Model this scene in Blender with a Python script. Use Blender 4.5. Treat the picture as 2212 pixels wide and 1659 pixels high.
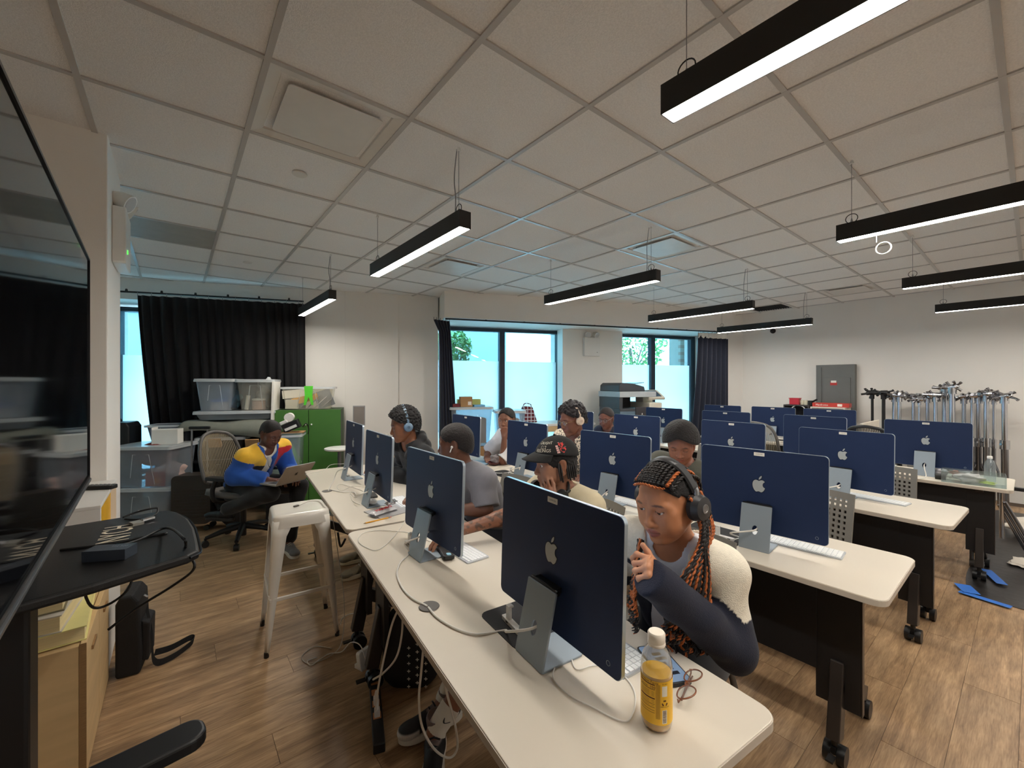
import bpy, bmesh, math, random
import numpy as np
from mathutils import Vector, Matrix, Euler
random.seed(7)
scn = bpy.context.scene
COL = scn.collection
for _o in list(bpy.data.objects): bpy.data.objects.remove(_o)
# ------------------------------------------------------------------ camera
CAM_H = 1.52; YAW = math.radians(38.79); FPX = 906.0
cd = bpy.data.cameras.new('camera'); cam = bpy.data.objects.new('camera', cd); COL.objects.link(cam)
cam.location = (0, 0, CAM_H); cam.rotation_euler = (math.radians(90), 0, -YAW)
cd.sensor_width = 36.0; cd.lens = FPX / 2212 * 36.0; cd.clip_start = 0.02
scn.camera = cam
# ------------------------------------------------------------------ exposure, sky
scn.view_settings.view_transform = 'Standard'; scn.view_settings.look = 'None'
scn.view_settings.gamma = 1.0; scn.view_settings.exposure = 1.3
try: scn.view_settings.use_curve_mapping = False
except Exception: pass
SKY = 6.0; LAMP = 31.0
wd = bpy.data.worlds.new('sky'); scn.world = wd; wd.use_nodes = True
_bg = wd.node_tree.nodes['Background']; _bg.inputs[0].default_value = (0.44, 0.78, 1.0, 1); _bg.inputs[1].default_value = SKY
scn.cycles.diffuse_bounces = 8; scn.cycles.max_bounces = 16; scn.cycles.transparent_max_bounces = 16
# ------------------------------------------------------------------ helpers
def lin(c):
    c = c / 255.0
    return c / 12.92 if c <= 0.04045 else ((c + 0.055) / 1.055) ** 2.4
def rgb(*c):
    return tuple(lin(x) for x in c) + (1.0,)
MATS = {}
def mat(name, col=(200, 200, 200), rough=0.5, metal=0.0, var=0.06, scale=8.0, bump=0.0, bscale=60.0, emit=None, estr=0.0, alpha=1.0, trans=0.0, coat=0.0, sheen=0.0, stretch=None, spec=None):
    """procedural principled material: colour broken by noise, optional bump"""
    if name in MATS: return MATS[name]
    m = bpy.data.materials.new(name); m.use_nodes = True; MATS[name] = m
    nt = m.node_tree; b = nt.nodes['Principled BSDF']
    base = rgb(*col)
    b.inputs['Roughness'].default_value = rough; b.inputs['Metallic'].default_value = metal
    if coat: b.inputs['Coat Weight'].default_value = coat; b.inputs['Coat Roughness'].default_value = 0.1
    if sheen: b.inputs['Sheen Weight'].default_value = sheen
    if spec is not None: b.inputs['Specular IOR Level'].default_value = spec
    if trans: b.inputs['Transmission Weight'].default_value = trans; b.inputs['IOR'].default_value = 1.45
    b.inputs['Base Color'].default_value = base
    tc = nt.nodes.new('ShaderNodeTexCoord'); src = tc.outputs['Object']
    if stretch:
        mp = nt.nodes.new('ShaderNodeMapping'); mp.inputs['Scale'].default_value = stretch
        nt.links.new(src, mp.inputs[0]); src = mp.outputs[0]
    if var:
        n = nt.nodes.new('ShaderNodeTexNoise'); n.inputs['Scale'].default_value = scale; n.inputs['Detail'].default_value = 4
        nt.links.new(src, n.inputs['Vector'])
        mr = nt.nodes.new('ShaderNodeMapRange'); mr.inputs['From Min'].default_value = 0.3; mr.inputs['From Max'].default_value = 0.7
        mr.inputs['To Min'].default_value = 1 - var; mr.inputs['To Max'].default_value = 1 + var
        nt.links.new(n.outputs[0], mr.inputs[0])
        mx = nt.nodes.new('ShaderNodeVectorMath'); mx.operation = 'SCALE'; mx.inputs[0].default_value = base[:3]
        nt.links.new(mr.outputs[0], mx.inputs['Scale']); nt.links.new(mx.outputs[0], b.inputs['Base Color'])
    if bump:
        n2 = nt.nodes.new('ShaderNodeTexNoise'); n2.inputs['Scale'].default_value = bscale; n2.inputs['Detail'].default_value = 3
        nt.links.new(src, n2.inputs['Vector'])
        bp = nt.nodes.new('ShaderNodeBump'); bp.inputs['Strength'].default_value = min(bump, 1.0); bp.inputs['Distance'].default_value = 0.004
        nt.links.new(n2.outputs[0], bp.inputs['Height']); nt.links.new(bp.outputs[0], b.inputs['Normal'])
    if emit:
        b.inputs['Emission Color'].default_value = rgb(*emit); b.inputs['Emission Strength'].default_value = estr
    if alpha < 1: b.inputs['Alpha'].default_value = alpha
    return m
def clear_mat(name, tint=(235, 245, 250), clear=0.8, rough=0.05, body=(220, 225, 230), edge=0.6, face=0.035):
    """thin see-through plastic or glass: straight-through light, a milky share and a fresnel gloss"""
    if name in MATS: return MATS[name]
    m = bpy.data.materials.new(name); m.use_nodes = True; MATS[name] = m
    nt = m.node_tree; out = nt.nodes['Material Output']; b = nt.nodes['Principled BSDF']
    b.inputs['Base Color'].default_value = rgb(*body); b.inputs['Roughness'].default_value = 0.4
    t = nt.nodes.new('ShaderNodeBsdfTransparent'); t.inputs[0].default_value = rgb(*tint)
    mx = nt.nodes.new('ShaderNodeMixShader')
    tc = nt.nodes.new('ShaderNodeTexCoord'); n = nt.nodes.new('ShaderNodeTexNoise'); n.inputs['Scale'].default_value = 6
    nt.links.new(tc.outputs['Object'], n.inputs['Vector'])
    mr = nt.nodes.new('ShaderNodeMapRange'); mr.inputs['To Min'].default_value = max(clear - 0.06, 0); mr.inputs['To Max'].default_value = min(clear + 0.06, 1)
    nt.links.new(n.outputs[0], mr.inputs[0]); nt.links.new(mr.outputs[0], mx.inputs[0])
    nt.links.new(b.outputs[0], mx.inputs[1]); nt.links.new(t.outputs[0], mx.inputs[2])
    g = nt.nodes.new('ShaderNodeBsdfGlossy'); g.inputs['Roughness'].default_value = rough
    lw_ = nt.nodes.new('ShaderNodeLayerWeight'); pw = nt.nodes.new('ShaderNodeMath'); pw.operation = 'POWER'; pw.inputs[1].default_value = 4.0; nt.links.new(lw_.outputs['Facing'], pw.inputs[0])
    fr = nt.nodes.new('ShaderNodeMath'); fr.operation = 'MULTIPLY_ADD'; fr.inputs[1].default_value = edge; fr.inputs[2].default_value = face; fr.use_clamp = True; nt.links.new(pw.outputs[0], fr.inputs[0])
    m2 = nt.nodes.new('ShaderNodeMixShader'); nt.links.new(fr.outputs[0], m2.inputs[0])
    nt.links.new(mx.outputs[0], m2.inputs[1]); nt.links.new(g.outputs[0], m2.inputs[2])
    nt.links.new(m2.outputs[0], out.inputs[0])
    return m
class MB:
    """collects shapes; build() links them as ONE mesh object"""
    def __init__(s): s.v = []; s.f = []; s.m = []; s.cur = 0
    def add(s, vs, fs, M=None):
        k = len(s.v)
        s.v += [tuple(M @ Vector(p)) for p in vs] if M is not None else [tuple(p) for p in vs]
        s.f += [tuple(i + k for i in q) for q in fs]; s.m += [s.cur] * len(fs)
        return s
    def box(s, x0, x1, y0, y1, z0, z1, M=None):
        vs = [(x, y, z) for z in (z0, z1) for y in (y0, y1) for x in (x0, x1)]
        return s.add(vs, [(0, 2, 3, 1), (4, 5, 7, 6), (0, 1, 5, 4), (2, 6, 7, 3), (0, 4, 6, 2), (1, 3, 7, 5)], M)
    def cbox(s, c, sz, M=None):
        return s.box(c[0]-sz[0]/2, c[0]+sz[0]/2, c[1]-sz[1]/2, c[1]+sz[1]/2, c[2]-sz[2]/2, c[2]+sz[2]/2, M)
    def prism(s, poly, z0, z1, M=None):
        n = len(poly); vs = [(x, y, z0) for x, y in poly] + [(x, y, z1) for x, y in poly]
        fs = [tuple(range(n - 1, -1, -1)), tuple(range(n, 2 * n))] + [(i, (i + 1) % n, n + (i + 1) % n, n + i) for i in range(n)]
        return s.add(vs, fs, M)
    def tube(s, pts, r, n=8, cap=True):
        pts = [Vector(p) for p in pts]; rs = r if isinstance(r, (list, tuple)) else [r] * len(pts)
        up = None; vs = []; fs = []
        for i, p in enumerate(pts):
            d = (pts[min(i + 1, len(pts) - 1)] - pts[max(i - 1, 0)])
            d = d.normalized() if d.length > 1e-9 else Vector((0, 0, 1))
            if up is None: up = Vector((0, 0, 1)) if abs(d.z) < 0.9 else Vector((1, 0, 0))
            a = d.cross(up)
            a = a.normalized() if a.length > 1e-6 else d.orthogonal().normalized()
            b = a.cross(d); up = b
            for k in range(n):
                t = 2 * math.pi * k / n; vs.append(p + a * (rs[i] * math.cos(t)) + b * (rs[i] * math.sin(t)))
        for i in range(len(pts) - 1):
            for k in range(n):
                k2 = (k + 1) % n; fs.append((i * n + k, i * n + k2, (i + 1) * n + k2, (i + 1) * n + k))
        if cap: fs.append(tuple(range(n - 1, -1, -1))); q = (len(pts) - 1) * n; fs.append(tuple(range(q, q + n)))
        fs = [f[::-1] for f in fs]
        return s.add(vs, fs)
    def cyl(s, a, b, r0, r1=None, n=16):
        return s.tube([a, b], [r0, r1 if r1 is not None else r0], n)
    def lathe(s, prof, n=24, M=None, ex=1.0):
        vs = []; fs = []
        for r, z in prof:
            for k in range(n):
                t = 2 * math.pi * k / n; vs.append((r * math.cos(t), r * ex * math.sin(t), z))
        for i in range(len(prof) - 1):
            for k in range(n):
                k2 = (k + 1) % n; fs.append((i * n + k, i * n + k2, (i + 1) * n + k2, (i + 1) * n + k))
        fs.append(tuple(range(n - 1, -1, -1))); q = (len(prof) - 1) * n; fs.append(tuple(range(q, q + n)))
        return s.add(vs, fs, M)
    def ball(s, c, r, n=12, sq=(1, 1, 1)):
        pr = [(max(math.sin(math.pi * i / n), 1e-4) * r, -math.cos(math.pi * i / n) * r) for i in range(n + 1)]
        M = Matrix.Translation(c) @ Matrix.Diagonal((sq[0], sq[1], sq[2], 1))
        return s.lathe(pr, max(8, n + 4), M)
    def build(s, name, m, parent=None, smooth=None, bevel=0, seg=2, solid=0):
        me = bpy.data.meshes.new(name); me.from_pydata(s.v, [], s.f)
        ms = m if isinstance(m, (list, tuple)) else [m]
        for q in ms: me.materials.append(q)
        if len(ms) > 1: me.polygons.foreach_set('material_index', s.m)
        me.update()
        if smooth is not None:
            me.shade_smooth(); me.set_sharp_from_angle(angle=math.radians(smooth))
        o = bpy.data.objects.new(name, me); COL.objects.link(o)
        if solid:
            md = o.modifiers.new('thickness', 'SOLIDIFY'); md.thickness = solid; md.offset = 0
        if bevel:
            md = o.modifiers.new('bevel', 'BEVEL'); md.width = bevel; md.segments = seg; md.limit_method = 'ANGLE'; md.angle_limit = math.radians(40)
        if parent is not None: o.parent = parent
        return o
def rrect(w, h, r, n=5, c=(0, 0)):
    """rounded rectangle outline, counter-clockwise"""
    out = []
    for cx, cy, a0 in ((w/2-r, h/2-r, 0), (-w/2+r, h/2-r, 90), (-w/2+r, -h/2+r, 180), (w/2-r, -h/2+r, 270)):
        for i in range(n + 1):
            t = math.radians(a0 + 90 * i / n); out.append((c[0] + cx + r * math.cos(t), c[1] + cy + r * math.sin(t)))
    return out
def spline(pts, k=6, closed=False):
    """Catmull-Rom through points"""
    P = [Vector(p) for p in pts]; n = len(P); out = []
    rng = range(n) if closed else range(n - 1)
    for i in rng:
        p0 = P[(i - 1) % n] if closed or i > 0 else P[0]; p1 = P[i]; p2 = P[(i + 1) % n]
        p3 = P[(i + 2) % n] if closed or i + 2 < n else P[-1]
        for j in range(k):
            t = j / k
            out.append(0.5 * ((2 * p1) + (p2 - p0) * t + (2 * p0 - 5 * p1 + 4 * p2 - p3) * t * t + (3 * p1 - p0 - 3 * p2 + p3) * t ** 3))
    if not closed: out.append(P[-1])
    return [tuple(q) for q in out]
def tag(o, label, cat, group=None):
    o['label'] = label; o['category'] = cat
    if group: o['group'] = group
    return o
def thing(name, label, cat, loc=(0, 0, 0), rz=0, group=None):
    o = bpy.data.objects.new(name, None); COL.objects.link(o); o.empty_display_size = 0.1
    o.location = loc; o.rotation_euler = (0, 0, math.radians(rz))
    return tag(o, label, cat, group)
def struct(o):
    o['kind'] = 'structure'; return o
def copy_tree(o, parent=None):
    c = o.copy(); COL.objects.link(c); c.parent = parent
    for ch in o.children: copy_tree(ch, c)
    return c
def place(o, label, loc, rz=0, group=None):
    o['label'] = label; o.location = loc; o.rotation_euler = (0, 0, math.radians(rz))
    if group: o['group'] = group
    return o
def text_mb(txt, size, M, mb=None, depth=0.0):
    cu = bpy.data.curves.new('t', 'FONT'); cu.body = txt; cu.size = size; cu.align_x = 'CENTER'; cu.align_y = 'CENTER'; cu.extrude = depth
    cu.resolution_u = 2
    ob = bpy.data.objects.new('t', cu); COL.objects.link(ob)
    dg = bpy.context.evaluated_depsgraph_get(); me = ob.evaluated_get(dg).to_mesh()
    mb = mb or MB(); mb.add([v.co[:] for v in me.vertices], [tuple(p.vertices) for p in me.polygons], M)
    ob.evaluated_get(dg).to_mesh_clear(); bpy.data.objects.remove(ob); bpy.data.curves.remove(cu)
    return mb
def frame(o, x, y, z=None):
    """matrix with origin o and axes x,y (z = x cross y)"""
    x = Vector(x).normalized(); y = Vector(y); y = (y - x * y.dot(x)).normalized(); z = x.cross(y)
    return Matrix(((x.x, y.x, z.x, o[0]), (x.y, y.y, z.y, o[1]), (x.z, y.z, z.z, o[2]), (0, 0, 0, 1)))
# room frame: X runs across the desk rows, Y along them; the street wall is turned 20.9 degrees
TH = math.radians(20.9); WN = Vector((math.sin(TH), math.cos(TH), 0)); WT = Vector((math.cos(TH), -math.sin(TH), 0))
def W(s, o, z=0.0): return WT * s + WN * o + Vector((0, 0, z))
WM = frame((0, 0, 0), WT, WN)
CEIL = 2.815
def at(u, v, z):
    """photo pixel -> room point on the level plane z (camera is level)"""
    d = (z - CAM_H) / ((829.5 - v) / FPX); x = (u - 1106.0) / FPX * d
    return Vector((x * math.cos(YAW) + d * math.sin(YAW), -x * math.sin(YAW) + d * math.cos(YAW), z))
# ================================================================== materials of the room
m_wall = mat('wall_paint', (238, 234, 228), 0.75, var=0.02, scale=1.5, bump=0.08, bscale=220)
m_tile = mat('ceiling_tile_fibre', (240, 237, 234), 0.9, var=0.07, scale=140, bump=0.5, bscale=260)
m_bar = mat('grid_bar_white', (192, 188, 184), 0.3, var=0.02)
m_black = mat('black_plastic', (22, 22, 24), 0.45, var=0.1)
m_blackm = mat('black_metal', (24, 24, 26), 0.35, metal=0.3, var=0.1)
m_lampb = mat('lamp_black', (26, 24, 23), 0.5, var=0.1)
m_white = mat('white_plastic', (232, 230, 226), 0.35, var=0.02)
m_steel = mat('steel_wire', (150, 150, 152), 0.35, metal=0.9, var=0.05)
m_frame = mat('window_aluminium', (52, 60, 70), 0.4, metal=0.5, var=0.05)
m_curtain = mat('curtain_black', (20, 19, 22), 0.95, var=0.12, scale=30, sheen=0.05)
m_curtain_n = mat('curtain_navy', (24, 29, 46), 0.9, var=0.12, scale=30, sheen=0.15)
m_chrome = mat('chrome', (205, 207, 212), 0.12, metal=1.0, var=0.03)
m_tube = mat('lamp_diffuser', (255, 240, 205), 0.6, var=0.0, emit=(255, 249, 239), estr=LAMP)
m_paper = mat('paper_white', (236, 232, 224), 0.8, var=0.03)
m_card = mat('cardboard', (176, 135, 92), 0.85, var=0.08, bump=0.1)
# ------------------------------------------------------------------ floor of vinyl planks
fl = MB().box(-2.6, 8.5, -3.6, 8.2, -0.1, -0.003).build('floor', mat('floor_joint', (78, 60, 44), 0.7))
struct(fl)
def plank_mat():
    m = bpy.data.materials.new('vinyl_plank'); m.use_nodes = True; nt = m.node_tree; b = nt.nodes['Principled BSDF']; L = nt.links.new
    tc = nt.nodes.new('ShaderNodeTexCoord'); oi = nt.nodes.new('ShaderNodeObjectInfo')
    geo = nt.nodes.new('ShaderNodeNewGeometry')
    ad = nt.nodes.new('ShaderNodeVectorMath'); ad.operation = 'ADD'; sc = nt.nodes.new('ShaderNodeVectorMath'); sc.operation = 'SCALE'
    sc.inputs[0].default_value = (17, 31, 7); L(oi.outputs['Random'], sc.inputs['Scale'])
    L(geo.outputs['Position'], ad.inputs[0]); L(sc.outputs[0], ad.inputs[1])
    def noise(scale, stretch, det=5, dist=0.0):
        mp = nt.nodes.new('ShaderNodeMapping'); mp.inputs['Scale'].default_value = stretch; L(ad.outputs[0], mp.inputs[0])
        n = nt.nodes.new('ShaderNodeTexNoise'); n.inputs['Scale'].default_value = scale; n.inputs['Detail'].default_value = det; n.inputs['Distortion'].default_value = dist
        L(mp.outputs[0], n.inputs['Vector']); return n
    a = noise(3.0, (1, 9, 1), 6, 0.6); c = noise(16.0, (1, 14, 1), 4, 0.3); k = noise(5.0, (1, 2.2, 1), 3, 0.8)
    r = nt.nodes.new('ShaderNodeValToRGB'); e = r.color_ramp.elements
    e[0].position = 0.30; e[0].color = rgb(118, 92, 68); e[1].position = 0.72; e[1].color = rgb(196, 164, 126)
    e2 = e.new(0.5); e2.color = rgb(160, 129, 96)
    mx = nt.nodes.new('ShaderNodeMix'); mx.data_type = 'FLOAT'; mx.inputs[0].default_value = 0.4
    L(a.outputs[0], mx.inputs[2]); L(c.outputs[0], mx.inputs[3]); L(mx.outputs[0], r.inputs[0])
    mr = nt.nodes.new('ShaderNodeMapRange'); mr.inputs['From Min'].default_value = 0.35; mr.inputs['From Max'].default_value = 0.65; mr.inputs['To Min'].default_value = 0.86; mr.inputs['To Max'].default_value = 1.1
    L(k.outputs[0], mr.inputs[0])
    m3 = nt.nodes.new('ShaderNodeMath'); m3.operation = 'MULTIPLY_ADD'; m3.inputs[1].default_value = 0.16; m3.inputs[2].default_value = 0.92; L(oi.outputs['Random'], m3.inputs[0])
    m4 = nt.nodes.new('ShaderNodeMath'); m4.operation = 'MULTIPLY'; L(mr.outputs[0], m4.inputs[0]); L(m3.outputs[0], m4.inputs[1])
    vs = nt.nodes.new('ShaderNodeVectorMath'); vs.operation = 'SCALE'; L(r.outputs[0], vs.inputs[0]); L(m4.outputs[0], vs.inputs['Scale'])
    L(vs.outputs[0], b.inputs['Base Color']); b.inputs['Roughness'].default_value = 0.42; b.inputs['Specular IOR Level'].default_value = 0.35
    bp = nt.nodes.new('ShaderNodeBump'); bp.inputs['Strength'].default_value = 0.12; bp.inputs['Distance'].default_value = 0.002; L(c.outputs[0], bp.inputs['Height']); L(bp.outputs[0], b.inputs['Normal'])
    return m
m_plank = plank_mat()
PW, PL = 0.185, 1.25
pk = MB().box(0, PL - 0.0018, 0, PW - 0.0014, -0.003, 0).build('plank', m_plank, fl)
_cells = []
for j in range(-4, 44):
    off = (j * 0.47) % PL
    for i in range(-3, 8):
        x, y = -2.5 + i * PL + off, -0.7 + j * PW
        cx_, cy_ = x + PL / 2, y + PW / 2
        d = cx_ * math.sin(YAW) + cy_ * math.cos(YAW); r_ = cx_ * math.cos(YAW) - cy_ * math.sin(YAW)
        if x < -2.5 or x + PL > 8.34 or (Vector((cx_, cy_, 0)).dot(WN) > 6.4): 
            if x + PL > 8.34 and x < 8.3 and Vector((cx_, cy_, 0)).dot(WN) < 6.4: _cells.append((99, x, y))
            continue
        vis = d > 1.0 and abs(r_) < d * 1.35 + 0.4
        _cells.append((d if vis else 50 + d, x, y))
_cells.sort()
first = True; rest = MB()
for k, (d, x, y) in enumerate(_cells):
    if k < 300 and d < 50:
        p = pk if first else pk.copy()
        if not first: COL.objects.link(p); p.parent = fl
        p.location = (x, y, 0); first = False
    else: rest.box(x, min(x + PL - 0.0018, 8.34), y, y + PW - 0.0014, -0.003, 0)
rs_ = rest.build('plank', m_plank, fl); rs_['kind'] = 'stuff'
# ------------------------------------------------------------------ ceiling of lay-in tiles
GX, GY, GT = 0.898, 1.303, 0.61
VENTS = {(-1, 1): 'plate', (2, 4): 'plate', (4, 1): 'plate', (10, 0): 'plate', (11, 2): 'grille', (-2, 5): 'flat'}
ce = MB().box(-2.6, 8.5, -3.6, 8.2, CEIL + 0.02, CEIL + 0.1).build('ceiling', m_tile); struct(ce)
ti = MB().box(-0.297, 0.297, -0.297, 0.297, 0.006, 0.021).build('ceiling_tile', m_tile, ce)
first = True
for i in range(-6, 13):
    for j in range(-8, 12):
        cx_, cy_ = GX + (i + 0.5) * GT, GY + (j + 0.5) * GT
        if cx_ < -2.5 or cx_ > 8.5 or cy_ < -3.4 or Vector((cx_, cy_, 0)).dot(WN) > 6.55 or (i, j) in VENTS: continue
        d = cx_ * math.sin(YAW) + cy_ * math.cos(YAW); r_ = cx_ * math.cos(YAW) - cy_ * math.sin(YAW)
        if not (d > 0.2 and abs(r_) < d * 1.3 + 0.9): continue
        t_ = ti if first else ti.copy()
        if not first: COL.objects.link(t_); t_.parent = ce
        t_.location = (cx_, cy_, CEIL); first = False
for i in range(-6, 14):
    x = GX + i * GT
    if -2.6 < x < 8.4:
        y1 = min(8.0, (6.4 - WN.x * x) / WN.y)
        MB().box(x - 0.012, x + 0.012, -3.5, y1, CEIL - 0.001, CEIL + 0.008).build('grid_bar', m_bar, ce)
for j in range(-8, 11):
    y = GY + j * GT
    if -3.5 < y < 8:
        x1 = min(8.34, (6.4 - WN.y * y) / WN.x)
        if x1 > -2.5: MB().box(-2.55, x1, y - 0.012, y + 0.012, CEIL - 0.0005, CEIL + 0.0085).build('grid_bar', m_bar, ce)
# ------------------------------------------------------------------ walls
def wbox(mb, s0, s1, o0, o1, z0, z1): return mb.box(s0, s1, o0, o1, z0, z1, WM)
ww = MB()
wbox(ww, -4.6, -3.2, 6.33, 7.0, 0, CEIL + 0.05)                    # left of the first window
wbox(ww, -3.2, -1.0, 6.33, 7.0, 2.56, CEIL + 0.05); wbox(ww, -3.2, -1.0, 6.55, 7.0, 0, 0.35)
wbox(ww, -1.0, -0.42, 6.33, 7.0, 0, CEIL + 0.05); wbox(ww, -0.42, 0.30, 6.31, 7.0, 0, CEIL + 0.05); wbox(ww, 0.30, 0.88, 6.335, 7.0, 0, CEIL + 0.05)
wbox(ww, 0.88, 3.0, 6.6, 7.0, 0, 0.40); wbox(ww, 4.15, 5.92, 6.6, 7.0, 0, 0.40)
wbox(ww, 2.99, 4.15, 6.48, 7.0, 0, 2.46)                           # pier between the two windows
wbox(ww, 5.92, 7.3, 6.2, 7.0, 0, CEIL + 0.05)
struct(ww.build('wall_street', m_wall, bevel=0.004))
bh = MB(); wbox(bh, 0.9, 6.0, 5.86, 7.0, 2.45, CEIL + 0.05)
struct(bh.build('wall_bulkhead', m_wall, bevel=0.004))
struct(MB().box(8.36, 8.5, -3.6, 4.6, 0, CEIL + 0.05).build('wall_right', m_wall))
struct(MB().box(-2.3, -0.274, 3.03, 3.68, 0, CEIL + 0.05).build('wall_pier', m_wall, bevel=0.006))
struct(MB().box(-2.7, -2.55, -3.6, 8.4, 0, CEIL + 0.05).build('wall_left', m_wall))
struct(MB().box(-2.6, 8.5, -3.7, -3.55, 0, CEIL + 0.05).build('wall_back', m_wall))
# ------------------------------------------------------------------ windows
m_glass = clear_mat('window_glass', (225, 248, 252), 0.97, 0.02)
def film_mat():
    m = bpy.data.materials.new('frosted_film'); m.use_nodes = True; nt = m.node_tree; out = nt.nodes['Material Output']
    tl = nt.nodes.new('ShaderNodeBsdfTranslucent'); df = nt.nodes.new('ShaderNodeBsdfDiffuse'); mx = nt.nodes.new('ShaderNodeMixShader')
    tc = nt.nodes.new('ShaderNodeTexCoord'); n = nt.nodes.new('ShaderNodeTexNoise'); n.inputs['Scale'].default_value = 1.2
    nt.links.new(tc.outputs['Object'], n.inputs['Vector'])
    cr = nt.nodes.new('ShaderNodeValToRGB'); cr.color_ramp.elements[0].color = rgb(216, 240, 243); cr.color_ramp.elements[1].color = rgb(238, 247, 248)
    nt.links.new(n.outputs[0], cr.inputs[0]); nt.links.new(cr.outputs[0], tl.inputs[0])
    df.inputs[0].default_value = rgb(210, 235, 240); mx.inputs[0].default_value = 0.1
    nt.links.new(tl.outputs[0], mx.inputs[1]); nt.links.new(df.outputs[0], mx.inputs[2]); nt.links.new(mx.outputs[0], out.inputs[0])
    return m
m_film = film_mat()
def window(n, s0, s1, z0, z1, mull, film):
    fr = MB(); o0, o1 = 6.70, 6.80; t = 0.055
    wbox(fr, s0, s1, o0, o1, z1 - t, z1); wbox(fr, s0, s1, o0, o1, z0, z0 + t)
    wbox(fr, s0, s0 + t, o0, o1, z0 + t, z1 - t); wbox(fr, s1 - t * 1.9, s1, o0, o1, z0 + t, z1 - t)
    w = struct(fr.build('window_%d' % n, m_frame, bevel=0.003))
    edges = [s0 + t] + [q for m_ in mull for q in (m_ - 0.045, m_ + 0.045)] + [s1 - t * 1.9]
    for m_ in mull:
        mm = MB(); wbox(mm, m_ - 0.045, m_ + 0.045, o0 - 0.01, o1, z0 + t, z1 - t); wbox(mm, m_ - 0.006, m_ + 0.006, o0 - 0.014, o0 - 0.01, z0 + t, z1 - t)
        mm.build('mullion', m_frame, w, bevel=0.003)
    for k in range(0, len(edges), 2):
        g = MB(); wbox(g, edges[k], edges[k + 1], 6.752, 6.756, film, z1 - t); g.build('pane', m_glass, w)
        g = MB(); wbox(g, edges[k], edges[k + 1], 6.752, 6.754, z0 + t, film); g.build('frosted_pane', m_film, w)
    return w
window(1, -3.2, -1.0, 0.35, 2.52, [-2.1], 1.90)
window(2, 0.95, 3.09, 0.40, 2.44, [1.99], 1.90)
window(3, 4.15, 5.93, 0.40, 2.44, [4.95], 1.88)
# ------------------------------------------------------------------ pendant lamps
def lamp(x, y, label):
    t = thing('pendant_lamp', label, 'lamp', (x, y, 0), 0, 'black linear pendant lamps')
    z0, z1, hl, hw = 2.355, 2.447, 0.655, 0.036
    b = MB(); b.box(-hw, hw, -hl, hl, z0 + 0.02, z1); b.box(-hw, -hw + 0.003, -hl, hl, z0, z0 + 0.02); b.box(hw - 0.003, hw, -hl, hl, z0, z0 + 0.02)
    b.box(-hw, hw, -hl, -hl + 0.003, z0, z0 + 0.02); b.box(-hw, hw, hl - 0.003, hl, z0, z0 + 0.02)
    b.build('housing', m_lampb, t)
    MB().box(-hw + 0.004, hw - 0.004, -hl + 0.004, hl - 0.004, z0 + 0.002, z0 + 0.012).build('diffuser', m_tube, t)
    for sy in (-0.59, 0.59):
        c = MB().tube([(0, sy, z1), (0, sy, CEIL - 0.006)], 0.0016, 6).build('suspension_wire', m_steel, t)
        MB().lathe([(0.011, 0), (0.011, 0.006), (0.006, 0.02), (0.003, 0.022)], 12, Matrix.Translation((0, sy, CEIL - 0.022))).build('ceiling_cup', m_white, c)
        MB().lathe([(0.006, 0), (0.006, 0.015), (0.003, 0.03)], 10, Matrix.Translation((0, sy, z1))).build('wire_gripper', m_steel, c)
        lp = [(0.0, sy + 0.028 * math.cos(q), z1 + 0.03 + 0.026 * math.sin(q)) for q in np.linspace(-1.2, 5.2, 20)]
        MB().tube(lp, 0.0022, 6).build('wire_loop', m_blackm, t)
    MB().tube(spline([(0, -0.55, z1), (0.004, -0.55, 2.55), (-0.008, -0.556, 2.66), (0.0, -0.57, CEIL - 0.004)], 5), 0.003, 6).build('power_cord', m_steel, t)
    return t
LN = ['over the front desk beside the juice bottle', 'over the middle of the front desk row', 'near the black curtain and green cabinet',
      'trailing a coiled white tag over the second desk row', 'over the second desk row by the street window',
      'over the third desk row, its right end beyond the printer', 'over the third desk row towards the wall of stands', 'over the fourth desk row by the curtained window end', 'hanging before the blank wall above the chrome stands'] + ['added unseen at the room rear above ' + q for q in ('the front desk row', 'the second desk row', 'the third desk row', 'the chrome stands')]
LP = [(1.21, 0.07), (1.21, 2.56), (1.21, 4.98), (3.05, 0.07), (3.05, 2.56), (5.0, 2.6), (5.0, 0.07), (6.96, 2.6), (6.96, 0.07), (1.21, -2.36), (3.05, -2.36), (5.0, -2.36), (6.96, -2.36)]  # rear lamps, unseen behind the camera, are added to lift the bounce light
for (x, y), s_ in zip(LP, LN): lamp(x, y, 'black linear pendant lamp ' + s_)
tg = MB(); tg.tube([(3.05, 0.55, 2.355), (3.05, 0.55, 2.31)], 0.0015, 6)
tg.tube([(3.05, 0.55 - 0.03 + 0.032 * math.cos(q), 2.27 + 0.032 * math.sin(q)) for q in np.linspace(1.0, 7.6, 28)], 0.0035, 6)
tag(tg.build('coiled_tag', m_white), 'coil of white plastic tie hanging under a pendant lamp', 'cable tie')
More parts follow.
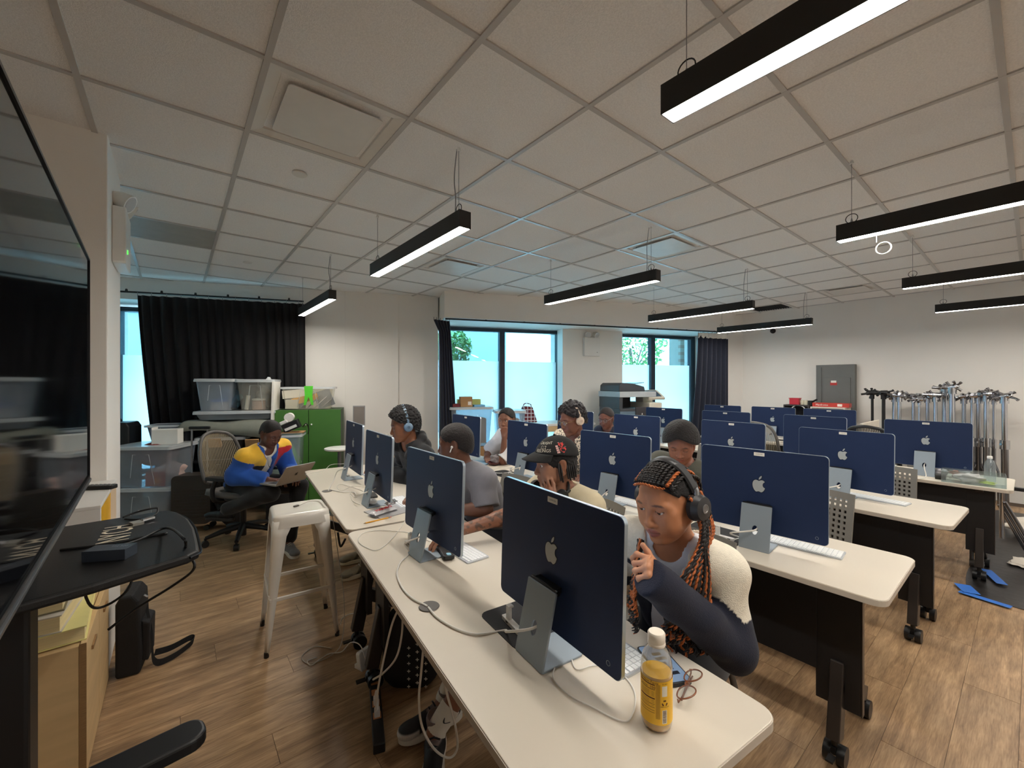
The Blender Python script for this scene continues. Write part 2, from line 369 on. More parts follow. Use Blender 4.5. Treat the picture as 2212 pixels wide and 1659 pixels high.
# ------------------------------------------------------------------ ceiling diffusers, sprinklers
m_vdark = mat('duct_dark', (30, 32, 35), 0.7)
m_vent = mat('vent_white', (222, 218, 212), 0.4, var=0.03)
VL = {(-1, 1): 'white square ceiling diffuser with a loose tilted plate near the television', (2, 4): 'white ceiling diffuser in front of the blank wall panel',
      (4, 1): 'white ceiling diffuser reflecting the window glow above the second lamp row', (10, 0): 'white ceiling diffuser close to the far wall',
      (11, 2): 'dark grey ceiling return grille over the far corner', (-2, 5): 'flat grey ceiling access panel beside the emergency light pier'}
for (i, j), kd in VENTS.items():
    cx_, cy_ = GX + (i + 0.5) * GT, GY + (j + 0.5) * GT
    t = thing('ceiling_vent', VL[(i, j)], 'ceiling vent', (cx_, cy_, CEIL), 0, 'ceiling vents')
    if kd == 'plate':
        f_ = MB(); a, b_ = 0.297, 0.245
        for k in range(4):
            M = Matrix.Rotation(k * math.pi / 2, 4, 'Z')
            f_.add([(-a, -a, 0.004), (a, -a, 0.004), (b_, -b_, 0.012), (-b_, -b_, 0.012)], [(0, 1, 2, 3)], M)
            f_.add([(-b_, -b_, 0.012), (b_, -b_, 0.012), (b_ - 0.03, -b_ + 0.03, 0.075), (-b_ + 0.03, -b_ + 0.03, 0.075)], [(0, 1, 2, 3)], M)
        f_.build('cone_frame', m_vent, t, solid=0.002)
        MB().box(-0.22, 0.22, -0.22, 0.22, 0.075, 0.08).build('duct', m_vdark, t)
        MB().prism(rrect(0.42, 0.42, 0.02), -0.002, 0.002).build('plate', m_vent, t)
        h = MB()
        for sx in (-1, 1):
            for sy in (-1, 1): h.cyl((sx * 0.18, sy * 0.18, 0.0), (sx * 0.18, sy * 0.18, 0.075), 0.004, n=6)
        h = h.build('hanger', m_steel, t); h['kind'] = 'stuff'
    elif kd == 'grille':
        f_ = MB(); f_.box(-0.297, 0.297, -0.297, -0.265, 0, 0.01); f_.box(-0.297, 0.297, 0.265, 0.297, 0, 0.01); f_.box(-0.297, -0.265, -0.265, 0.265, 0, 0.01); f_.box(0.265, 0.297, -0.265, 0.265, 0, 0.01)
        f_.build('grille_frame', m_vent, t); MB().box(-0.265, 0.265, -0.265, 0.265, 0.02, 0.024).build('backing', m_vdark, t)
        for k in range(14): MB().box(-0.265, 0.265, -0.25 + k * 0.038, -0.238 + k * 0.038, 0.004, 0.016).build('slat', m_vdark, t)
    else:
        MB().prism(rrect(0.594, 0.594, 0.004), 0.002, 0.008).build('panel', mat('panel_grey', (168, 165, 158), 0.5), t)
for x, y, s_ in ((0.60, 2.836, 'in the tile beside the loose diffuser'), (0.604, 5.25, 'in the tile near the black curtain'), (6.6, 3.3, 'by the far window bulkhead')):
    o = MB().lathe([(0.04, 0), (0.043, 0.004), (0.043, 0.008)], 24, Matrix.Translation((x, y, CEIL - 0.006))).build('sprinkler_cover', m_vent, smooth=40)
    tag(o, 'round white sprinkler cover ' + s_, 'sprinkler cover', 'sprinkler covers')
# ================================================================== curtains
def curtain(name, label, cols, z0, z1, m, amp, per, header=None):
    """cols(v) -> list of (s, o) along the pleated line at height share v (0 bottom, 1 top)"""
    t = thing(name, label, 'curtain', tuple(W(*cols(0.5)[0][:2], 0))); inv = t.matrix_basis.inverted()
    mb = MB(); nz = 14; line = [cols(k / nz) for k in range(nz + 1)]; n = len(line[0])
    for k in range(nz + 1):
        z = z0 + (z1 - z0) * k / nz
        for i, (s, o) in enumerate(line[k]): mb.v.append(tuple(Vector(W(s, o, z)) - t.location))
    for k in range(nz):
        for i in range(n - 1): mb.f.append((k * n + i, k * n + i + 1, (k + 1) * n + i + 1, (k + 1) * n + i))
    mb.m = [0] * len(mb.f)
    mb.build('drape', m, t, smooth=180, solid=0.004)
    if header:
        hb = MB(); k = nz
        for dz in (-0.09, -0.004):
            for i, (s, o) in enumerate(line[k]): hb.v.append(tuple(Vector(W(s, o - 0.006, z1 + dz)) - t.location))
        for i in range(n - 1): hb.f.append((i, i + 1, n + i + 1, n + i))
        hb.m = [0] * len(hb.f); hb.build('header_tape', header, t, smooth=180)
    top = line[nz]
    for i in range(0, n, max(1, n // 12)):
        s, o = top[i]; p = Vector(W(s, o, z1)) - t.location
        MB().tube([p + Vector((0, 0, -0.01)), p + Vector((0, 0, 0.035))], 0.003, 5).build('hook', m_steel, t)
    return t
def cols_left(v):
    out = []; n = 150; s0 = -2.73 + 0.22 * (1 - v) ** 1.3; s1 = -0.91
    for i in range(n + 1):
        q = i / n; s = s0 + (s1 - s0) * q
        am = (0.018 + 0.028 * (1 - v)) * (1.25 if q > 0.72 else 0.9 + 0.3 * math.sin(q * 9))
        out.append((s, 6.17 + am * math.sin(2 * math.pi * (q * 17 + 0.35 * math.sin(q * 14))) - 0.03 * (1 - v) * math.sin(q * 5)))
    return out
curtain('curtain', 'wide black curtain drawn across the window behind the storage bins', cols_left, 0.1, 2.585, m_curtain, 0.03, 0.1)
def cols_mid(v):
    out = []; n = 60
    pinch = 0.55 + 0.45 * (1 - v) ** 1.2 if v < 0.97 else 0.8
    for i in range(n + 1):
        q = i / n; wob = 2 * math.pi * q * 5
        s = 0.99 + (0.16 * (1 - v)) - 0.30 * pinch * (1 - q) + 0.01 * math.cos(wob); o = 5.93 + 0.035 * math.sin(wob) + 0.16 * (q - 0.3) * pinch
        out.append((s, o))
    return out
curtain('curtain', 'black curtain gathered to a bundle beside the tall frosted window', cols_mid, 0.1, 2.42, m_curtain_n, 0.03, 0.1)
def cols_right(v):
    out = []; n = 70
    s0 = 5.30 - 0.22 * (1 - v) ** 1.5; s1 = 5.95
    for i in range(n + 1):
        q = i / n; out.append((s0 + (s1 - s0) * q, 5.92 + (0.028 + 0.014 * (1 - v)) * math.sin(2 * math.pi * q * 6.5)))
    return out
curtain('curtain', 'navy pleated curtain with a white header band beside the blank wall', cols_right, 0.1, 2.41, m_curtain_n, 0.03, 0.1, m_paper)
def rod(label, pts, r=0.011):
    t = thing('curtain_rod', label, 'curtain rod', tuple(pts[0])); P = [Vector(p) - Vector(pts[0]) for p in pts]
    MB().tube(P, r, 8).build('rail', m_black, t)
    L = P[-1]
    for k in range(1, 9):
        p = L * (k / 8.5); MB().cyl(p + Vector((0, 0, 0.0)), p + Vector((0, 0, 0.035)), 0.016, 0.01, 8).build('bracket', m_black, t)
rod('long black curtain rod over the storage corner', [W(-3.9, 6.2, 2.625), W(-0.93, 6.2, 2.625)])
rod('long black curtain rod under the window bulkhead', [W(0.92, 5.9, 2.437), W(5.92, 5.9, 2.437)])
# ================================================================== outside
m_bld = mat('render_white', (112, 124, 130), 0.8, var=0.03, scale=1.0)
ob_ = thing('building', 'pale rendered building across the street', 'building', tuple(W(-2, 13.5, 0)), -20.9)
MB().box(-6, 6.15, 0, 4, -0.5, 7.0).build('facade', m_bld, ob_); MB().box(-6.1, 6.25, -0.15, 4.1, 7.0, 7.25).build('parapet', m_bld, ob_)
MB().box(-6, 6.2, -0.06, 0.0, 3.4, 3.55).build('string_course', m_bld, ob_)
for k in range(3):
    wn = MB().box(-5 + k * 3, -3.7 + k * 3, -0.04, 0.02, 4.2, 5.8).build('window', m_frame, ob_)
bp_ = thing('brick_pier', 'brick pier outside the window by the navy curtain', 'brick pier', tuple(W(6.15, 7.25, 0)), -20.9)
m_brick = mat('brick_pale', (176, 150, 136), 0.85, var=0.1); m_mort = mat('mortar', (190, 186, 180), 0.9)
MB().box(-0.16, 0.5, -0.05, 0.3, 0, 3.2).build('core', m_mort, bp_)
bk = None
for r_ in range(26):
    for q_ in range(3):
        x0 = -0.17 + q_ * 0.215 + (0.1 if r_ % 2 else 0)
        if bk is None: bk = MB().box(0, 0.205, -0.06, 0.0, 0, 0.062).build('brick', m_brick, bp_); o = bk
        else: o = bk.copy(); COL.objects.link(o); o.parent = bp_
        o.location = (x0, 0, 1.4 + r_ * 0.072)
m_leaf = mat('leaf_green', (92, 132, 70), 0.6, var=0.3, scale=3); m_bark = mat('bark', (90, 80, 70), 0.9, var=0.2, bump=0.3)
def tree(s, o, h, rad, label, seed, n=1500):
    rn = random.Random(seed); t = thing('street_tree', label, 'tree', tuple(W(s, o, 0)), 0, 'street trees')
    tr = MB(); tr.tube([(0, 0, -0.2), (0.05, 0, h * 0.4), (0, 0.08, h * 0.75)], [0.1, 0.08, 0.04], 8)
    for k in range(7):
        a = rn.uniform(0, 6.28); tr.tube([(0.02, 0.03, h * 0.45 + k * 0.05), (math.cos(a) * rad * 0.7, math.sin(a) * rad * 0.7, h * 0.6 + rn.uniform(0, rad))], [0.04, 0.012], 6)
    tr.build('trunk', m_bark, t)
    lf = MB()
    for k in range(n):
        d = Vector((rn.gauss(0, 1), rn.gauss(0, 1), rn.gauss(0, 0.8))).normalized() * rad * rn.uniform(0.4, 1.0) ** 0.6
        c = d + Vector((0, 0, h * 0.78)); L = rn.uniform(0.05, 0.1)
        M = Matrix.Translation(c) @ Euler((rn.uniform(-1, 1), rn.uniform(-1, 1), rn.uniform(0, 6.28))).to_matrix().to_4x4()
        lf.add([(-L, 0, 0), (0, -L * 0.4, 0.01), (L, 0, 0), (0, L * 0.4, 0.01)], [(0, 1, 2, 3)], M)
    f_ = lf.build('foliage', m_leaf, t); f_['kind'] = 'stuff'
tree(7.4, 11.0, 3.45, 1.0, 'leafy green tree outside the window behind the printer', 3)
tree(1.72, 10.0, 3.05, 0.48, 'leafy green shrub outside the window behind the gathered curtain', 5, 900)
wire = MB().tube(spline([W(-2, 9.5, 3.3), W(2, 9.6, 3.12), W(8, 9.8, 3.3)], 8), 0.008, 5).build('utility_wire', m_black)
tag(wire, 'thin utility wire crossing the street outside the window', 'wire')
gp = MB(); wbox(gp, -12, 14, 7.0, 16, -0.3, -0.02); gp = gp.build('street_ground', mat('pavement', (150, 150, 148), 0.9, var=0.08)); struct(gp)
# ================================================================== desks
m_top = mat('desk_laminate', (216, 206, 190), 0.33, var=0.015, scale=3)
m_edge = mat('desk_edge', (196, 186, 172), 0.5, var=0.02)
m_leg = mat('desk_leg_grey', (62, 56, 52), 0.35, metal=0.4, var=0.05)
m_wheel = mat('caster_black', (18, 18, 19), 0.4, var=0.05)
DL, DD, DZ = 1.83, 0.612, 0.74
def make_desk(modesty=True):
    t = thing('desk', 'x', 'desk')
    tp = MB(); tp.prism(rrect(DD, DL, 0.045, 6, (DD / 2, 0)), DZ - 0.026, DZ)
    tp.build('desk_top', [m_top], t, bevel=0.002)
    MB().prism(rrect(DD + 0.004, DL + 0.004, 0.046, 6, (DD / 2, 0)), DZ - 0.024, DZ - 0.003).build('edge_band', m_edge, t)
    g = MB().lathe([(0.034, 0), (0.036, 0.003), (0.03, 0.004), (0.001, 0.003)], 24, Matrix.Translation((0.16, 0.0, DZ)))
    if modesty:
        MB().box(0.12, 0.124, -DL / 2 + 0.24, DL / 2 - 0.24, 0.33, DZ - 0.03).build('modesty_panel', m_black, t)
    for sy in (-1, 1):
        y = sy * (DL / 2 - 0.17)
        lg = MB(); lg.box(0.125, 0.15, y - 0.075, y + 0.075, 0.21, DZ - 0.03); lp = lg.build('leg_post', m_black, t, bevel=0.003)
        MB().box(0.124, 0.152, y + sy * 0.076, y + sy * 0.08, 0.21, DZ - 0.03).build('post_trim', m_leg, lp)
        MB().box(0.08, 0.53, y - 0.02, y + 0.02, DZ - 0.055, DZ - 0.028).build('top_bracket', m_leg, t)
        for sx, x1, zt in ((-1, 0.085, 0.36), (1, 0.50, 0.30)):
            ar = MB(); d = Vector((x1 - 0.14, 0, 0.10 - zt)); L = d.length; dx = d.normalized()
            M = frame((0.14, y, zt), dx, (0, 1, 0)); ar.box(-0.03, L, -0.023, 0.023, -0.032, 0.032, M)
            arm = ar.build('foot_arm', m_leg, t, bevel=0.004)
            cs = MB(); cs.cyl((x1, y, 0.04), (x1, y, 0.10), 0.012, n=10)
            cs.box(x1 - 0.02, x1 + 0.02, y - 0.008, y + 0.008, 0.05, 0.075)
            for q in (-1, 1): cs.cyl((x1 - 0.012 * sx, y + q * 0.010, 0.038), (x1 - 0.012 * sx, y + q * 0.036, 0.038), 0.038, n=18)
            cs.build('caster', m_wheel, t, smooth=40)
            if sx < 0: MB().box(x1 - 0.075, x1 - 0.03, y - 0.012, y + 0.012, 0.045, 0.052).build('brake_lever', m_wheel, arm)
    return t
m_grom = mat('grommet_grey', (96, 92, 88), 0.4, metal=0.3)
desk_m = make_desk(True); desk_o = make_desk(False)
desk_used = {}
DESKS = [  # near-edge middle x, y, turn, open underneath, label
    (0.604, 1.352, -6.3, True, 'white desk with the juice bottle and folded glasses on it'),
    (0.812, 3.20, -6.0, True, 'white desk with the candy wrapper and yellow pencil on it'),
    (1.975, 1.245, 0, False, 'white desk with black panel behind the girl in braids'),
    (1.985, 3.085, 0, False, 'white desk with black panel before the boy resting on his fist'),
    (3.345, 1.195, -2.5, False, 'white desk with black panel behind the boy in olive, bare at its end'),
    (3.42, 3.04, -2.5, False, 'white desk with black panel in front of the cornrowed woman'),
    (4.765, 1.01, 0, False, 'white desk with a clear acrylic tray on its end'),
    (4.79, 2.85, 0, False, 'white desk with black panel near the office printer'),
    (6.18, 2.25, 0, False, 'white desk in the last row before the blank wall'),
]
for k, (x, y, rz, op, lab) in enumerate(DESKS):
    src = desk_o if op else desk_m
    o = copy_tree(src) if desk_used.get(op) else src; desk_used[op] = 1
    place(o, lab, (x, y, 0), rz, 'white flip-top desks')
def on_desk(k, lx, ly, z=DZ):
    x, y, rz = DESKS[k][:3]; a = math.radians(rz)
    return Vector((x + lx * math.cos(a) - ly * math.sin(a), y + lx * math.sin(a) + ly * math.cos(a), z))
def grommet(p, label):
    o = MB().lathe([(0.033, 0), (0.036, 0.002), (0.034, 0.004), (0.02, 0.004), (0.001, 0.003)], 28, Matrix.Translation(p)).build('cable_grommet', m_grom, smooth=30)
    tag(o, label, 'grommet', 'desk cable grommets')
# ================================================================== computers
m_nav = mat('anodised_navy', (32, 50, 88), 0.5, metal=0.4, var=0.03)
m_sil = mat('anodised_silver', (176, 190, 202), 0.35, metal=0.85, var=0.02)
m_stand = mat('stand_silver', (150, 162, 172), 0.45, metal=0.45, var=0.02)
m_logo = mat('logo_silver', (184, 190, 192), 0.4, metal=0.3, var=0.02)
m_logod = mat('logo_rim', (18, 26, 44), 0.4, metal=0.3)
m_scr = mat('screen_lit', (20, 24, 32), 0.15, emit=(170, 190, 215), estr=0.5)
m_chin = mat('chin_blue', (160, 185, 212), 0.3)
AP = [(0, .42), (.12, .47), (.25, .50), (.36, .46), (.44, .38), (.34, .28), (.29, .15), (.30, .02), (.36, -.07), (.46, -.14), (.42, -.26), (.35, -.38), (.26, -.47), (.17, -.50), (.08, -.47), (0, -.45), (-.08, -.47), (-.17, -.50), (-.26, -.46), (-.36, -.33), (-.44, -.15), (-.47, .02), (-.46, .2), (-.40, .36), (-.29, .46), (-.18, .48), (-.08, .45)]
LF = [(.00, .53), (.015, .66), (.09, .78), (.20, .86), (.205, .74), (.13, .60)]
def smooth_poly(P, corners=()):
    return [q[:2] for q in spline([(x, y, 0) for x, y in P], 4, True)]
def scale_poly(P, k, g=0.0):
    cx = sum(p[0] for p in P) / len(P); cy = sum(p[1] for p in P) / len(P); out = []
    n = len(P)
    for i, (x, y) in enumerate(P):
        x0, y0 = P[i - 1]; x1, y1 = P[(i + 1) % n]; tx, ty = x1 - x0, y1 - y0; l = math.hypot(tx, ty) or 1
        out.append(((x + g * (-ty / l) * -1 * SGN) * k, (y + g * (tx / l) * -1 * SGN) * k))
    return out
SGN = -1
def plate_hole(mb, w, h, t, hw, hh, hz, M, n=32):
    """upright plate (local x across, y up, z thickness) with an oval hole centred at height hz"""
    ins = [(hw * math.cos(q) , hz + hh * math.sin(q)) for q in [2 * math.pi * i / n for i in range(n)]]
    outp = []
    for i in range(n):
        q = 2 * math.pi * i / n; c, s = math.cos(q), math.sin(q)
        kx = (w / 2) / abs(c) if abs(c) > 1e-6 else 1e9; ky = ((h - hz) if s > 0 else hz) / abs(s) if abs(s) > 1e-6 else 1e9
        k = min(kx, ky); outp.append((c * k, hz + s * k))
    for cxy in ((w / 2, h), (-w / 2, h), (-w / 2, 0), (w / 2, 0)):
        i = min(range(n), key=lambda k: (outp[k][0] - cxy[0]) ** 2 + (outp[k][1] - cxy[1]) ** 2); outp[i] = cxy
    vs = [(x, y, z) for z in (0, t) for x, y in outp] + [(x, y, z) for z in (0, t) for x, y in ins]; fs = []
    for i in range(n):
        j = (i + 1) % n; a, b = i, j
        fs += [(2*n + a, 2*n + b, b, a), (n + a, n + b, 3*n + b, 3*n + a), (a, b, n + b, n + a), (3*n + a, 3*n + b, 2*n + b, 2*n + a)]
    mb.add(vs, fs, M)
def make_imac():
    t = thing('desktop_computer', 'x', 'computer')
    bw, bh_, z0, th = 0.547, 0.392, 0.070, 0.0115
    tilt = math.radians(3.0)
    # screen frame: origin at bottom middle of the back face; x to viewer's right seen from behind (-Y), y up, z out of the back (-X)
    B = frame((0.078, 0, z0), (0, -1, 0), (math.sin(tilt) * 0.6, 0, 1))
    if B.col[2][0] > 0: B = B @ Matrix.Diagonal((1, 1, -1, 1))
    out = rrect(bw, bh_, 0.019, 6, (0, bh_ / 2))
    sh = MB().prism(out, -th, 0.0, B); body = sh.build('shell', m_sil, t, smooth=35)
    MB().prism(rrect(bw - 0.003, bh_ - 0.003, 0.018, 6, (0, bh_ / 2)), 0.0, 0.0012, B).build('back_panel', m_nav, body)
    MB().prism(rrect(bw - 0.004, bh_ - 0.004, 0.017, 6, (0, bh_ / 2)), -th - 0.0015, -th, B).build('front_glass', mat('bezel_white', (226, 229, 232), 0.1), t)
    MB().prism(rrect(bw - 0.028, bh_ - 0.085, 0.004, 3, (0, bh_ / 2 + 0.026)), -th - 0.0022, -th - 0.0015, B).build('screen', m_scr, t)
    MB().prism(rrect(bw - 0.006, 0.052, 0.006, 3, (0, 0.029)), -th - 0.0021, -th - 0.0015, B).build('chin', m_chin, t)
    k = 0.0575; cy = 0.218
    L = B @ Matrix.Translation((0, cy, 0.0012))
    pa, pl = smooth_poly(AP), smooth_poly(LF)
    lg = MB(); lg.prism(scale_poly(pa, k), 0.0006, 0.0012, L); lo = lg.build('logo', m_logo, t)
    MB().prism(scale_poly(pl, k), 0.0006, 0.0012, L).build('logo_leaf', m_logo, lo)
    rm = MB(); rm.prism(scale_poly(pa, k, 0.045), 0.0, 0.0005, L); rm.prism(scale_poly(pl, k, 0.04), 0.0, 0.0005, L); rm.build('logo_rim', m_logod, lo)
    S = B @ Matrix.Translation((0.0, bh_ - 0.022, 0.0012))
    st = MB().prism(rrect(0.046, 0.0165, 0.002, 3), 0, 0.0005, S).build('asset_sticker', m_paper, t)
    text_mb('COMPUTER', 0.0058, S @ Matrix.Translation((0, 0, 0.0007))).build('sticker_print', m_black, st)
    pb = MB().tube([(B @ Vector((0.232 + 0.006 * math.cos(q), 0.028 + 0.006 * math.sin(q), 0.0015)))[:] for q in np.linspace(0, 6.283, 20)], 0.0006, 5).build('power_button', m_sil, t)
    # stand: foot plate and leg folded from one sheet, oval cable hole in the leg
    ft = MB(); ft.prism(rrect(0.147, 0.131, 0.006, 3, (0.0735, 0)), 0, 0.006); ft.build('foot', m_stand, t, bevel=0.0015)
    hl = 0.205; ux = 0.048
    LM = frame((0.0, 0, 0.004), (0, -1, 0), (ux, 0, 0.2)); 
    if LM.col[2][0] > 0: LM = LM @ Matrix.Diagonal((1, 1, -1, 1))
    lm = MB(); plate_hole(lm, 0.131, hl, -0.007, 0.0125, 0.021, 0.088, LM); lm.build('leg', m_stand, t, bevel=0.0012)
    MB().cyl((ux + 0.012, -0.062, 0.2), (ux + 0.012, 0.062, 0.2), 0.0075, n=14).build('hinge', m_blackm, t, smooth=40)
    MB().box(ux + 0.008, 0.088, -0.05, 0.05, 0.193, 0.207).build('hinge_arm', m_blackm, t)
    return t
imac = make_imac()
IM = [
 (0.772, 0.890, -6, 'navy desktop computer right behind the juice bottle'), (0.832, 1.735, -1, 'navy desktop computer with a black phone leaning at its foot'),
 (0.940, 2.675, -4, 'navy desktop computer behind the candy wrapper on the front row'), (1.065, 3.53, -5, 'navy desktop computer nearest the green cabinet'),
 (2.115, 0.825, 5, 'navy desktop computer behind the girl with orange braids'), (2.120, 1.705, 1, 'navy desktop computer between the cap wearer and the boy in olive'),
 (2.20, 2.665, -4, 'navy desktop computer beside the boy resting on his fist'), (2.215, 3.62, -2, 'navy desktop computer in front of the bin of brown parcels'),
 (3.500, 0.835, -7, 'navy desktop computer with its keyboard at the bare desk end'), (3.575, 1.61, -6, 'navy desktop computer just behind the boy in olive'),
 (3.58, 2.545, 0, 'navy desktop computer hiding half the cornrowed woman'), (3.60, 3.40, 2, 'navy desktop computer behind the woman with cream headphones'),
 (4.945, 0.585, -2, 'navy desktop computer beside the clear acrylic tray'), (4.87, 1.385, -6, 'navy desktop computer next to the white divider board'),
 (4.90, 2.25, 0, 'navy desktop computer before the pale mesh chair back'), (4.99, 3.10, -3, 'navy desktop computer in front of the office printer'),
 (6.30, 2.93, -2, 'navy desktop computer at the foot of the pleated navy curtain'), (6.34, 2.26, -1, 'navy desktop computer with an empty oval hole in its stand'), (6.34, 1.62, 0, 'navy desktop computer below the red tray shelf'),
]
for k, (x, y, rz, lab) in enumerate(IM):
    place(imac if k == 0 else copy_tree(imac), lab, (x, y, DZ), rz, 'navy desktop computers in rows')
def im_pt(k, lx, ly, z):
    x, y, rz = IM[k][:3]; a = math.radians(rz)
    return Vector((x + lx * math.cos(a) - ly * math.sin(a), y + lx * math.sin(a) + ly * math.cos(a), DZ + z))
# ------------------------------------------------------------------ keyboards, hubs, mats, mice
m_key = mat('key_white', (238, 238, 236), 0.5, var=0.0); m_kbase = mat('keyboard_alu', (198, 202, 206), 0.4, metal=0.6)
m_kblack = mat('key_black', (30, 30, 32), 0.5)
def make_keyboard(num, mk, mb_):
    L = 0.418 if num else 0.279
    t = thing('keyboard', 'x', 'keyboard')
    MB().prism(rrect(0.115, L, 0.008, 4), 0.0, 0.007).build('base', mb_, t, bevel=0.001)
    kk = MB(); rows = 6
    for r_ in range(rows):
        x0 = -0.049 + r_ * 0.0166; n = int((L - 0.012) / 0.0186)
        for c in range(n):
            if r_ == 5 and 4 <= c <= 7 and not num:
                if c > 4: continue
                y = -L / 2 + 0.006 + c * 0.0186; kk.box(x0, x0 + 0.0146, y, y + 0.0186 * 4 - 0.002, 0.007, 0.0092); continue
            y = -L / 2 + 0.007 + c * 0.0186; kk.box(x0, x0 + (0.0146 if r_ else 0.0105), y, y + 0.0166, 0.007, 0.0092)
    q = kk.build('keys', mk, t); q['kind'] = 'stuff'
    return t
kb = make_keyboard(False, m_key, m_kbase); kb2 = make_keyboard(True, m_key, m_kbase); kb3 = make_keyboard(True, m_kblack, m_black)
m_pad = mat('desk_pad_black', (30, 30, 33), 0.8, var=0.1)
KB = [(0, kb2, 0.235, 0.01, 'white keyboard beside the juice bottle and phone'), (1, kb, 0.215, -0.06, 'white keyboard by the tattooed arm'), (2, kb, 0.23, -0.05, 'white keyboard under the hand of the boy in grey'),
      (3, kb, 0.24, 0.0, 'white keyboard in front of the boy in the black hoodie'), (4, kb2, 0.212, -0.10, 'white keyboard sticking out behind the girl with braids'), (5, kb2, 0.20, -0.12, 'white keyboard behind the cap wearer'),
      (8, kb2, 0.212, -0.10, 'white keyboard at the bare end of the third desk row'), (9, kb, 0.21, 0.02, 'white keyboard behind the boy in olive'), (12, kb3, 0.22, 0.10, 'black keyboard behind the acrylic tray desk computer'), (17, kb3, 0.2, -0.2, 'black keyboard in the last desk row')]
ku = {}
for k, src, lx, ly, lab in KB:
    o = copy_tree(src) if ku.get(src.name) else src; ku[src.name] = 1
    x, y, rz, _ = IM[k]; place(o, lab, im_pt(k, lx, ly, 0), rz, 'keyboards on the desks')
    off = 0.0015
def make_hub():
    t = thing('usb_hub', 'x', 'usb hub')
    MB().prism(rrect(0.020, 0.112, 0.004, 3), 0.0, 0.012).build('bar', m_white, t)
    p = MB()
    for q in (-0.035, 0.02): p.box(-0.0104, -0.0098, q - 0.007, q + 0.007, 0.003, 0.009)
    p = p.build('ports', m_black, t); p['kind'] = 'stuff'
    a = MB(); a.box(-0.006, 0.006, 0.012, 0.034, 0.012, 0.05); a.box(-0.006, 0.014, 0.012, 0.034, 0.05, 0.056); a.build('clip_arm', m_white, t, bevel=0.003)
    return t
hub = make_hub()
HB = [(0, 0.055, 0.165, 'white usb hub clipped on the computer behind the juice bottle'), (1, 0.055, 0.135, 'white usb hub on the computer with the leaning phone'), (2, 0.055, 0.135, 'white usb hub on the computer behind the candy wrapper'),
      (3, 0.055, 0.13, 'white usb hub on the computer near the green cabinet'), (4, 0.05, 0.155, 'white usb hub lying on the lettered black pad'), (5, 0.055, 0.13, 'white usb hub beside the cap wearer'), (6, 0.05, 0.15, 'white usb hub on the computer by the boy resting on his fist'),
      (8, 0.05, 0.18, 'white usb hub poking above the computer behind the girl'), (12, 0.05, 0.17, 'white usb hub on the desk with the acrylic tray')]
for q, (k, lx, ly, lab) in enumerate(HB):
    o = hub if q == 0 else copy_tree(hub); x, y, rz, _ = IM[k]
    place(o, lab, im_pt(k, lx, ly, 0.0035), rz + (8 if q % 2 else -4), 'white usb hubs')
# ================================================================== television on its cart
m_scrb = mat('tv_glass', (6, 6, 8), 0.06, var=0.0, spec=0.6); m_tvb = mat('tv_bezel', (40, 40, 44), 0.3, metal=0.6)
tv = thing('television', 'large black television on a rolling stand with a lettered tray', 'television', (-0.27, 2.40, 0), 2.3)
MB().box(-0.05, -0.004, -1.55, 0, 1.144, 2.026).build('casing', m_black, tv, bevel=0.004)
MB().box(-0.004, -0.002, -1.542, -0.008, 1.152, 2.018).build('screen', m_scrb, tv)
fb = MB(); fb.box(-0.004, 0.002, -1.55, 0, 1.140, 1.152); fb.box(-0.004, 0.002, -1.55, 0, 2.018, 2.026); fb.box(-0.004, 0.002, -0.008, 0, 1.152, 2.018); fb.box(-0.004, 0.002, -1.55, -1.542, 1.152, 2.018)
fb.build('bezel', m_tvb, tv)
MB().box(-0.01, 0.006, -1.55, -0.0, 1.128, 1.140).build('lower_trim', mat('trim_silver', (128, 128, 132), 0.3, metal=0.8), tv, bevel=0.003)
pol = MB(); pol.box(-0.17, -0.05, -0.80, -0.68, 0.09, 1.7); pol.build('pole', m_black, tv, bevel=0.01)
bs = MB(); bs.box(-0.42, 0.12, -1.05, -0.99, 0.05, 0.09); bs.box(-0.42, 0.12, -0.50, -0.44, 0.05, 0.09); bs.box(-0.15, -0.07, -1.0, -0.46, 0.05, 0.1); bs.build('stand_base', m_blackm, tv, bevel=0.006)
for x in (-0.40, 0.10):
    for y in (-1.02, -0.47): MB().cyl((x, y - 0.012, 0.025), (x, y + 0.012, 0.025), 0.025, n=14).build('caster', m_wheel, tv)
m_tray = mat('tray_black', (19, 19, 21), 0.5, var=0.1, bump=0.15, bscale=300)
tr = MB(); pl = [(-0.40, 1.47), (-0.10, 1.53), (0.10, 1.60), (0.128, 1.63), (0.132, 1.70), (0.135, 1.9), (0.125, 2.05), (0.10, 2.16), (0.075, 2.225), (0.05, 2.235), (-0.40, 2.22)]
pl = [(x - 0.10 + 0.27, y - 2.40) for x, y in pl]
tr.prism(pl, 0.972, 1.0); tr.build('tray', m_tray, tv, bevel=0.008, seg=3)
MB().tube([(x, y, 0.99) for x, y in spline([(p[0] + 0.004, p[1], 0) for p in pl[2:10]], 3) and [(q[0], q[1]) for q in spline([(p[0] + 0.004, p[1], 0) for p in pl[2:10]], 3)]], 0.004, 6).build('tray_rim', m_tvb, tv)
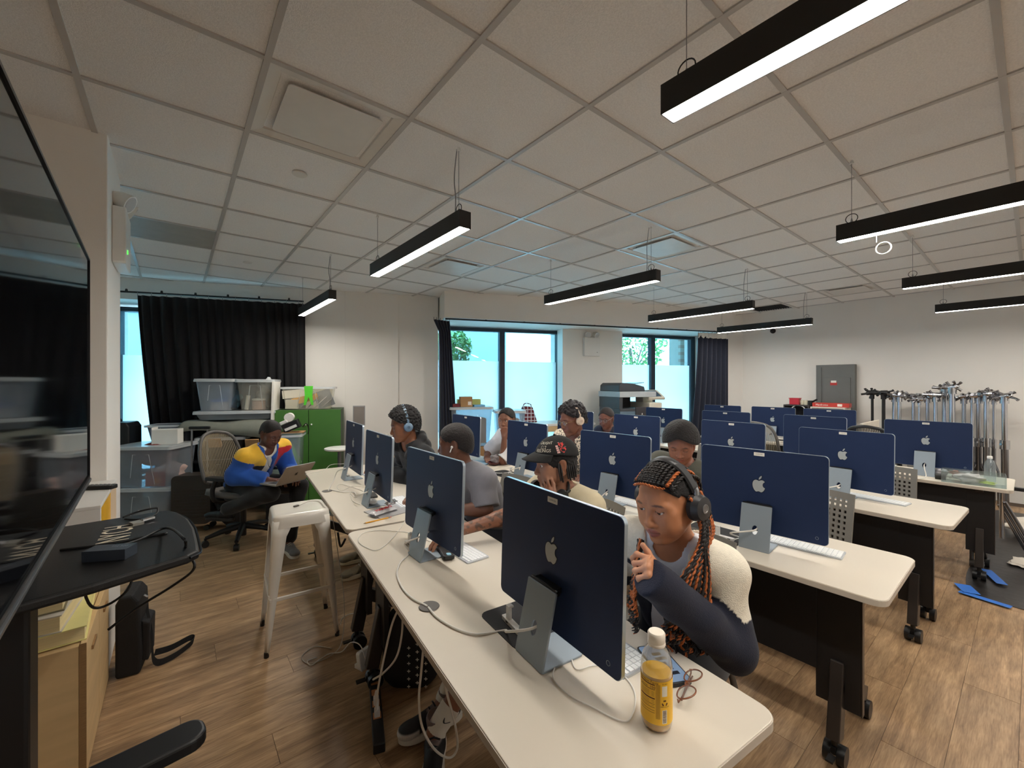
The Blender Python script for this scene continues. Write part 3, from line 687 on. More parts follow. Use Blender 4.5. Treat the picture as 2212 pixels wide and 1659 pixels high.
# white lettering on the tray mat, read from the far side
m_let = mat('letter_cream', (226, 214, 190), 0.7)
lt = MB()
LMt = frame((0.10, -0.405, 1.0012), (0.06, 1, 0), (-1, 0.06, 0))
text_mb('NYCH', 0.118, LMt @ Matrix.Diagonal((0.62, 1.0, 1, 1)), lt)
lt.build('tray_lettering', m_let, tv)
m_cord = mat('cable_black', (24, 24, 25), 0.5)
def cable(name, label, pts, r, m, k=6, group=None, n=8):
    o = MB().tube(spline(pts, k), r, n).build(name, m, smooth=180); return tag(o, label, 'cable', group)
TZ = 1.0
cable('charging_cable', 'black cable drooping from the tray past the plywood cabinet', [at(225, 1190, TZ + 0.015), at(300, 1166, TZ + 0.01), at(360, 1140, TZ + 0.02), at(398, 1165, TZ + 0.06), at(402, 1190, 0.97), (0.05, 1.72, 0.92), (0.0, 1.80, 0.85), (-0.10, 1.88, 0.77), (-0.17, 1.9, 0.715)], 0.0042, m_cord)
cable('charging_cable', 'thin black cable looping under the tray to a bare plug', [(-0.235, 1.86, 0.965), (-0.222, 1.95, 0.80), (-0.19, 1.99, 0.76), (-0.13, 1.98, 0.80), (-0.115, 2.02, 0.86), (-0.11, 2.05, 0.965)], 0.0042, m_cord)
cable('charging_cable', 'coiled dark cable lying on the tray far edge', [at(265, 1118, TZ + 0.004), at(290, 1108, TZ + 0.012), at(320, 1100, TZ + 0.02), at(340, 1098, TZ + 0.018), at(335, 1112, TZ + 0.004), at(300, 1122, TZ + 0.004), at(270, 1121, TZ + 0.005)], 0.0035, m_cord)
cable('charging_cable', 'flat black cable stretched over the tray beside the small box', [at(130, 1188, TZ + 0.004), at(230, 1176, TZ + 0.004), at(300, 1162, TZ + 0.004), at(362, 1152, TZ + 0.004)], 0.0038, m_cord)
bx_ = thing('gadget_box', 'small dark printed gadget box on the black tray', 'box', tuple(at(238, 1205, TZ)), -28)
MB().box(-0.055, 0.055, -0.027, 0.027, 0, 0.032).build('carton', mat('box_slate', (52, 58, 68), 0.45), bx_, bevel=0.001)
text_mb('TH 320', 0.014, Matrix.Translation((0.022, 0.004, 0.0326))).build('print', mat('print_grey', (150, 154, 160), 0.6), bx_)
ad_ = thing('display_adapter', 'grey and chrome display adapter on the black tray', 'adapter', tuple(at(298, 1132, TZ)), 20)
MB().box(-0.02, 0.012, -0.02, 0.02, 0, 0.01).build('body', mat('adapter_grey', (150, 148, 140), 0.5), ad_); MB().cyl((0.012, 0, 0.008), (0.05, 0.01, 0.008), 0.008, n=10).build('plug', m_chrome, ad_)
# ================================================================== white cubby on the pier, remote
cb = thing('wall_cubby', 'white wall cubby with a yellow inside on the white pier', 'shelf', (-0.5, 2.72, 0.80))
cu_ = MB(); cu_.box(-0.26, 0.262, -0.31, 0.30, 0.205, 0.22); cu_.box(-0.26, 0.262, -0.31, 0.30, 0, 0.015); cu_.box(-0.26, 0.262, -0.31, -0.295, 0.015, 0.205); cu_.box(-0.26, 0.262, 0.285, 0.30, 0.015, 0.205)
cu_.build('box', m_white, cb, bevel=0.002)
ye = mat('yellow_laminate', (222, 168, 22), 0.45)
yb = MB().box(-0.25, 0.24, -0.294, 0.284, 0.016, 0.204).build('yellow_inset', ye, cb)
rm_ = thing('remote_control', 'black remote control lying on the white cubby', 'remote', tuple(at(216, 1056, 1.02)), 60)
MB().prism(rrect(0.045, 0.13, 0.012, 4), 0, 0.018).build('body', m_black, rm_, bevel=0.003)
bt = MB()
for r_ in range(6):
    for c_ in range(3): bt.box(-0.016 + c_ * 0.012, -0.008 + c_ * 0.012, -0.052 + r_ * 0.018, -0.042 + r_ * 0.018, 0.018, 0.02)
q = bt.build('buttons', mat('button_grey', (120, 120, 122), 0.6), rm_); q['kind'] = 'stuff'
# ================================================================== emergency lights
def emergency(name, label, M, led=None):
    t = thing(name, label, 'emergency light'); t.matrix_world = M
    MB().prism(rrect(0.30, 0.32, 0.012, 4), 0, 0.06).build('housing', m_white, t, bevel=0.006)
    for sx in (-1, 1):
        ar = MB().cyl((sx * 0.07, 0.16, 0.03), (sx * 0.07, 0.185, 0.03), 0.014, n=10).build('swivel', m_white, t)
        hd = MB(); c = Vector((sx * 0.075, 0.215, 0.035))
        d = Vector((sx * 0.25, -0.45, 0.85)).normalized()
        hd.tube([c - d * 0.045, c - d * 0.02, c + d * 0.045], [0.03, 0.045, 0.055], 18); h_ = hd.build('lamp_head', m_white, t, smooth=50)
        MB().tube([c + d * 0.0455, c + d * 0.049], [0.047, 0.04], 18).build('lens', mat('lens_grey', (205, 205, 205), 0.15), h_)
    if led: MB().box(-0.09, -0.07, -0.09, -0.07, 0.06, 0.063).build('indicator', mat('led_green', (60, 220, 60), 0.4, emit=(60, 255, 60), estr=1.5), t)
    else: MB().box(0.085, 0.1, -0.1, -0.092, 0.06, 0.063).build('indicator', m_black, t)
    return t
# on the pier's side face (facing +X) and on the window pier
emergency('emergency_light', 'twin-head emergency light with a green lamp on the white pier', frame((-0.274, 3.36, 2.36), (0, 1, 0), (0, 0, 1)), True)
p_ = W(3.52, 6.478, 2.16); emergency('emergency_light', 'twin-head emergency light between the two street windows', frame(p_, -WT, (0, 0, 1)) if frame(p_, -WT, (0, 0, 1)).col[2].xyz.dot(WN) < 0 else frame(p_, WT, (0, 0, 1)))
# ================================================================== plywood cabinet, books, bag
m_ply = mat('plywood', (214, 182, 134), 0.6, var=0.08, scale=3, stretch=(1, 1, 6)); m_plye = mat('plywood_edge', (150, 116, 76), 0.7, var=0.2, scale=40, stretch=(1, 1, 12))
pc = thing('plywood_cabinet', 'low plywood cabinet with books on it beside the white pier', 'cabinet', (-0.58, 2.63, 0))
MB().box(-0.31, 0.295, -0.35, 0.35, 0, 0.52).build('carcass', m_ply, pc, bevel=0.002)
for y0, y1 in ((-0.35, -0.005), (0.005, 0.35)):
    dr = MB().box(0.297, 0.315, y0, y1, 0.012, 0.525).build('door', m_ply, pc, bevel=0.002)
    MB().box(0.3155, 0.322, (y0 + y1) / 2 - 0.05, (y0 + y1) / 2 + 0.05, 0.44, 0.455).build('finger_pull', m_plye, dr)
MB().box(0.2955, 0.3155, -0.352, -0.3495, 0.0, 0.527).build('edge_strip', m_plye, pc)
bcol = [(228, 220, 150), (205, 198, 186), (120, 112, 88), (232, 226, 210), (200, 196, 200)]
bz = 0.525
for k, (w_, d_, h_) in enumerate(((0.46, 0.66, 0.055), (0.42, 0.60, 0.065), (0.38, 0.54, 0.04), (0.34, 0.50, 0.035), (0.30, 0.44, 0.02))):
    t = thing('book', ['thick yellow-covered book at the bottom of the stack on the plywood cabinet', 'thick grey book second in the stack on the plywood cabinet', 'olive book in the middle of the stack on the plywood cabinet', 'cream book near the top of the plywood cabinet stack', 'thin lilac book topping the plywood cabinet stack'][k], 'book', (-0.515 - k * 0.008, 2.63 - k * 0.012, bz), (3, -4, 2, 5, -3)[k], 'books on the plywood cabinet')
    mc = mat('book_cover_%d' % k, bcol[k], 0.5)
    MB().box(-w_/2, w_/2, -d_/2, d_/2, 0, 0.004).build('back_cover', mc, t); MB().box(-w_/2, w_/2, -d_/2, d_/2, h_ - 0.004, h_).build('front_cover', mc, t)
    MB().box(-w_/2, -w_/2 + 0.004, -d_/2, d_/2, 0.004, h_ - 0.004).build('spine', mc, t)
    MB().box(-w_/2 + 0.004, w_/2 - 0.006, -d_/2 + 0.006, d_/2 - 0.006, 0.004, h_ - 0.004).build('pages', mat('page_edges', (226, 208, 160), 0.9, var=0.12, scale=4, stretch=(1, 1, 120)), t)
    bz += h_ + 0.0008
bg = thing('shoulder_bag', 'black shoulder bag leaning on the plywood cabinet', 'bag', (-0.185, 2.99, 0), -8)
m_bagb = mat('nylon_black', (22, 22, 24), 0.8, var=0.15, bump=0.25, bscale=120)
MB().prism([(-0.05, 0.0), (0.05, 0.0), (0.058, 0.1), (0.045, 0.38), (0.02, 0.42), (-0.03, 0.42), (-0.05, 0.38)], -0.16, 0.05, frame((0, 0, 0), (1, 0, 0), (0, 0, 1))).build('body', m_bagb, bg, bevel=0.015, seg=3)
MB().prism([(0.0, 0.06), (0.03, 0.05), (0.035, 0.25), (0.0, 0.27)], -0.12, 0.03, frame((0.05, 0, 0), (1, 0, 0), (0, 0, 1))).build('pocket', m_bagb, bg, bevel=0.008)
MB().cyl((0.06, -0.02, 0.4), (0.075, -0.02, 0.385), 0.006, n=8).build('zip_pull', m_steel, bg)
st = MB(); sp = spline([(0.06, 0.02, 0.30), (0.085, 0.0, 0.16), (0.10, -0.02, 0.02), (0.17, 0.0, 0.006), (0.25, 0.08, 0.02), (0.24, 0.12, 0.03), (0.16, 0.05, 0.035), (0.10, -0.01, 0.06)], 6)
for i in range(len(sp) - 1):
    a, b = Vector(sp[i]), Vector(sp[i + 1]); up = Vector((0.2, 0.25, 0.9)).normalized() * 0.016
    st.add([a - up * 0.2, b - up * 0.2, b + up * 1.8, a + up * 1.8], [(0, 1, 2, 3)])
st.build('strap', m_bagb, bg, solid=0.003)
# ================================================================== white metal stool
m_stool = mat('stool_white', (224, 218, 208), 0.28, var=0.03, coat=0.4)
so = thing('metal_stool', 'tall white metal stool beside the front desk', 'stool', (0.597, 2.84, 0), -5)
SH = 0.762
se = MB(); a = 0.152; hole = 0.022
sec = []
for w_, z in ((2 * a + 0.012, SH - 0.072), (2 * a + 0.006, SH - 0.045), (2 * a, SH - 0.014), (2 * a - 0.012, SH - 0.003), (2 * a - 0.04, SH), (2 * a - 0.075, SH - 0.002), (0.06, SH - 0.004)):
    sec.append([(x, y, z) for x, y in rrect(w_, w_, min(0.05, w_ / 2.2), 6)])
n_ = len(sec[0]); vs = [p for s_ in sec for p in s_]; fs = [(i * n_ + k, i * n_ + (k + 1) % n_, (i + 1) * n_ + (k + 1) % n_, (i + 1) * n_ + k) for i in range(len(sec) - 1) for k in range(n_)]
fs.append(tuple(range((len(sec) - 1) * n_, len(sec) * n_))); se.add(vs, fs); se.build('seat', m_stool, so, smooth=50)
for sx in (-1, 1):
    for sy in (-1, 1):
        lg = MB(); ft = Vector((sx * 0.193, sy * 0.193, 0.02)); tp = Vector((sx * 0.15, sy * 0.15, SH - 0.03))
        rows = []
        for k in range(9):
            t_ = k / 8; c = ft.lerp(tp, t_); w_ = 0.022 + 0.058 * t_ ** 1.1
            if k == 8: w_ = 0.11
            rows.append([c + Vector((-sx * w_, 0, 0)), c + Vector((-sx * w_ * 0.45, sy * 0.001, 0)), c + Vector((-sx * 0.008, -sy * 0.002, 0)), c + Vector((-sx * 0.002, -sy * 0.008, 0)), c + Vector((sx * 0.001, -sy * w_ * 0.45, 0)), c + Vector((0, -sy * w_, 0))])
        n2 = 6; vs = [tuple(p) for r_ in rows for p in r_]
        fs = [(i * n2 + k, i * n2 + k + 1, (i + 1) * n2 + k + 1, (i + 1) * n2 + k) for i in range(8) for k in range(n2 - 1)]
        lg.add(vs, fs); l_ = lg.build('leg', m_stool, so, smooth=50, solid=0.003)
        MB().cyl((ft.x - sx * 0.008, ft.y - sy * 0.008, 0), (ft.x - sx * 0.008, ft.y - sy * 0.008, 0.028), 0.013, n=12).build('rubber_foot', m_black, l_)
bz_ = 0.29; bb = 0.172
for sgn in (-1, 1):
    MB().box(-bb, bb, sgn * bb - 0.006, sgn * bb + 0.006, bz_, bz_ + 0.022).build('footrest', m_stool, so, bevel=0.004)
    MB().box(sgn * bb - 0.006, sgn * bb + 0.006, -bb, bb, bz_ + 0.02, bz_ + 0.042).build('footrest', m_stool, so, bevel=0.004)
fo = thing('charger_puck', 'small dark charger puck on the white stool', 'charger', tuple(at(640, 1094, SH - 0.003)), 30)
MB().prism(rrect(0.034, 0.02, 0.006, 3), 0, 0.007).build('body', mat('puck_brown', (62, 54, 48), 0.5), fo)
cable('charging_cable', 'thin grey cable from the puck on the white stool down to the floor', [at(646, 1092, SH + 0.004), at(668, 1083, SH + 0.012), at(690, 1084, SH + 0.004), at(702, 1096, SH + 0.002), (0.772, 2.78, 0.70), (0.795, 2.72, 0.45), (0.80, 2.62, 0.2), (0.76, 2.53, 0.02), (0.68, 2.46, 0.004), (0.57, 2.46, 0.004), (0.55, 2.55, 0.004), (0.63, 2.60, 0.004), (0.70, 2.52, 0.005)], 0.0022, mat('cable_grey', (190, 182, 170), 0.5))
# ================================================================== storage corner behind the seated man
m_clear = clear_mat('clear_tub', (222, 230, 238), 0.68, 0.12, (205, 214, 224)); m_lid = clear_mat('tub_rim', (230, 236, 240), 0.25, 0.2, (226, 230, 232))
m_clearw = clear_mat('clear_tub_warm', (240, 238, 228), 0.78, 0.12, (226, 222, 210))
def tub(label, loc, rz, w, d, h, m=m_clear, lid=True, group='clear storage bins', taper=0.05):
    t = thing('storage_bin', label, 'storage bin', loc, rz, group)
    lo = rrect(w - 2 * taper, d - 2 * taper * 0.7, 0.03, 4); hi = rrect(w - 0.02, d - 0.02, 0.035, 4); n = len(lo)
    mb = MB(); mb.add([(x, y, 0.004) for x, y in lo] + [(x, y, h - 0.02) for x, y in hi], [tuple(range(n - 1, -1, -1))] + [(i, (i + 1) % n, n + (i + 1) % n, n + i) for i in range(n)])
    mb.build('tub', m, t, smooth=40)
    rim = MB(); ou = rrect(w + 0.02, d + 0.02, 0.04, 4); n = len(ou); vs = []; 
    for P, z in ((hi, h - 0.035), (ou, h - 0.035), (ou, h - 0.012), (hi, h - 0.012)): vs += [(x, y, z) for x, y in P]
    rim.add(vs, [(a * n + i, a * n + (i + 1) % n, ((a + 1) % 4) * n + (i + 1) % n, ((a + 1) % 4) * n + i) for a in range(4) for i in range(n)])
    rim.build('rim', m_lid, t, smooth=40)
    if lid: MB().prism(rrect(w + 0.012, d + 0.012, 0.038, 4), h - 0.012, h).build('lid', m_lid, t, bevel=0.003)
    # raised panel on the long front
    fr = MB(); f0 = -d / 2 + 0.006
    fr.tube([(-w * 0.2, f0 + taper * 0.62, 0.03), (-w * 0.13, f0 + 0.01, h * 0.8), (w * 0.13, f0 + 0.01, h * 0.8), (w * 0.2, f0 + taper * 0.62, 0.03)], 0.004, 5)
    fr.build('rib', m_lid, t)
    return t
WR = -20.9
m_cloth = mat('cloth_pink', (206, 178, 170), 0.9, var=0.2, bump=0.4, bscale=20); m_red = mat('potpourri_red', (132, 62, 58), 0.9, var=0.5, scale=60, bump=0.6, bscale=60)
def lump(name, label, cat, c, r, sq, m, seed=1, group=None, rough=0.25, n=14):
    rn = random.Random(seed); mb = MB(); mb.ball((0, 0, 0), 1.0, n)
    ph = [rn.uniform(0, 6.28) for _ in range(6)]
    vs = []
    for x, y, z in mb.v:
        k = 1 + rough * (math.sin(3 * x + ph[0]) * math.sin(4 * y + ph[1]) + 0.6 * math.sin(6 * z + ph[2] + 3 * x) + 0.4 * math.sin(9 * y + ph[3] + 5 * z))
        vs.append((x * r * sq[0] * k, y * r * sq[1] * k, z * r * sq[2] * k))
    zmin = min(v[2] for v in vs)
    mb.v = [(x, y, z - zmin) for x, y, z in vs]
    o = mb.build(name, m, smooth=180); o.location = c
    return tag(o, label, cat, group)
# left stack by the pier
P1 = (-0.16, 5.92, 0)
tub('wide clear bin at the bottom of the stack by the white pier', P1, -34, 0.60, 0.44, 0.45)
tub('clear bin with red craft filling on top of another by the white pier', (P1[0], P1[1], 0.452), -34, 0.60, 0.44, 0.425)
lump('craft_filling', 'heap of dark red craft filling inside a clear bin', 'craft supplies', (P1[0], P1[1] - 0.02, 0.655), 0.2, (1.0, 0.75, 0.55), m_red, 3, rough=0.12, n=22)
lump('cloth_bundle', 'pale cloth bundle under the red craft filling', 'cloth', (P1[0] + 0.1, P1[1] - 0.12, 0.462), 0.13, (1.2, 0.6, 0.7), m_cloth, 4)
o = MB().box(-0.09, 0.09, -0.006, 0.006, 0, 0.15).build('flower_card', mat('card_red', (190, 62, 60), 0.6)); o.location = (P1[0] + 0.0, P1[1] - 0.21, 0.46); o.rotation_euler = (0, 0, math.radians(-34)); tag(o, 'red card with an orange flower inside a clear bin', 'card')
fl_ = MB()
for k in range(8): fl_.ball((0.022 * math.cos(k * 0.785), 0, 0.022 * math.sin(k * 0.785)), 0.012, 6, (1, 0.2, 1))
fl_.build('flower_print', mat('card_orange', (246, 150, 40), 0.6), o).location = (0.03, -0.0075, 0.06)
lump('craft_packet', 'white and red craft packet inside the lowest bin', 'packet', (P1[0] - 0.02, P1[1] - 0.1, 0.01), 0.12, (1.0, 0.6, 0.9), mat('packet', (206, 190, 180), 0.7, var=0.3, scale=12), 8)
lump('cloth_bundle', 'tan cloth bundle inside the lowest bin', 'cloth', (P1[0] + 0.15, P1[1] + 0.05, 0.01), 0.1, (1.0, 0.8, 1.1), m_cloth, 9)
wb = thing('white_carton', 'open white carton on the lid of the clear bin stack', 'box', (-0.06, 5.86, 0.878), -20)
MB().box(-0.115, 0.115, -0.075, 0.075, 0, 0.155).build('carton', m_paper, wb, bevel=0.002); MB().box(-0.116, -0.114, -0.07, 0.07, 0.155, 0.18).build('flap', m_paper, wb)
tub('grey open bin behind the white carton', (-0.03, 6.27, 0.838), -24, 0.40, 0.28, 0.23, mat('tub_grey', (128, 134, 146), 0.4), False, None)
tub('clear bin supporting the grey open bin', (-0.03, 6.27, 0.0), -24, 0.38, 0.26, 0.835)
hc = thing('hard_case', 'black hard case standing under the left window', 'case', (-0.52, 6.38, 0), -22)
MB().prism([(-0.20, 0), (0.20, 0), (0.19, 1.05), (0.16, 1.10), (-0.16, 1.10), (-0.19, 1.05)], -0.13, 0.13, frame((0, 0, 0), (1, 0, 0), (0, 0, 1))).build('shell', m_black, hc, bevel=0.015, seg=3)
MB().tube(spline([(-0.06, 0, 1.10), (-0.05, 0, 1.13), (0.05, 0, 1.13), (0.06, 0, 1.10)], 5), 0.008, 8).build('handle', m_black, hc)
# suitcase
sc_ = thing('suitcase', 'dark ribbed suitcase with its handle pulled up', 'suitcase', (0.175, 5.50, 0), -30)
m_case = mat('case_brown', (56, 48, 42), 0.4, var=0.1)
MB().prism(rrect(0.36, 0.50, 0.05, 5, (0, 0.33)), -0.10, 0.10, frame((0, 0, 0), (1, 0, 0), (0, 0, 1))).build('shell', m_case, sc_, smooth=40)
for k in range(10): MB().box(-0.16, 0.16, -0.106, -0.099, 0.14 + k * 0.032, 0.15 + k * 0.032).build('rib', m_case, sc_)
for sx in (-1, 1):
    MB().cyl((sx * 0.075, 0.06, 0.56), (sx * 0.075, 0.06, 1.05), 0.009, n=10).build('handle_tube', m_steel, sc_)
    MB().cyl((sx * 0.13, -0.075, 0.03), (sx * 0.13, -0.045, 0.03), 0.028, n=14).build('wheel', m_wheel, sc_); MB().cyl((sx * 0.13, 0.045, 0.03), (sx * 0.13, 0.075, 0.03), 0.028, n=14).build('wheel', m_wheel, sc_)
MB().box(-0.1, 0.1, 0.04, 0.08, 1.04, 1.07).build('grip', m_black, sc_, bevel=0.01)
lump('soft_bag', 'black soft bag leaning on the suitcase', 'bag', (0.47, 5.36, 0), 0.2, (0.72, 0.6, 1.5), m_bagb, 12, rough=0.1, n=18)
# covered rack
rk = thing('utility_rack', 'grey cloth-covered rack carrying clear bins before the black curtain', 'rack', tuple(W(-1.66, 5.86, 0)), WR)
m_felt = mat('felt_grey', (126, 128, 118), 0.95, var=0.08, bump=0.3, bscale=50)
for sx in (-1, 1):
    for y in (-0.2, 0.2): MB().cyl((sx * 0.42, y, 0), (sx * 0.42, y, 1.02), 0.014, n=10).build('post', m_black, rk)
for z in (0.25, 0.62, 1.0): MB().box(-0.45, 0.45, -0.23, 0.23, z, z + 0.025).build('shelf', m_black, rk)
MB().box(-0.44, 0.44, 0.18, 0.2, 0.28, 1.0).build('back_panel', m_black, rk)
cv = MB(); nx, ny = 28, 16
for j in range(ny + 1):
    for i in range(nx + 1):
        u, v = i / nx * 2 - 1, j / ny * 2 - 1; x, y = u * 0.485, v * 0.30
        z = 1.085 + 0.012 * math.sin(5 * u + 2 * v)
        ed = max(0, abs(u) - 0.86) / 0.14; ef = max(0, -v - 0.70) / 0.30
        z -= 0.05 * ed ** 1.5 + (0.10 + 0.13 * max(0, u + 0.1)) * ef ** 1.3; x *= 1 - 0.03 * ed; y += 0.03 * ef
        cv.v.append((x, y, z))
for j in range(ny):
    for i in range(nx): k = j * (nx + 1) + i; cv.f.append((k, k + 1, k + nx + 2, k + nx + 1))
cv.m = [0] * len(cv.f); cv.build('cloth_cover', m_felt, rk, smooth=180, solid=0.008)
for k, (x, z) in enumerate(((-0.16, 0.80), (0.22, 0.78))):
    o = MB().box(-0.07, 0.07, -0.01, 0.01, 0, 0.1).build('cardboard_flap', m_card); o.location = W(-1.60 + x, 5.60, z - 0.15 * 0); o.rotation_euler = (0.3, 0, math.radians(WR)); tag(o, ['scrap of cardboard on the dark rack left of the seated man', 'scrap of cardboard on the dark rack by his shoulder'][k], 'cardboard')
tub('dark bin on the lower shelf of the covered rack', tuple(W(-1.72, 5.80, 0.646)), WR, 0.5, 0.34, 0.26, mat('tub_dark', (44, 42, 40), 0.4), True, None)
tub('shallow clear bin lying under the two bins on the covered rack', tuple(W(-1.58, 5.86, 1.10)), WR, 0.82, 0.42, 0.105, m_clear)
b1 = tub('clear bin with a blue tape strip on the covered rack', tuple(W(-1.785, 5.86, 1.206)), WR, 0.40, 0.40, 0.375, m_clear)
b2 = tub('clear bin with craft jars on the covered rack', tuple(W(-1.375, 5.86, 1.206)), WR, 0.40, 0.40, 0.37, m_clearw)
j_ = thing('food_tub', 'blue lidded tub inside a clear bin', 'tub', tuple(W(-1.77, 5.80, 1.212)), WR)
MB().box(-0.08, 0.08, -0.06, 0.06, 0, 0.10).build('tub', mat('tub_cream', (214, 196, 180), 0.6), j_, bevel=0.008); MB().box(-0.085, 0.085, -0.065, 0.065, 0.10, 0.13).build('lid', mat('lid_blue', (34, 104, 196), 0.4), j_, bevel=0.004)
lump('cloth_bundle', 'pale blue cloth bundle in the clear bin with the blue tub', 'cloth', tuple(W(-1.70, 5.93, 1.21)), 0.11, (1, 0.7, 1.1), mat('cloth_blue', (120, 168, 200), 0.9, bump=0.3, bscale=25), 15)
jr = thing('craft_jar', 'cloudy craft jar inside the clear bin beside the white board', 'jar', tuple(W(-1.36, 5.79, 1.212)), WR)
MB().lathe([(0.07, 0), (0.072, 0.1), (0.06, 0.11)], 20).build('jar_body', mat('jar_pink', (206, 178, 168), 0.5), jr, smooth=40); MB().lathe([(0.074, 0.11), (0.074, 0.13), (0.06, 0.135)], 20).build('jar_lid', m_white, jr, smooth=40)
o = MB().cyl((0, 0, 0), (0.02, 0, 0.17), 0.022, n=10).build('craft_roll', m_paper); o.location = W(-1.49, 5.78, 1.213); tag(o, 'white paper roll standing in the clear craft bin', 'roll')
lump('wrapping_film', 'crumpled clear wrapping film in the craft bin', 'film', tuple(W(-1.32, 5.93, 1.215)), 0.09, (1, 0.8, 1.6), mat('film', (200, 204, 204), 0.15, var=0.2), 17, rough=0.35)
o = MB().box(-0.012, 0.012, -0.17, 0.17, 0, 0.46).build('foam_board', m_paper); o.location = W(-1.187, 5.80, 1.09); o.rotation_euler = (0, 0.03, math.radians(WR)); tag(o, 'white foam board standing between the bins and the green cabinet', 'board')
# green cabinet
m_grn = mat('cabinet_green', (64, 112, 46), 0.5, var=0.04); m_grnd = mat('cabinet_green_dark', (40, 72, 30), 0.6)
gc = thing('green_cabinet', 'green two-door cabinet against the street wall', 'cabinet', tuple(W(-0.80, 5.96, 0)), WR)
MB().box(-0.37, 0.37, -0.24, 0.26, 0.0, 1.20).build('carcass', m_grnd, gc)
for sx, x0, x1 in ((-1, -0.37, -0.004), (1, 0.004, 0.37)):
    d_ = MB().box(x0, x1, -0.262, -0.242, 0.03, 1.20).build('door', m_grn, gc, bevel=0.002)
    MB().ball((sx * 0.035, -0.272, 1.02), 0.010, 8).build('knob', m_white, d_)
gb = tub('clear bin of files and tools on top of the green cabinet', tuple(W(-0.815, 5.92, 1.204)), WR, 0.60, 0.40, 0.29, m_clearw, False)
m_gclip = mat('clip_green', (88, 206, 52), 0.45)
cl = thing('green_clamp', 'bright green clamp hanging on the bin rim', 'clamp', tuple(W(-0.80, 5.70, 1.26)), WR)
MB().prism([(-0.055, 0.0), (-0.03, 0.0), (-0.015, 0.06), (0.0, 0.1), (0.015, 0.06), (0.03, 0.0), (0.055, 0.0), (0.042, 0.12), (0.05, 0.235), (-0.05, 0.235), (-0.042, 0.12)], -0.015, 0.0, frame((0, 0, 0), (1, 0, 0), (0, 0, 1))).build('jaws', m_gclip, cl)
def slab(name, label, cat, c, sz, rot, m):
    o = MB().cbox((0, 0, 0), sz).build(name, m); o.location = c; o.rotation_euler = rot; return tag(o, label, cat)
slab('file_folder', 'white folder leaning in the bin on the green cabinet', 'folder', W(-0.95, 5.86, 1.40), (0.34, 0.02, 0.10), (0, -0.1, math.radians(WR)), m_paper)
slab('file_folder', 'orange folder in the bin on the green cabinet', 'folder', W(-0.86, 5.83, 1.33), (0.30, 0.015, 0.08), (0, -0.25, math.radians(WR)), mat('folder_orange', (232, 170, 60), 0.7))
slab('file_folder', 'grey folder standing in the bin on the green cabinet', 'folder', W(-0.64, 5.86, 1.33), (0.20, 0.03, 0.22), (0, -0.35, math.radians(WR)), mat('folder_grey', (132, 134, 138), 0.7))
slab('small_carton', 'white carton in the bin on the green cabinet', 'box', W(-1.0, 5.80, 1.27), (0.14, 0.06, 0.11), (0, 0, math.radians(WR)), m_paper)
for k in range(4):
    a = W(-0.9 + k * 0.08, 5.78, 1.225); b = W(-0.75 + k * 0.07, 5.80 + 0.02 * k, 1.40 - 0.02 * k)
    o = MB().cyl((0, 0, 0), tuple(Vector(b) - Vector(a)), 0.006, n=6).build('metal_ruler', m_steel); o.location = a; tag(o, 'thin metal rod among the files in the bin on the green cabinet', 'rod', 'metal rods in the file bin')
# clear bin with green bag, label printer
gbn = tub('tall clear bin with a green bag beside the green cabinet', tuple(W(-0.99, 5.38, 0.30)), WR, 0.36, 0.34, 0.66, m_clear, False, None, 0.03)
o = MB().box(-0.17, 0.17, -0.16, 0.16, 0, 0.298).build('plinth_crate', m_black, bevel=0.004); o.location = W(-0.99, 5.38, 0); o.rotation_euler = (0, 0, math.radians(WR)); tag(o, 'black crate under the tall clear bin', 'crate')
lump('plastic_bag', 'crumpled bright green plastic bag inside the tall clear bin', 'bag', tuple(W(-0.97, 5.36, 0.32)), 0.16, (0.75, 0.7, 1.6), mat('bag_green', (112, 176, 84), 0.35, var=0.15), 21, rough=0.22, n=18)
lp_ = thing('label_printer', 'black label printer with a white roll on the tall clear bin', 'printer', tuple(W(-0.92, 5.40, 0.96)), WR)
MB().box(-0.12, 0.12, -0.1, 0.1, 0.0, 0.008).build('board', m_card, lp_)
M_ = Matrix.Translation((-0.0, -0.02, 0.05)) @ Matrix.Rotation(math.radians(-24), 4, 'Y')
MB().box(-0.09, 0.09, -0.06, 0.06, -0.02, 0.08, M_).build('body', m_black, lp_, bevel=0.008); MB().box(-0.07, 0.06, -0.063, -0.058, 0.0, 0.03, M_).build('paper_slot', m_white, lp_); MB().box(-0.09, -0.01, -0.05, 0.05, 0.082, 0.12, M_).build('lid', m_white, lp_, bevel=0.006)
MB().cyl(M_ @ Vector((0.02, -0.04, 0.13)), M_ @ Vector((0.02, 0.04, 0.13)), 0.05, n=18).build('paper_roll', m_paper, lp_)
cable('charging_cable', 'black cord behind the label printer', [W(-0.82, 5.40, 1.02), W(-0.78, 5.38, 1.06), W(-0.76, 5.42, 1.0), W(-0.77, 5.45, 0.93)], 0.006, m_cord)
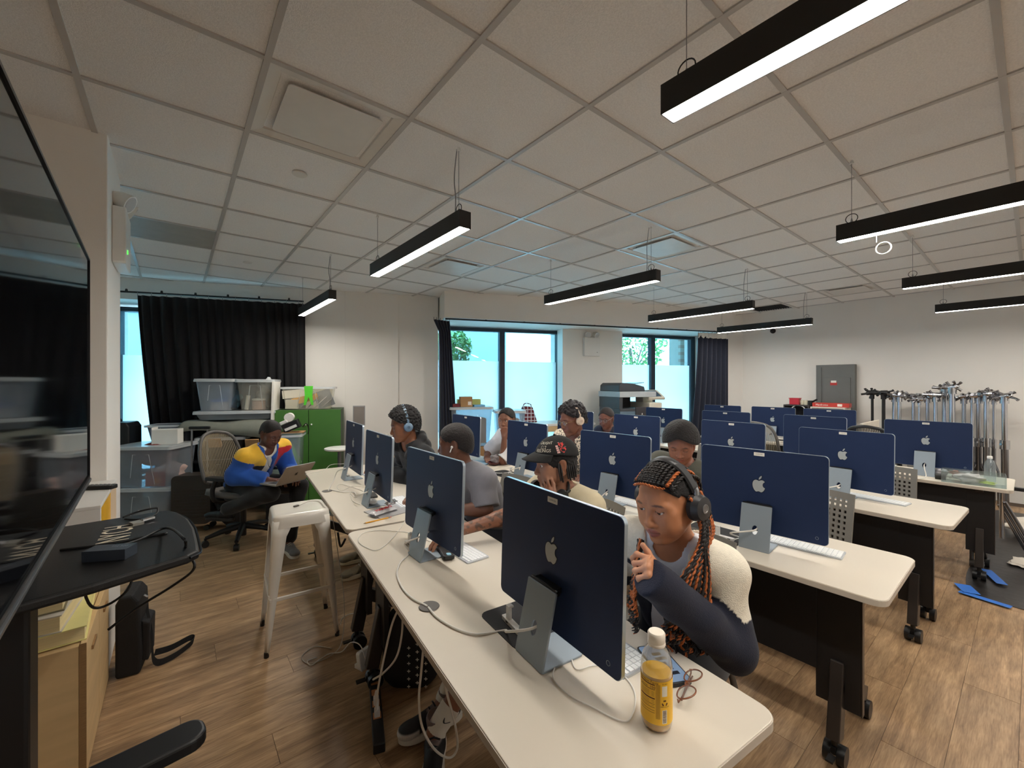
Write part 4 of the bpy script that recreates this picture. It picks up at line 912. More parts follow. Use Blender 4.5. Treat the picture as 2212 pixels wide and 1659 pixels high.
# round side table, framed picture, wooden crate by the wall
rt = thing('side_table', 'small round white side table by the green cabinet', 'table', tuple(W(-0.42, 5.35, 0)), 0)
MB().lathe([(0.15, 0.74), (0.165, 0.75), (0.165, 0.765), (0.15, 0.77)], 30).build('table_top', m_white, rt, smooth=40); MB().cyl((0, 0, 0.02), (0, 0, 0.74), 0.02, n=12).build('stem', m_steel, rt); MB().lathe([(0.14, 0), (0.14, 0.012), (0.03, 0.025)], 24).build('foot_disc', m_steel, rt, smooth=40)
fr_ = thing('framed_screen', 'silver-framed dark screen leaning on the wall panel', 'screen', tuple(W(-0.22, 5.75, 0)), WR)
Mf = Matrix.Rotation(math.radians(-6), 4, 'X')
MB().box(-0.075, 0.075, -0.01, 0.01, 0.98, 1.24, Mf).build('frame', m_steel, fr_); MB().box(-0.065, 0.065, -0.013, -0.01, 0.995, 1.225, Mf).build('panel', mat('panel_taupe', (120, 112, 106), 0.7), fr_); MB().box(-0.02, 0.02, -0.02, 0.0, 0, 0.99, Mf).build('stand_pole', m_steel, fr_); MB().box(-0.12, 0.12, -0.1, 0.1, 0, 0.015).build('stand_foot', m_steel, fr_)
wc = thing('wooden_crate', 'slatted wooden crate on cartons behind the boy in the hoodie', 'crate', tuple(W(0.22, 6.02, 0)), WR)
m_wood = mat('crate_wood', (168, 128, 84), 0.7, var=0.15, scale=4, stretch=(6, 1, 1))
for k in range(3):
    MB().box(-0.16, 0.16, -0.125, -0.115, 0.60 + k * 0.075, 0.66 + k * 0.075).build('slat', m_wood, wc); MB().box(-0.16, 0.16, 0.115, 0.125, 0.60 + k * 0.075, 0.66 + k * 0.075).build('slat', m_wood, wc)
for sx in (-1, 1): MB().box(sx * 0.165 - 0.006, sx * 0.165 + 0.006, -0.125, 0.125, 0.6, 0.82).build('end_panel', m_wood, wc)
MB().box(-0.16, 0.16, -0.12, 0.12, 0.595, 0.605).build('bottom', m_wood, wc)
slab('cardboard_box', 'plain cardboard box under the wooden crate', 'box', W(0.22, 6.02, 0.297), (0.4, 0.3, 0.594), (0, 0, math.radians(WR)), m_card)
for k in range(5):
    o = MB().box(-0.02, 0.02, -0.02, 0.02, 0, 0.24).build('paper_tube', m_paper); o.location = W(0.12 + k * 0.05, 6.0, 0.606); tag(o, 'white paper tube standing in the wooden crate', 'tube', 'paper tubes in the wooden crate')
# ================================================================== office chairs with mesh backs
m_mesh = mat('mesh_beige', (172, 158, 132), 0.7); m_cfrm = mat('chair_frame_grey', (96, 92, 88), 0.45); m_cseat = mat('chair_seat_grey', (108, 104, 100), 0.9, bump=0.2, bscale=120)
def office_chair(label, loc, rz, backz=(0.62, 1.02), seat_m=m_cseat, mesh_m=m_mesh, frame_m=m_cfrm, armz=0.66, fold=True):
    t = thing('office_chair', label, 'chair', loc, rz)      # faces local +x
    MB().cyl((0, 0, 0.045), (0, 0, 0.40), 0.028, n=16).build('gas_column', m_black, t)
    for k in range(5):
        a = math.radians(18 + 72 * k); c, s = math.cos(a), math.sin(a)
        sp_ = MB(); sp_.tube([(0.02 * c, 0.02 * s, 0.14), (0.18 * c, 0.18 * s, 0.115), (0.30 * c, 0.30 * s, 0.082)], [0.032, 0.025, 0.017], 8); l_ = sp_.build('spoke', m_black, t, smooth=50)
        w = MB(); w.cyl((0.30 * c - 0.02 * s, 0.30 * s + 0.02 * c, 0.03), (0.30 * c + 0.02 * s, 0.30 * s - 0.02 * c, 0.03), 0.03, n=14); w.cyl((0.30 * c, 0.30 * s, 0.03), (0.30 * c, 0.30 * s, 0.085), 0.010, n=8); w.build('caster', m_wheel, l_, smooth=40)
    MB().box(-0.13, 0.13, -0.10, 0.10, 0.39, 0.43).build('mechanism', m_black, t, bevel=0.02)
    se = MB(); nn = 14
    for j in range(nn + 1):
        for i in range(nn + 1):
            u, v = i / nn * 2 - 1, j / nn * 2 - 1
            x = u * 0.235 * (1 - 0.10 * v * v); y = v * 0.25 * (1 - 0.12 * u * u)
            z = 0.475 - 0.03 * max(0, u) ** 2 + 0.025 * v * v + 0.01 * u * u
            se.v.append((x + 0.01, y, z))
    for j in range(nn):
        for i in range(nn): k = j * (nn + 1) + i; se.f.append((k, k + 1, k + nn + 2, k + nn + 1))
    se.m = [0] * len(se.f); se.build('seat', seat_m, t, smooth=180, solid=0.055)
    # back: bowed frame and vertical mesh bars
    z0, z1 = backz
    def bp(u, v):
        w = 0.225 * (0.82 + 0.18 * math.sin(math.pi * min(1, 0.25 + v * 0.75)))
        return Vector((-0.25 - 0.11 * v + 0.045 * u * u, u * w * (1 - 0.12 * max(0, v - 0.75) / 0.25), z0 + (z1 - z0) * v - 0.025 * u * u * v))
    edge = [bp(-1, 0), bp(-1, 0.3), bp(-1, 0.6), bp(-1, 0.88), bp(-0.8, 1.0), bp(-0.4, 1.02), bp(0, 1.03), bp(0.4, 1.02), bp(0.8, 1.0), bp(1, 0.88), bp(1, 0.6), bp(1, 0.3), bp(1, 0), bp(0.4, -0.06), bp(-0.4, -0.06)]
    MB().tube(spline(edge, 4, True) + [tuple(edge[0])], 0.016, 8).build('back_frame', frame_m, t, smooth=180)
    mh = MB()
    for k in range(26):
        u = -0.93 + 1.86 * k / 25; mh.tube([bp(u, v) for v in (0.0, 0.25, 0.5, 0.75, 0.99)], 0.0042, 4)
    q = mh.build('back_mesh', mesh_m, t); q['kind'] = 'stuff'
    MB().tube(spline([(-0.10, 0, 0.42), (-0.26, 0, 0.44), (-0.31, 0, 0.56), (-0.30, 0, 0.72)], 5), 0.022, 8).build('back_stem', m_black, t, smooth=180)
    for sy in (-1, 1):
        ar = MB(); ar.tube(spline([(-0.02, sy * 0.20, 0.43), (-0.02, sy * 0.29, 0.46), (-0.03, sy * 0.30, 0.55), (0.0, sy * 0.29, armz - 0.02)], 5), 0.02, 8); a_ = ar.build('arm_post', m_black, t, smooth=180)
        MB().prism(rrect(0.26, 0.085, 0.035, 5, (0.03, sy * 0.29)), armz - 0.02, armz + 0.012).build('arm_pad', m_black, a_, bevel=0.008, seg=3)
    return t
office_chair('beige mesh office chair holding the man with the laptop', (0.52, 4.84, 0), -52, (0.60, 1.03))
office_chair('black office chair arm and mesh beside the television cart', (-0.06, 0.96, 0), 8, (0.60, 0.98), m_black, m_black, m_black, 0.68)
office_chair('pale mesh chair back between the fourth and last desk rows', (5.75, 2.10, 0), 0, (0.68, 1.05))
office_chair('black curved office chair behind the desk with the divider', (5.76, 1.02, 0), -6, (0.66, 1.08), m_black, m_black, m_black)
# ================================================================== far wall: panel, shelves, light stands
m_pgrey = mat('panel_grey_paint', (104, 106, 104), 0.5, var=0.04)
ep = thing('electrical_panel', 'grey electrical panel on the far wall', 'electrical panel', (8.36, 2.0, 0))
MB().box(-0.10, 0, -0.255, 0.255, 0.86, 1.83).build('box', m_pgrey, ep, bevel=0.004)
dr = MB().box(-0.112, -0.10, -0.20, 0.16, 0.98, 1.62).build('door', m_pgrey, ep, bevel=0.003); MB().box(-0.112, -0.10, 0.18, 0.23, 0.9, 1.79).build('cover_strip', m_pgrey, ep, bevel=0.003)
stk_ = MB().box(-0.114, -0.112, -0.03, 0.06, 1.50, 1.55).build('warning_label', mat('label_red', (190, 50, 44), 0.5), dr); MB().box(-0.1145, -0.1125, -0.02, 0.05, 1.54, 1.575).build('label_white', m_paper, stk_)
m_cubeb = mat('shelf_charcoal', (58, 54, 56), 0.6); m_shw = mat('shelf_white', (214, 208, 198), 0.5)
def cube_shelf(label, loc, w, d, h, m, levels):
    t = thing('shelf_unit', label, 'shelf', loc)
    MB().box(-d/2, d/2, -w/2, -w/2 + 0.018, 0, h).build('side', m, t); MB().box(-d/2, d/2, w/2 - 0.018, w/2, 0, h).build('side', m, t)
    for z in levels: MB().box(-d/2, d/2, -w/2 + 0.018, w/2 - 0.018, z, z + 0.018).build('shelf_board', m, t)
    MB().box(d/2 - 0.006, d/2, -w/2 + 0.018, w/2 - 0.018, 0, h).build('back', m, t)
    return t
cube_shelf('charcoal cube shelf with a red tray on top', (8.06, 2.43, 0), 0.36, 0.34, 1.18, m_cubeb, (0.02, 0.42, 0.80, 1.162))
cube_shelf('white framed shelf with a long red box on top', (8.06, 2.01, 0), 0.44, 0.34, 1.16, m_shw, (0.02, 0.55, 1.142))
rt_ = thing('red_tray', 'small red basket on the charcoal cube shelf', 'basket', (8.05, 2.49, 1.18)); MB().prism(rrect(0.12, 0.14, 0.015, 3), 0, 0.10).build('basket', mat('basket_red', (196, 46, 62), 0.45), rt_, bevel=0.006); MB().box(-0.065, 0.065, -0.075, 0.075, 0.098, 0.108).build('rim', mat('basket_red', (196, 46, 62)), rt_)
for k, y in enumerate((2.385, 2.335)):
    o = MB().lathe([(0.026, 0), (0.028, 0.07), (0.024, 0.075)], 16).build('small_jar', mat('jar_cream', (196, 190, 170), 0.5), smooth=40); o.location = (8.04, y, 1.18); tag(o, ['cream jar right beside the red basket', 'cream jar next to the black camera mount'][k], 'jar', 'cream jars on the cube shelf')
o = MB().box(-0.03, 0.03, -0.02, 0.03, 0, 0.07).cyl((0, -0.02, 0.05), (-0.02, -0.09, 0.09), 0.015, n=8).build('camera_mount', m_black); o.location = (8.05, 2.27, 1.18); tag(o, 'black camera mount on the cube shelf corner', 'camera mount')
rb = thing('long_box', 'long red product box on the white framed shelf', 'box', (8.04, 1.99, 1.16)); MB().box(-0.07, 0.07, -0.235, 0.235, 0, 0.062).build('carton', mat('box_red', (190, 56, 46), 0.5), rb); MB().box(-0.0715, -0.07, -0.15, -0.09, 0.012, 0.05).build('label', m_paper, rb)
text_mb('Manfrotto', 0.04, frame((-0.0712, 0.11, 0.03), (0, -1, 0), (0, 0, 1))).build('lettering', m_paper, rb)
o = MB().tube([(0, 0.105 * math.cos(q), 0.105 * math.sin(q)) for q in np.linspace(0, 6.283, 40)], 0.007, 8).build('ring_cable', m_white, smooth=180); o.location = (7.90, 2.40, 1.07); tag(o, 'white cable ring hung on the charcoal cube shelf', 'cable')
o = MB().box(-0.05, 0.05, -0.03, 0.03, 0, 0.09).build('small_carton', mat('carton_orange', (196, 120, 72), 0.6)); o.location = (8.08, 2.52, 0.98 - 0.0); tag(o, 'small orange carton inside the charcoal cube shelf', 'box'); o.location.z = 0.818
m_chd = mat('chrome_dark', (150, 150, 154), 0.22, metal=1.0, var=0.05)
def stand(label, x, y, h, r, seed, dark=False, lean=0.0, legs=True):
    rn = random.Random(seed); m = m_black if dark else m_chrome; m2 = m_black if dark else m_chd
    t = thing('light_stand', label, 'light stand', (x, y, 0), rn.uniform(-30, 30), 'light stands along the far wall')
    r *= 1.3
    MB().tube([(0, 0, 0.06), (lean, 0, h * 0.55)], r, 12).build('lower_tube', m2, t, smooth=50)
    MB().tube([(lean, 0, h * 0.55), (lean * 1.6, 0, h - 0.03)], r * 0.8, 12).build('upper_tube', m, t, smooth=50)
    cl = MB(); cl.tube([(lean, 0, h * 0.52), (lean, 0, h * 0.60)], r * 1.35, 12); c_ = cl.build('collar', m, t, smooth=50)
    MB().tube([(lean, 0, h * 0.56), (lean - 0.05, 0.02, h * 0.565)], [0.008, 0.014], 8).build('collar_knob', m2, c_)
    top = Vector((lean * 1.6, 0, h - 0.03))
    MB().cyl(top - Vector((0, 0, 0.07)), top + Vector((0, 0, 0.01)), r * 1.25, n=12).build('top_collar', m, t, smooth=50)
    g = MB(); a = rn.uniform(-0.6, 0.6); dx = Vector((math.sin(a) * 0.3, math.cos(a), rn.uniform(-0.2, 0.2))).normalized()
    c = top + Vector((0, 0, 0.02))
    g.tube([c - dx * 0.07, c - dx * 0.05, c - dx * 0.045, c + dx * 0.03, c + dx * 0.035, c + dx * 0.07], [0.02, 0.03, 0.038, 0.038, 0.03, 0.026], 14); gh = g.build('grip_head', m, t, smooth=50)
    for k in range(7):
        d2 = Vector((rn.uniform(-1, 1), rn.uniform(-1, 1), rn.uniform(-0.8, 0.9))).normalized()
        MB().tube([c + dx * rn.uniform(-0.04, 0.04), c + d2 * 0.055 + dx * 0.02 * (k - 3), c + d2 * 0.085 + dx * 0.02 * (k - 3)], [0.016, 0.012, 0.018], 8).build('t_handle', m2, gh, smooth=50)
    MB().cyl(c + dx * 0.05, c + dx * 0.13, 0.016, n=8).build('knob', m_chd if not dark else m_black, gh)
    if legs:
        for k in range(3):
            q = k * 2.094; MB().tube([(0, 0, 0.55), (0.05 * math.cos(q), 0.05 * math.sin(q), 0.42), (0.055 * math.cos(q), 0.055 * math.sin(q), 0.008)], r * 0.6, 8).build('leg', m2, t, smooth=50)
ST = [(1.50, 1.40, 0.016, 1, 'black light stand with a yellow-tipped head'), (1.36, 1.40, 0.02, 1, 'black light stand touching the first chrome stand'), (1.28, 1.36, 0.02, 0, 'chrome light stand next to the black stands'), (1.19, 1.37, 0.02, 0, 'second chrome stand from the black stands'),
      (1.06, 1.36, 0.019, 0, 'third chrome stand from the black stands'), (0.99, 1.33, 0.012, 0, 'thin chrome stand behind the third one'), (0.91, 1.36, 0.02, 0, 'chrome stand left of the thick blue-lit one'), (0.83, 1.38, 0.02, 0, 'chrome stand touching the thick blue-lit one'),
      (0.745, 1.47, 0.034, 0, 'thick chrome stand with a blue sheen'), (0.665, 1.49, 0.03, 0, 'tall chrome stand with a brassy clamp cluster'), (0.575, 1.36, 0.022, 0, 'chrome stand just after the brassy clamp stand'), (0.50, 1.38, 0.018, 0, 'slim chrome stand amid the clamp row'),
      (0.45, 1.37, 0.024, 0, 'chrome stand with a wide collar'), (0.375, 1.40, 0.024, 0, 'chrome stand third from the end of the row'), (0.32, 1.36, 0.016, 0, 'leaning thin chrome stand near the end of the row'), (0.22, 1.38, 0.026, 0, 'last chrome stand at the end of the row')]
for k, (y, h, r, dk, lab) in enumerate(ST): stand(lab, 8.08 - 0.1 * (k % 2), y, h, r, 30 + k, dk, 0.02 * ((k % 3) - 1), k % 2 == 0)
o = MB().lathe([(0.045, 0), (0.042, 0.02), (0.03, 0.04), (0.005, 0.05)], 18, frame((8.36, 2.93, 2.47), (0, 1, 0), (0, 0, 1)) @ Matrix.Diagonal((1, 1, -1, 1))).build('dome_camera', m_black, smooth=40); tag(o, 'small black dome camera high on the far wall', 'camera')
o = MB().box(6.32, 7.18, -0.012, 0.012, 0, 1.05).build('divider_board', mat('divider_white', (214, 206, 192), 0.6)); o.location = (0, 1.28, 0); tag(o, 'white divider board standing beyond the fourth desk row', 'divider')
# plastic sheet with blue tape on the floor
m_tarp = mat('plastic_sheet', (40, 37, 36), 0.3, var=0.25, scale=3, bump=0.5, bscale=14); m_tape = mat('tape_blue', (44, 108, 196), 0.6)
ts = MB(); nx, ny = 60, 40; rn = random.Random(5); A, B, C_, D_ = Vector((4.47, 0.30, 0)), Vector((4.35, -0.9, 0)), Vector((7.7, 0.35, 0)), Vector((7.9, -1.2, 0))
for j in range(ny + 1):
    for i in range(nx + 1):
        u, v = i / nx, j / ny; p = A.lerp(C_, u).lerp(B.lerp(D_, u), v)
        z = 0.004 + 0.012 * abs(math.sin(9 * u + 4 * v + 2 * math.sin(7 * v)) * math.sin(13 * v + 5 * u)) ** 2 * min(1, 6 * min(u, v, 1 - u, 1 - v) + 0.1)
        ts.v.append((p.x, p.y + 0.03 * math.sin(11 * u) * (v < 0.03), z))
for j in range(ny):
    for i in range(nx): k = j * (nx + 1) + i; ts.f.append((k, k + nx + 1, k + nx + 2, k + 1))
ts.m = [0] * len(ts.f); tag(ts.build('plastic_sheet', m_tarp, smooth=180), 'crinkled black plastic sheet taped on the floor by the stands', 'plastic sheet')
def tape(lab, a, b, w=0.05):
    a, b = Vector(a), Vector(b); d = (b - a).normalized(); n = Vector((-d.y, d.x, 0)) * w / 2
    o = MB().add([a + n, a - n, b - n, b + n, a + n + Vector((0, 0, .001)), a - n + Vector((0, 0, .001)), b - n + Vector((0, 0, .001)), b + n + Vector((0, 0, .001))], [(0, 1, 2, 3), (7, 6, 5, 4), (0, 4, 5, 1), (1, 5, 6, 2), (2, 6, 7, 3), (3, 7, 4, 0)]).build('tape_strip', m_tape); tag(o, lab, 'tape', 'blue tape strips')
tape('blue tape along the near edge of the plastic sheet', at(2072, 1277, 0.012), at(2185, 1312, 0.012), 0.055); tape('short blue tape patch at the sheet corner', at(2078, 1262, 0.016), at(2100, 1282, 0.016), 0.09); tape('blue tape under the desk caster', at(2130, 1230, 0.022), at(2165, 1262, 0.022), 0.06)
lump('white_cloth', 'crumpled white cloth on the plastic sheet', 'cloth', (6.6, 0.02, 0.02), 0.16, (1.4, 0.9, 0.4), mat('cloth_white', (206, 198, 186), 0.9, bump=0.3, bscale=15), 31, rough=0.3)
lump('white_cloth', 'flat white rag beside the desk caster on the sheet', 'cloth', (5.55, 0.06, 0.012), 0.12, (1.2, 0.6, 0.06), mat('cloth_white', (206, 198, 186)), 33)
yh = thing('paint_roller', 'yellow-handled tool lying on the plastic sheet', 'tool', (6.15, -0.10, 0.035), -60); MB().cyl((-0.02, 0, 0), (0.16, 0, 0), 0.022, n=14).build('handle', mat('handle_yellow', (232, 178, 52), 0.5), yh, smooth=50); MB().cyl((0.16, 0, 0), (0.3, 0, 0), 0.005, n=8).build('shaft', m_steel, yh)
st2 = thing('folded_stand', 'folded chrome stand base lying at the desk end', 'light stand', (5.75, 0.16, 0.02), -50)
for k in range(3): MB().cyl((0, 0.03 * k, 0.45 - 0.02 * k), (0.20, 0.05 * k - 0.04, 0.012), 0.013, n=10).build('leg', m_chd, st2, smooth=50)
MB().cyl((0, 0.03, 0.12), (0, 0.03, 0.62), 0.016, n=10).build('tube', m_chrome, st2, smooth=50)
o = MB().cyl((-0.4, 0, 0.0), (0.4, 0.1, 0.0), 0.012, n=10).build('chrome_arm', m_chd, smooth=50); o.location = (6.75, 0.12, 0.20); tag(o, 'loose chrome arm resting over the white cloth', 'tube')
# acrylic tray, bottles, snacks on the fourth row end
ac = thing('acrylic_tray', 'long clear acrylic tray on the desk end', 'tray', (4.86, 0.30, DZ + 0.0005), 4)
m_acr = clear_mat('acrylic', (240, 246, 246), 0.9, 0.04, (225, 230, 230))
aw, al, ah = 0.15, 0.34, 0.095
for nm, b_ in (('long_wall', (-aw/2, -aw/2 + .004, -al/2, al/2)), ('long_wall', (aw/2 - .004, aw/2, -al/2, al/2)), ('end_wall', (-aw/2 + .004, aw/2 - .004, -al/2, -al/2 + .004)), ('end_wall', (-aw/2 + .004, aw/2 - .004, al/2 - .004, al/2))): MB().box(*b_, 0, ah).build(nm, m_acr, ac)
MB().box(-aw/2 + .004, aw/2 - .004, -al/2 + .004, al/2 - .004, 0, 0.004).build('floor_sheet', m_acr, ac)
m_pet = clear_mat('pet_bottle', (236, 244, 248), 0.85, 0.06, (220, 228, 232))
for k, (x, y, lab) in enumerate(((5.08, 0.36, 'clear water bottle with a pale label behind the acrylic tray'), (5.07, 0.22, 'empty clear bottle at the corner behind the acrylic tray'))):
    b_ = thing('water_bottle', lab, 'bottle', (x, y, DZ), 0, 'water bottles behind the tray')
    MB().lathe([(0.030, 0), (0.033, 0.01), (0.033, 0.12), (0.028, 0.15), (0.014, 0.178), (0.013, 0.19)], 20).build('bottle_body', m_pet, b_, smooth=50); MB().lathe([(0.0155, 0.185), (0.0155, 0.202), (0.013, 0.205)], 16).build('cap', m_white, b_, smooth=50)
    if k == 0: MB().lathe([(0.0336, 0.05), (0.0336, 0.11)], 20).build('label', clear_mat('label_pale', (220, 230, 238), 0.4), b_)
lump('snack_wrapper', 'silver snack wrapper beside the stand on the fourth row', 'wrapper', tuple(on_desk(6, 0.30, -0.50)), 0.05, (0.9, 1.3, 0.5), mat('foil', (188, 186, 190), 0.25, metal=0.6, var=0.2), 41, rough=0.3)
lump('snack_wrapper', 'copper snack wrapper next to the acrylic tray', 'wrapper', tuple(on_desk(6, 0.33, -0.62)), 0.05, (0.9, 1.2, 0.55), mat('foil_copper', (170, 92, 58), 0.3, metal=0.5, var=0.3), 42, rough=0.3)
lump('snack_wrapper', 'pale wrapper inside the acrylic tray', 'wrapper', (4.86, 0.32, DZ + 0.006), 0.045, (1.0, 1.6, 0.7), mat('foil_pale', (206, 198, 196), 0.35, var=0.2), 43, rough=0.3)
lump('snack_wrapper', 'lime green wrapper scrap inside the acrylic tray', 'wrapper', (4.87, 0.22, DZ + 0.006), 0.03, (1.2, 1.4, 0.4), mat('foil_lime', (190, 210, 90), 0.5), 44, rough=0.3)
cl_ = thing('camera_lens', 'small black camera lens lying on the fourth row desk', 'lens', tuple(on_desk(6, 0.12, -0.53, DZ + 0.024)), 100); MB().cyl((-0.03, 0, 0), (0.03, 0, 0), 0.024, n=18).build('barrel', m_black, cl_, smooth=50); MB().cyl((0.03, 0, 0), (0.032, 0, 0), 0.017, n=18).build('glass', m_scrb, cl_)
o = MB().box(-0.02, 0.02, -0.05, 0.05, -0.03, -0.004).build('desk_clamp', m_black, bevel=0.003); o.location = (5.0, 0.085, DZ - 0.0); tag(o, 'black clip on the desk end beneath the acrylic tray', 'clip'); o.location = (4.98, 0.05, DZ)
# ================================================================== along the street windows
tub('clear bin of folded craft board under the tall window', tuple(W(1.30, 6.06, 0.62)), WR, 0.62, 0.40, 0.57, m_clear)
tub('clear bin of brown parcels under the tall window', tuple(W(1.80, 5.72, 0.45)), WR - 8, 0.42, 0.42, 0.70, m_clear)
for k, (s_, o_, w_, d_, h_) in enumerate(((1.30, 6.06, 0.64, 0.42, 0.618), (1.80, 5.72, 0.48, 0.48, 0.448))):
    slab('cardboard_box', ['cardboard box under the bin of craft board', 'cardboard box under the bin of brown parcels'][k], 'box', W(s_, o_, h_ / 2), (w_, d_, h_), (0, 0, math.radians(WR)), m_card)
for k, (ds, do, z, rx, lab) in enumerate(((-0.02, 0.02, 0.66, 0.5, 'brown parcel tilted in the clear bin'), (0.06, -0.05, 0.86, -0.6, 'brown parcel with a white shipping label in the clear bin'), (-0.08, -0.04, 0.52, 0.1, 'grey packet at the bottom of the clear parcel bin'), (0.02, 0.06, 0.98, 0.4, 'brown parcel on top inside the clear bin'))):
    slab('parcel', lab, 'parcel', W(1.80 + ds, 5.72 + do, z), (0.24, 0.12, 0.17), (0, rx, math.radians(WR)), m_card if k != 2 else mat('parcel_grey', (150, 150, 150), 0.7))
slab('craft_board', 'stack of tan craft boards inside the clear bin by the curtain', 'boards', W(1.30, 6.06, 0.84), (0.44, 0.26, 0.36), (0, 0, math.radians(WR)), mat('board_tan', (186, 158, 132), 0.8, var=0.2, scale=4, stretch=(1, 1, 30)))
cbx = thing('cardboard_box', 'small shut cardboard box on the bin by the curtain', 'box', tuple(W(1.23, 6.0, 1.192)), WR); MB().box(-0.085, 0.085, -0.07, 0.07, 0, 0.145).build('carton', m_card, cbx, bevel=0.002); MB().box(0.02, 0.07, -0.072, -0.07, 0.025, 0.075).build('label', m_paper, cbx)
slab('plastic_tray', 'yellow-green tray behind the small cardboard box', 'tray', W(1.30, 6.12, 1.245), (0.34, 0.12, 0.1), (0, 0, math.radians(WR)), mat('tray_lime', (192, 196, 110), 0.5))
slab('blue_folder', 'pale blue folder lying on the window bin', 'folder', W(1.42, 6.02, 1.205), (0.16, 0.2, 0.025), (0, 0, math.radians(WR)), mat('folder_blue', (120, 180, 220), 0.5))
slab('red_pouch', 'dark red pouch peeking from behind the cardboard box', 'pouch', W(1.08, 5.98, 1.215), (0.1, 0.12, 0.045), (0, 0, math.radians(WR)), mat('pouch_red', (110, 34, 40), 0.6))
wt = thing('work_table', 'long white worktable under the tall window', 'table', tuple(W(2.68, 6.10, 0)), WR)
MB().box(-0.56, 0.56, -0.28, 0.28, 0.885, 0.92).build('table_top', m_white, wt, bevel=0.003); MB().box(-0.54, 0.54, -0.27, -0.25, 0.80, 0.885).build('apron', m_ply, wt)
for sx in (-1, 1):
    for sy in (-1, 1): MB().box(sx * 0.52 - 0.02, sx * 0.52 + 0.02, sy * 0.25 - 0.02, sy * 0.25 + 0.02, 0, 0.885).build('leg', m_white, wt)
m_plaid = bpy.data.materials.new('plaid'); m_plaid.use_nodes = True
def plaid():
    nt = m_plaid.node_tree; b = nt.nodes['Principled BSDF']; L = nt.links.new; tc = nt.nodes.new('ShaderNodeTexCoord')
    w1 = nt.nodes.new('ShaderNodeTexWave'); w1.inputs['Scale'].default_value = 5.5; w2 = nt.nodes.new('ShaderNodeTexWave'); w2.bands_direction = 'Z'; w2.inputs['Scale'].default_value = 5.5
    L(tc.outputs['Object'], w1.inputs[0]); L(tc.outputs['Object'], w2.inputs[0]); a = nt.nodes.new('ShaderNodeMath'); a.operation = 'MAXIMUM'; L(w1.outputs['Fac'], a.inputs[0]); L(w2.outputs['Fac'], a.inputs[1])
    r = nt.nodes.new('ShaderNodeValToRGB'); e = r.color_ramp.elements; e[0].position = 0.5; e[0].color = rgb(110, 34, 42); e[1].position = 0.97; e[1].color = rgb(222, 216, 220); q = e.new(0.85); q.color = rgb(60, 56, 78)
    L(a.outputs[0], r.inputs[0]); L(r.outputs[0], b.inputs['Base Color']); b.inputs['Roughness'].default_value = 0.8
plaid()
pbg = thing('plaid_bag', 'red and grey plaid bag on the worktable by the window', 'bag', tuple(W(2.26, 6.18, 0.921)), WR)
MB().prism([(-0.12, 0), (0.14, 0), (0.06, 0.24), (-0.08, 0.26), (-0.13, 0.14)], -0.06, 0.06, frame((0, 0, 0), (1, 0, 0), (0, 0, 1))).build('body', m_plaid, pbg, bevel=0.02, seg=3)
MB().tube(spline([(-0.1, 0, 0.2), (-0.06, 0, 0.29), (0.04, 0, 0.28), (0.05, 0, 0.22)], 5), 0.008, 6).build('handle', m_plaid, pbg)
lump('craft_pouch', 'pink and grey craft pouch on the worktable end', 'pouch', tuple(W(2.92, 6.0, 0.921)), 0.07, (1.3, 0.8, 0.9), mat('pouch_pink', (190, 140, 140), 0.7, var=0.4, scale=14), 51, rough=0.3)
slab('teal_box', 'teal box on the worktable beside the craft pouch', 'box', W(2.78, 6.0, 0.955), (0.14, 0.12, 0.068), (0, 0, math.radians(WR)), mat('box_teal', (96, 150, 160), 0.6))
# office printer
m_prd = mat('printer_dark', (58, 62, 68), 0.5); m_prw = mat('printer_cream', (214, 206, 190), 0.5)
pr = thing('office_printer', 'tall grey and cream office printer before the second window', 'printer', tuple(W(3.86, 5.85, 0)), WR)
MB().box(-0.36, 0.16, -0.32, 0.30, 0.02, 1.06).build('body', m_prd, pr, bevel=0.008); MB().box(0.162, 0.40, -0.32, 0.30, 0.02, 1.14).build('side_tower', m_prw, pr, bevel=0.012)
MB().box(-0.36, -0.10, -0.326, -0.32, 0.62, 1.02).build('tray_cover', mat('printer_blue', (92, 112, 128), 0.5), pr); MB().box(-0.09, 0.158, -0.335, -0.32, 0.55, 1.08).build('front_door', mat('printer_char', (52, 50, 54), 0.45), pr, bevel=0.01)
MB().prism([(-0.01, -0.012), (0.0, 0.012), (0.01, -0.012)], 0, 0.002, frame((0.02, -0.336, 0.985), (1, 0, 0), (0, 0, 1))).build('emblem', m_paper, pr); MB().box(-0.012, 0.055, -0.337, -0.3355, 0.945, 0.955).build('nameplate', mat('plate_grey', (170, 170, 172), 0.5), pr)
MB().box(-0.36, -0.30, -0.30, 0.30, 1.06, 1.22).build('scanner_post', m_prd, pr); MB().box(-0.34, 0.1, 0.1, 0.3, 1.06, 1.22).build('output_back', m_black, pr)
MB().box(-0.37, 0.28, -0.33, 0.31, 1.22, 1.30).build('scanner', mat('printer_grey', (176, 182, 186), 0.45), pr, bevel=0.006)
MB().prism([(-0.35, 0), (0.12, 0), (0.10, 0.07), (-0.10, 0.115), (-0.30, 0.125), (-0.345, 0.09)], -0.30, 0.28, frame((0, 0, 1.30), (1, 0, 0), (0, 0, 1))).build('feeder', m_prd, pr, bevel=0.01)
MB().box(-0.10, 0.30, -0.2, 0.2, 1.40, 1.41, Matrix.Rotation(math.radians(-6), 4, 'Y')).build('paper_tray', clear_mat('tray_smoke', (150, 165, 170), 0.5, 0.1, (140, 150, 155)), pr)
Mp = Matrix.Translation((0.30, -0.22, 1.25)) @ Matrix.Rotation(math.radians(28), 4, 'X')
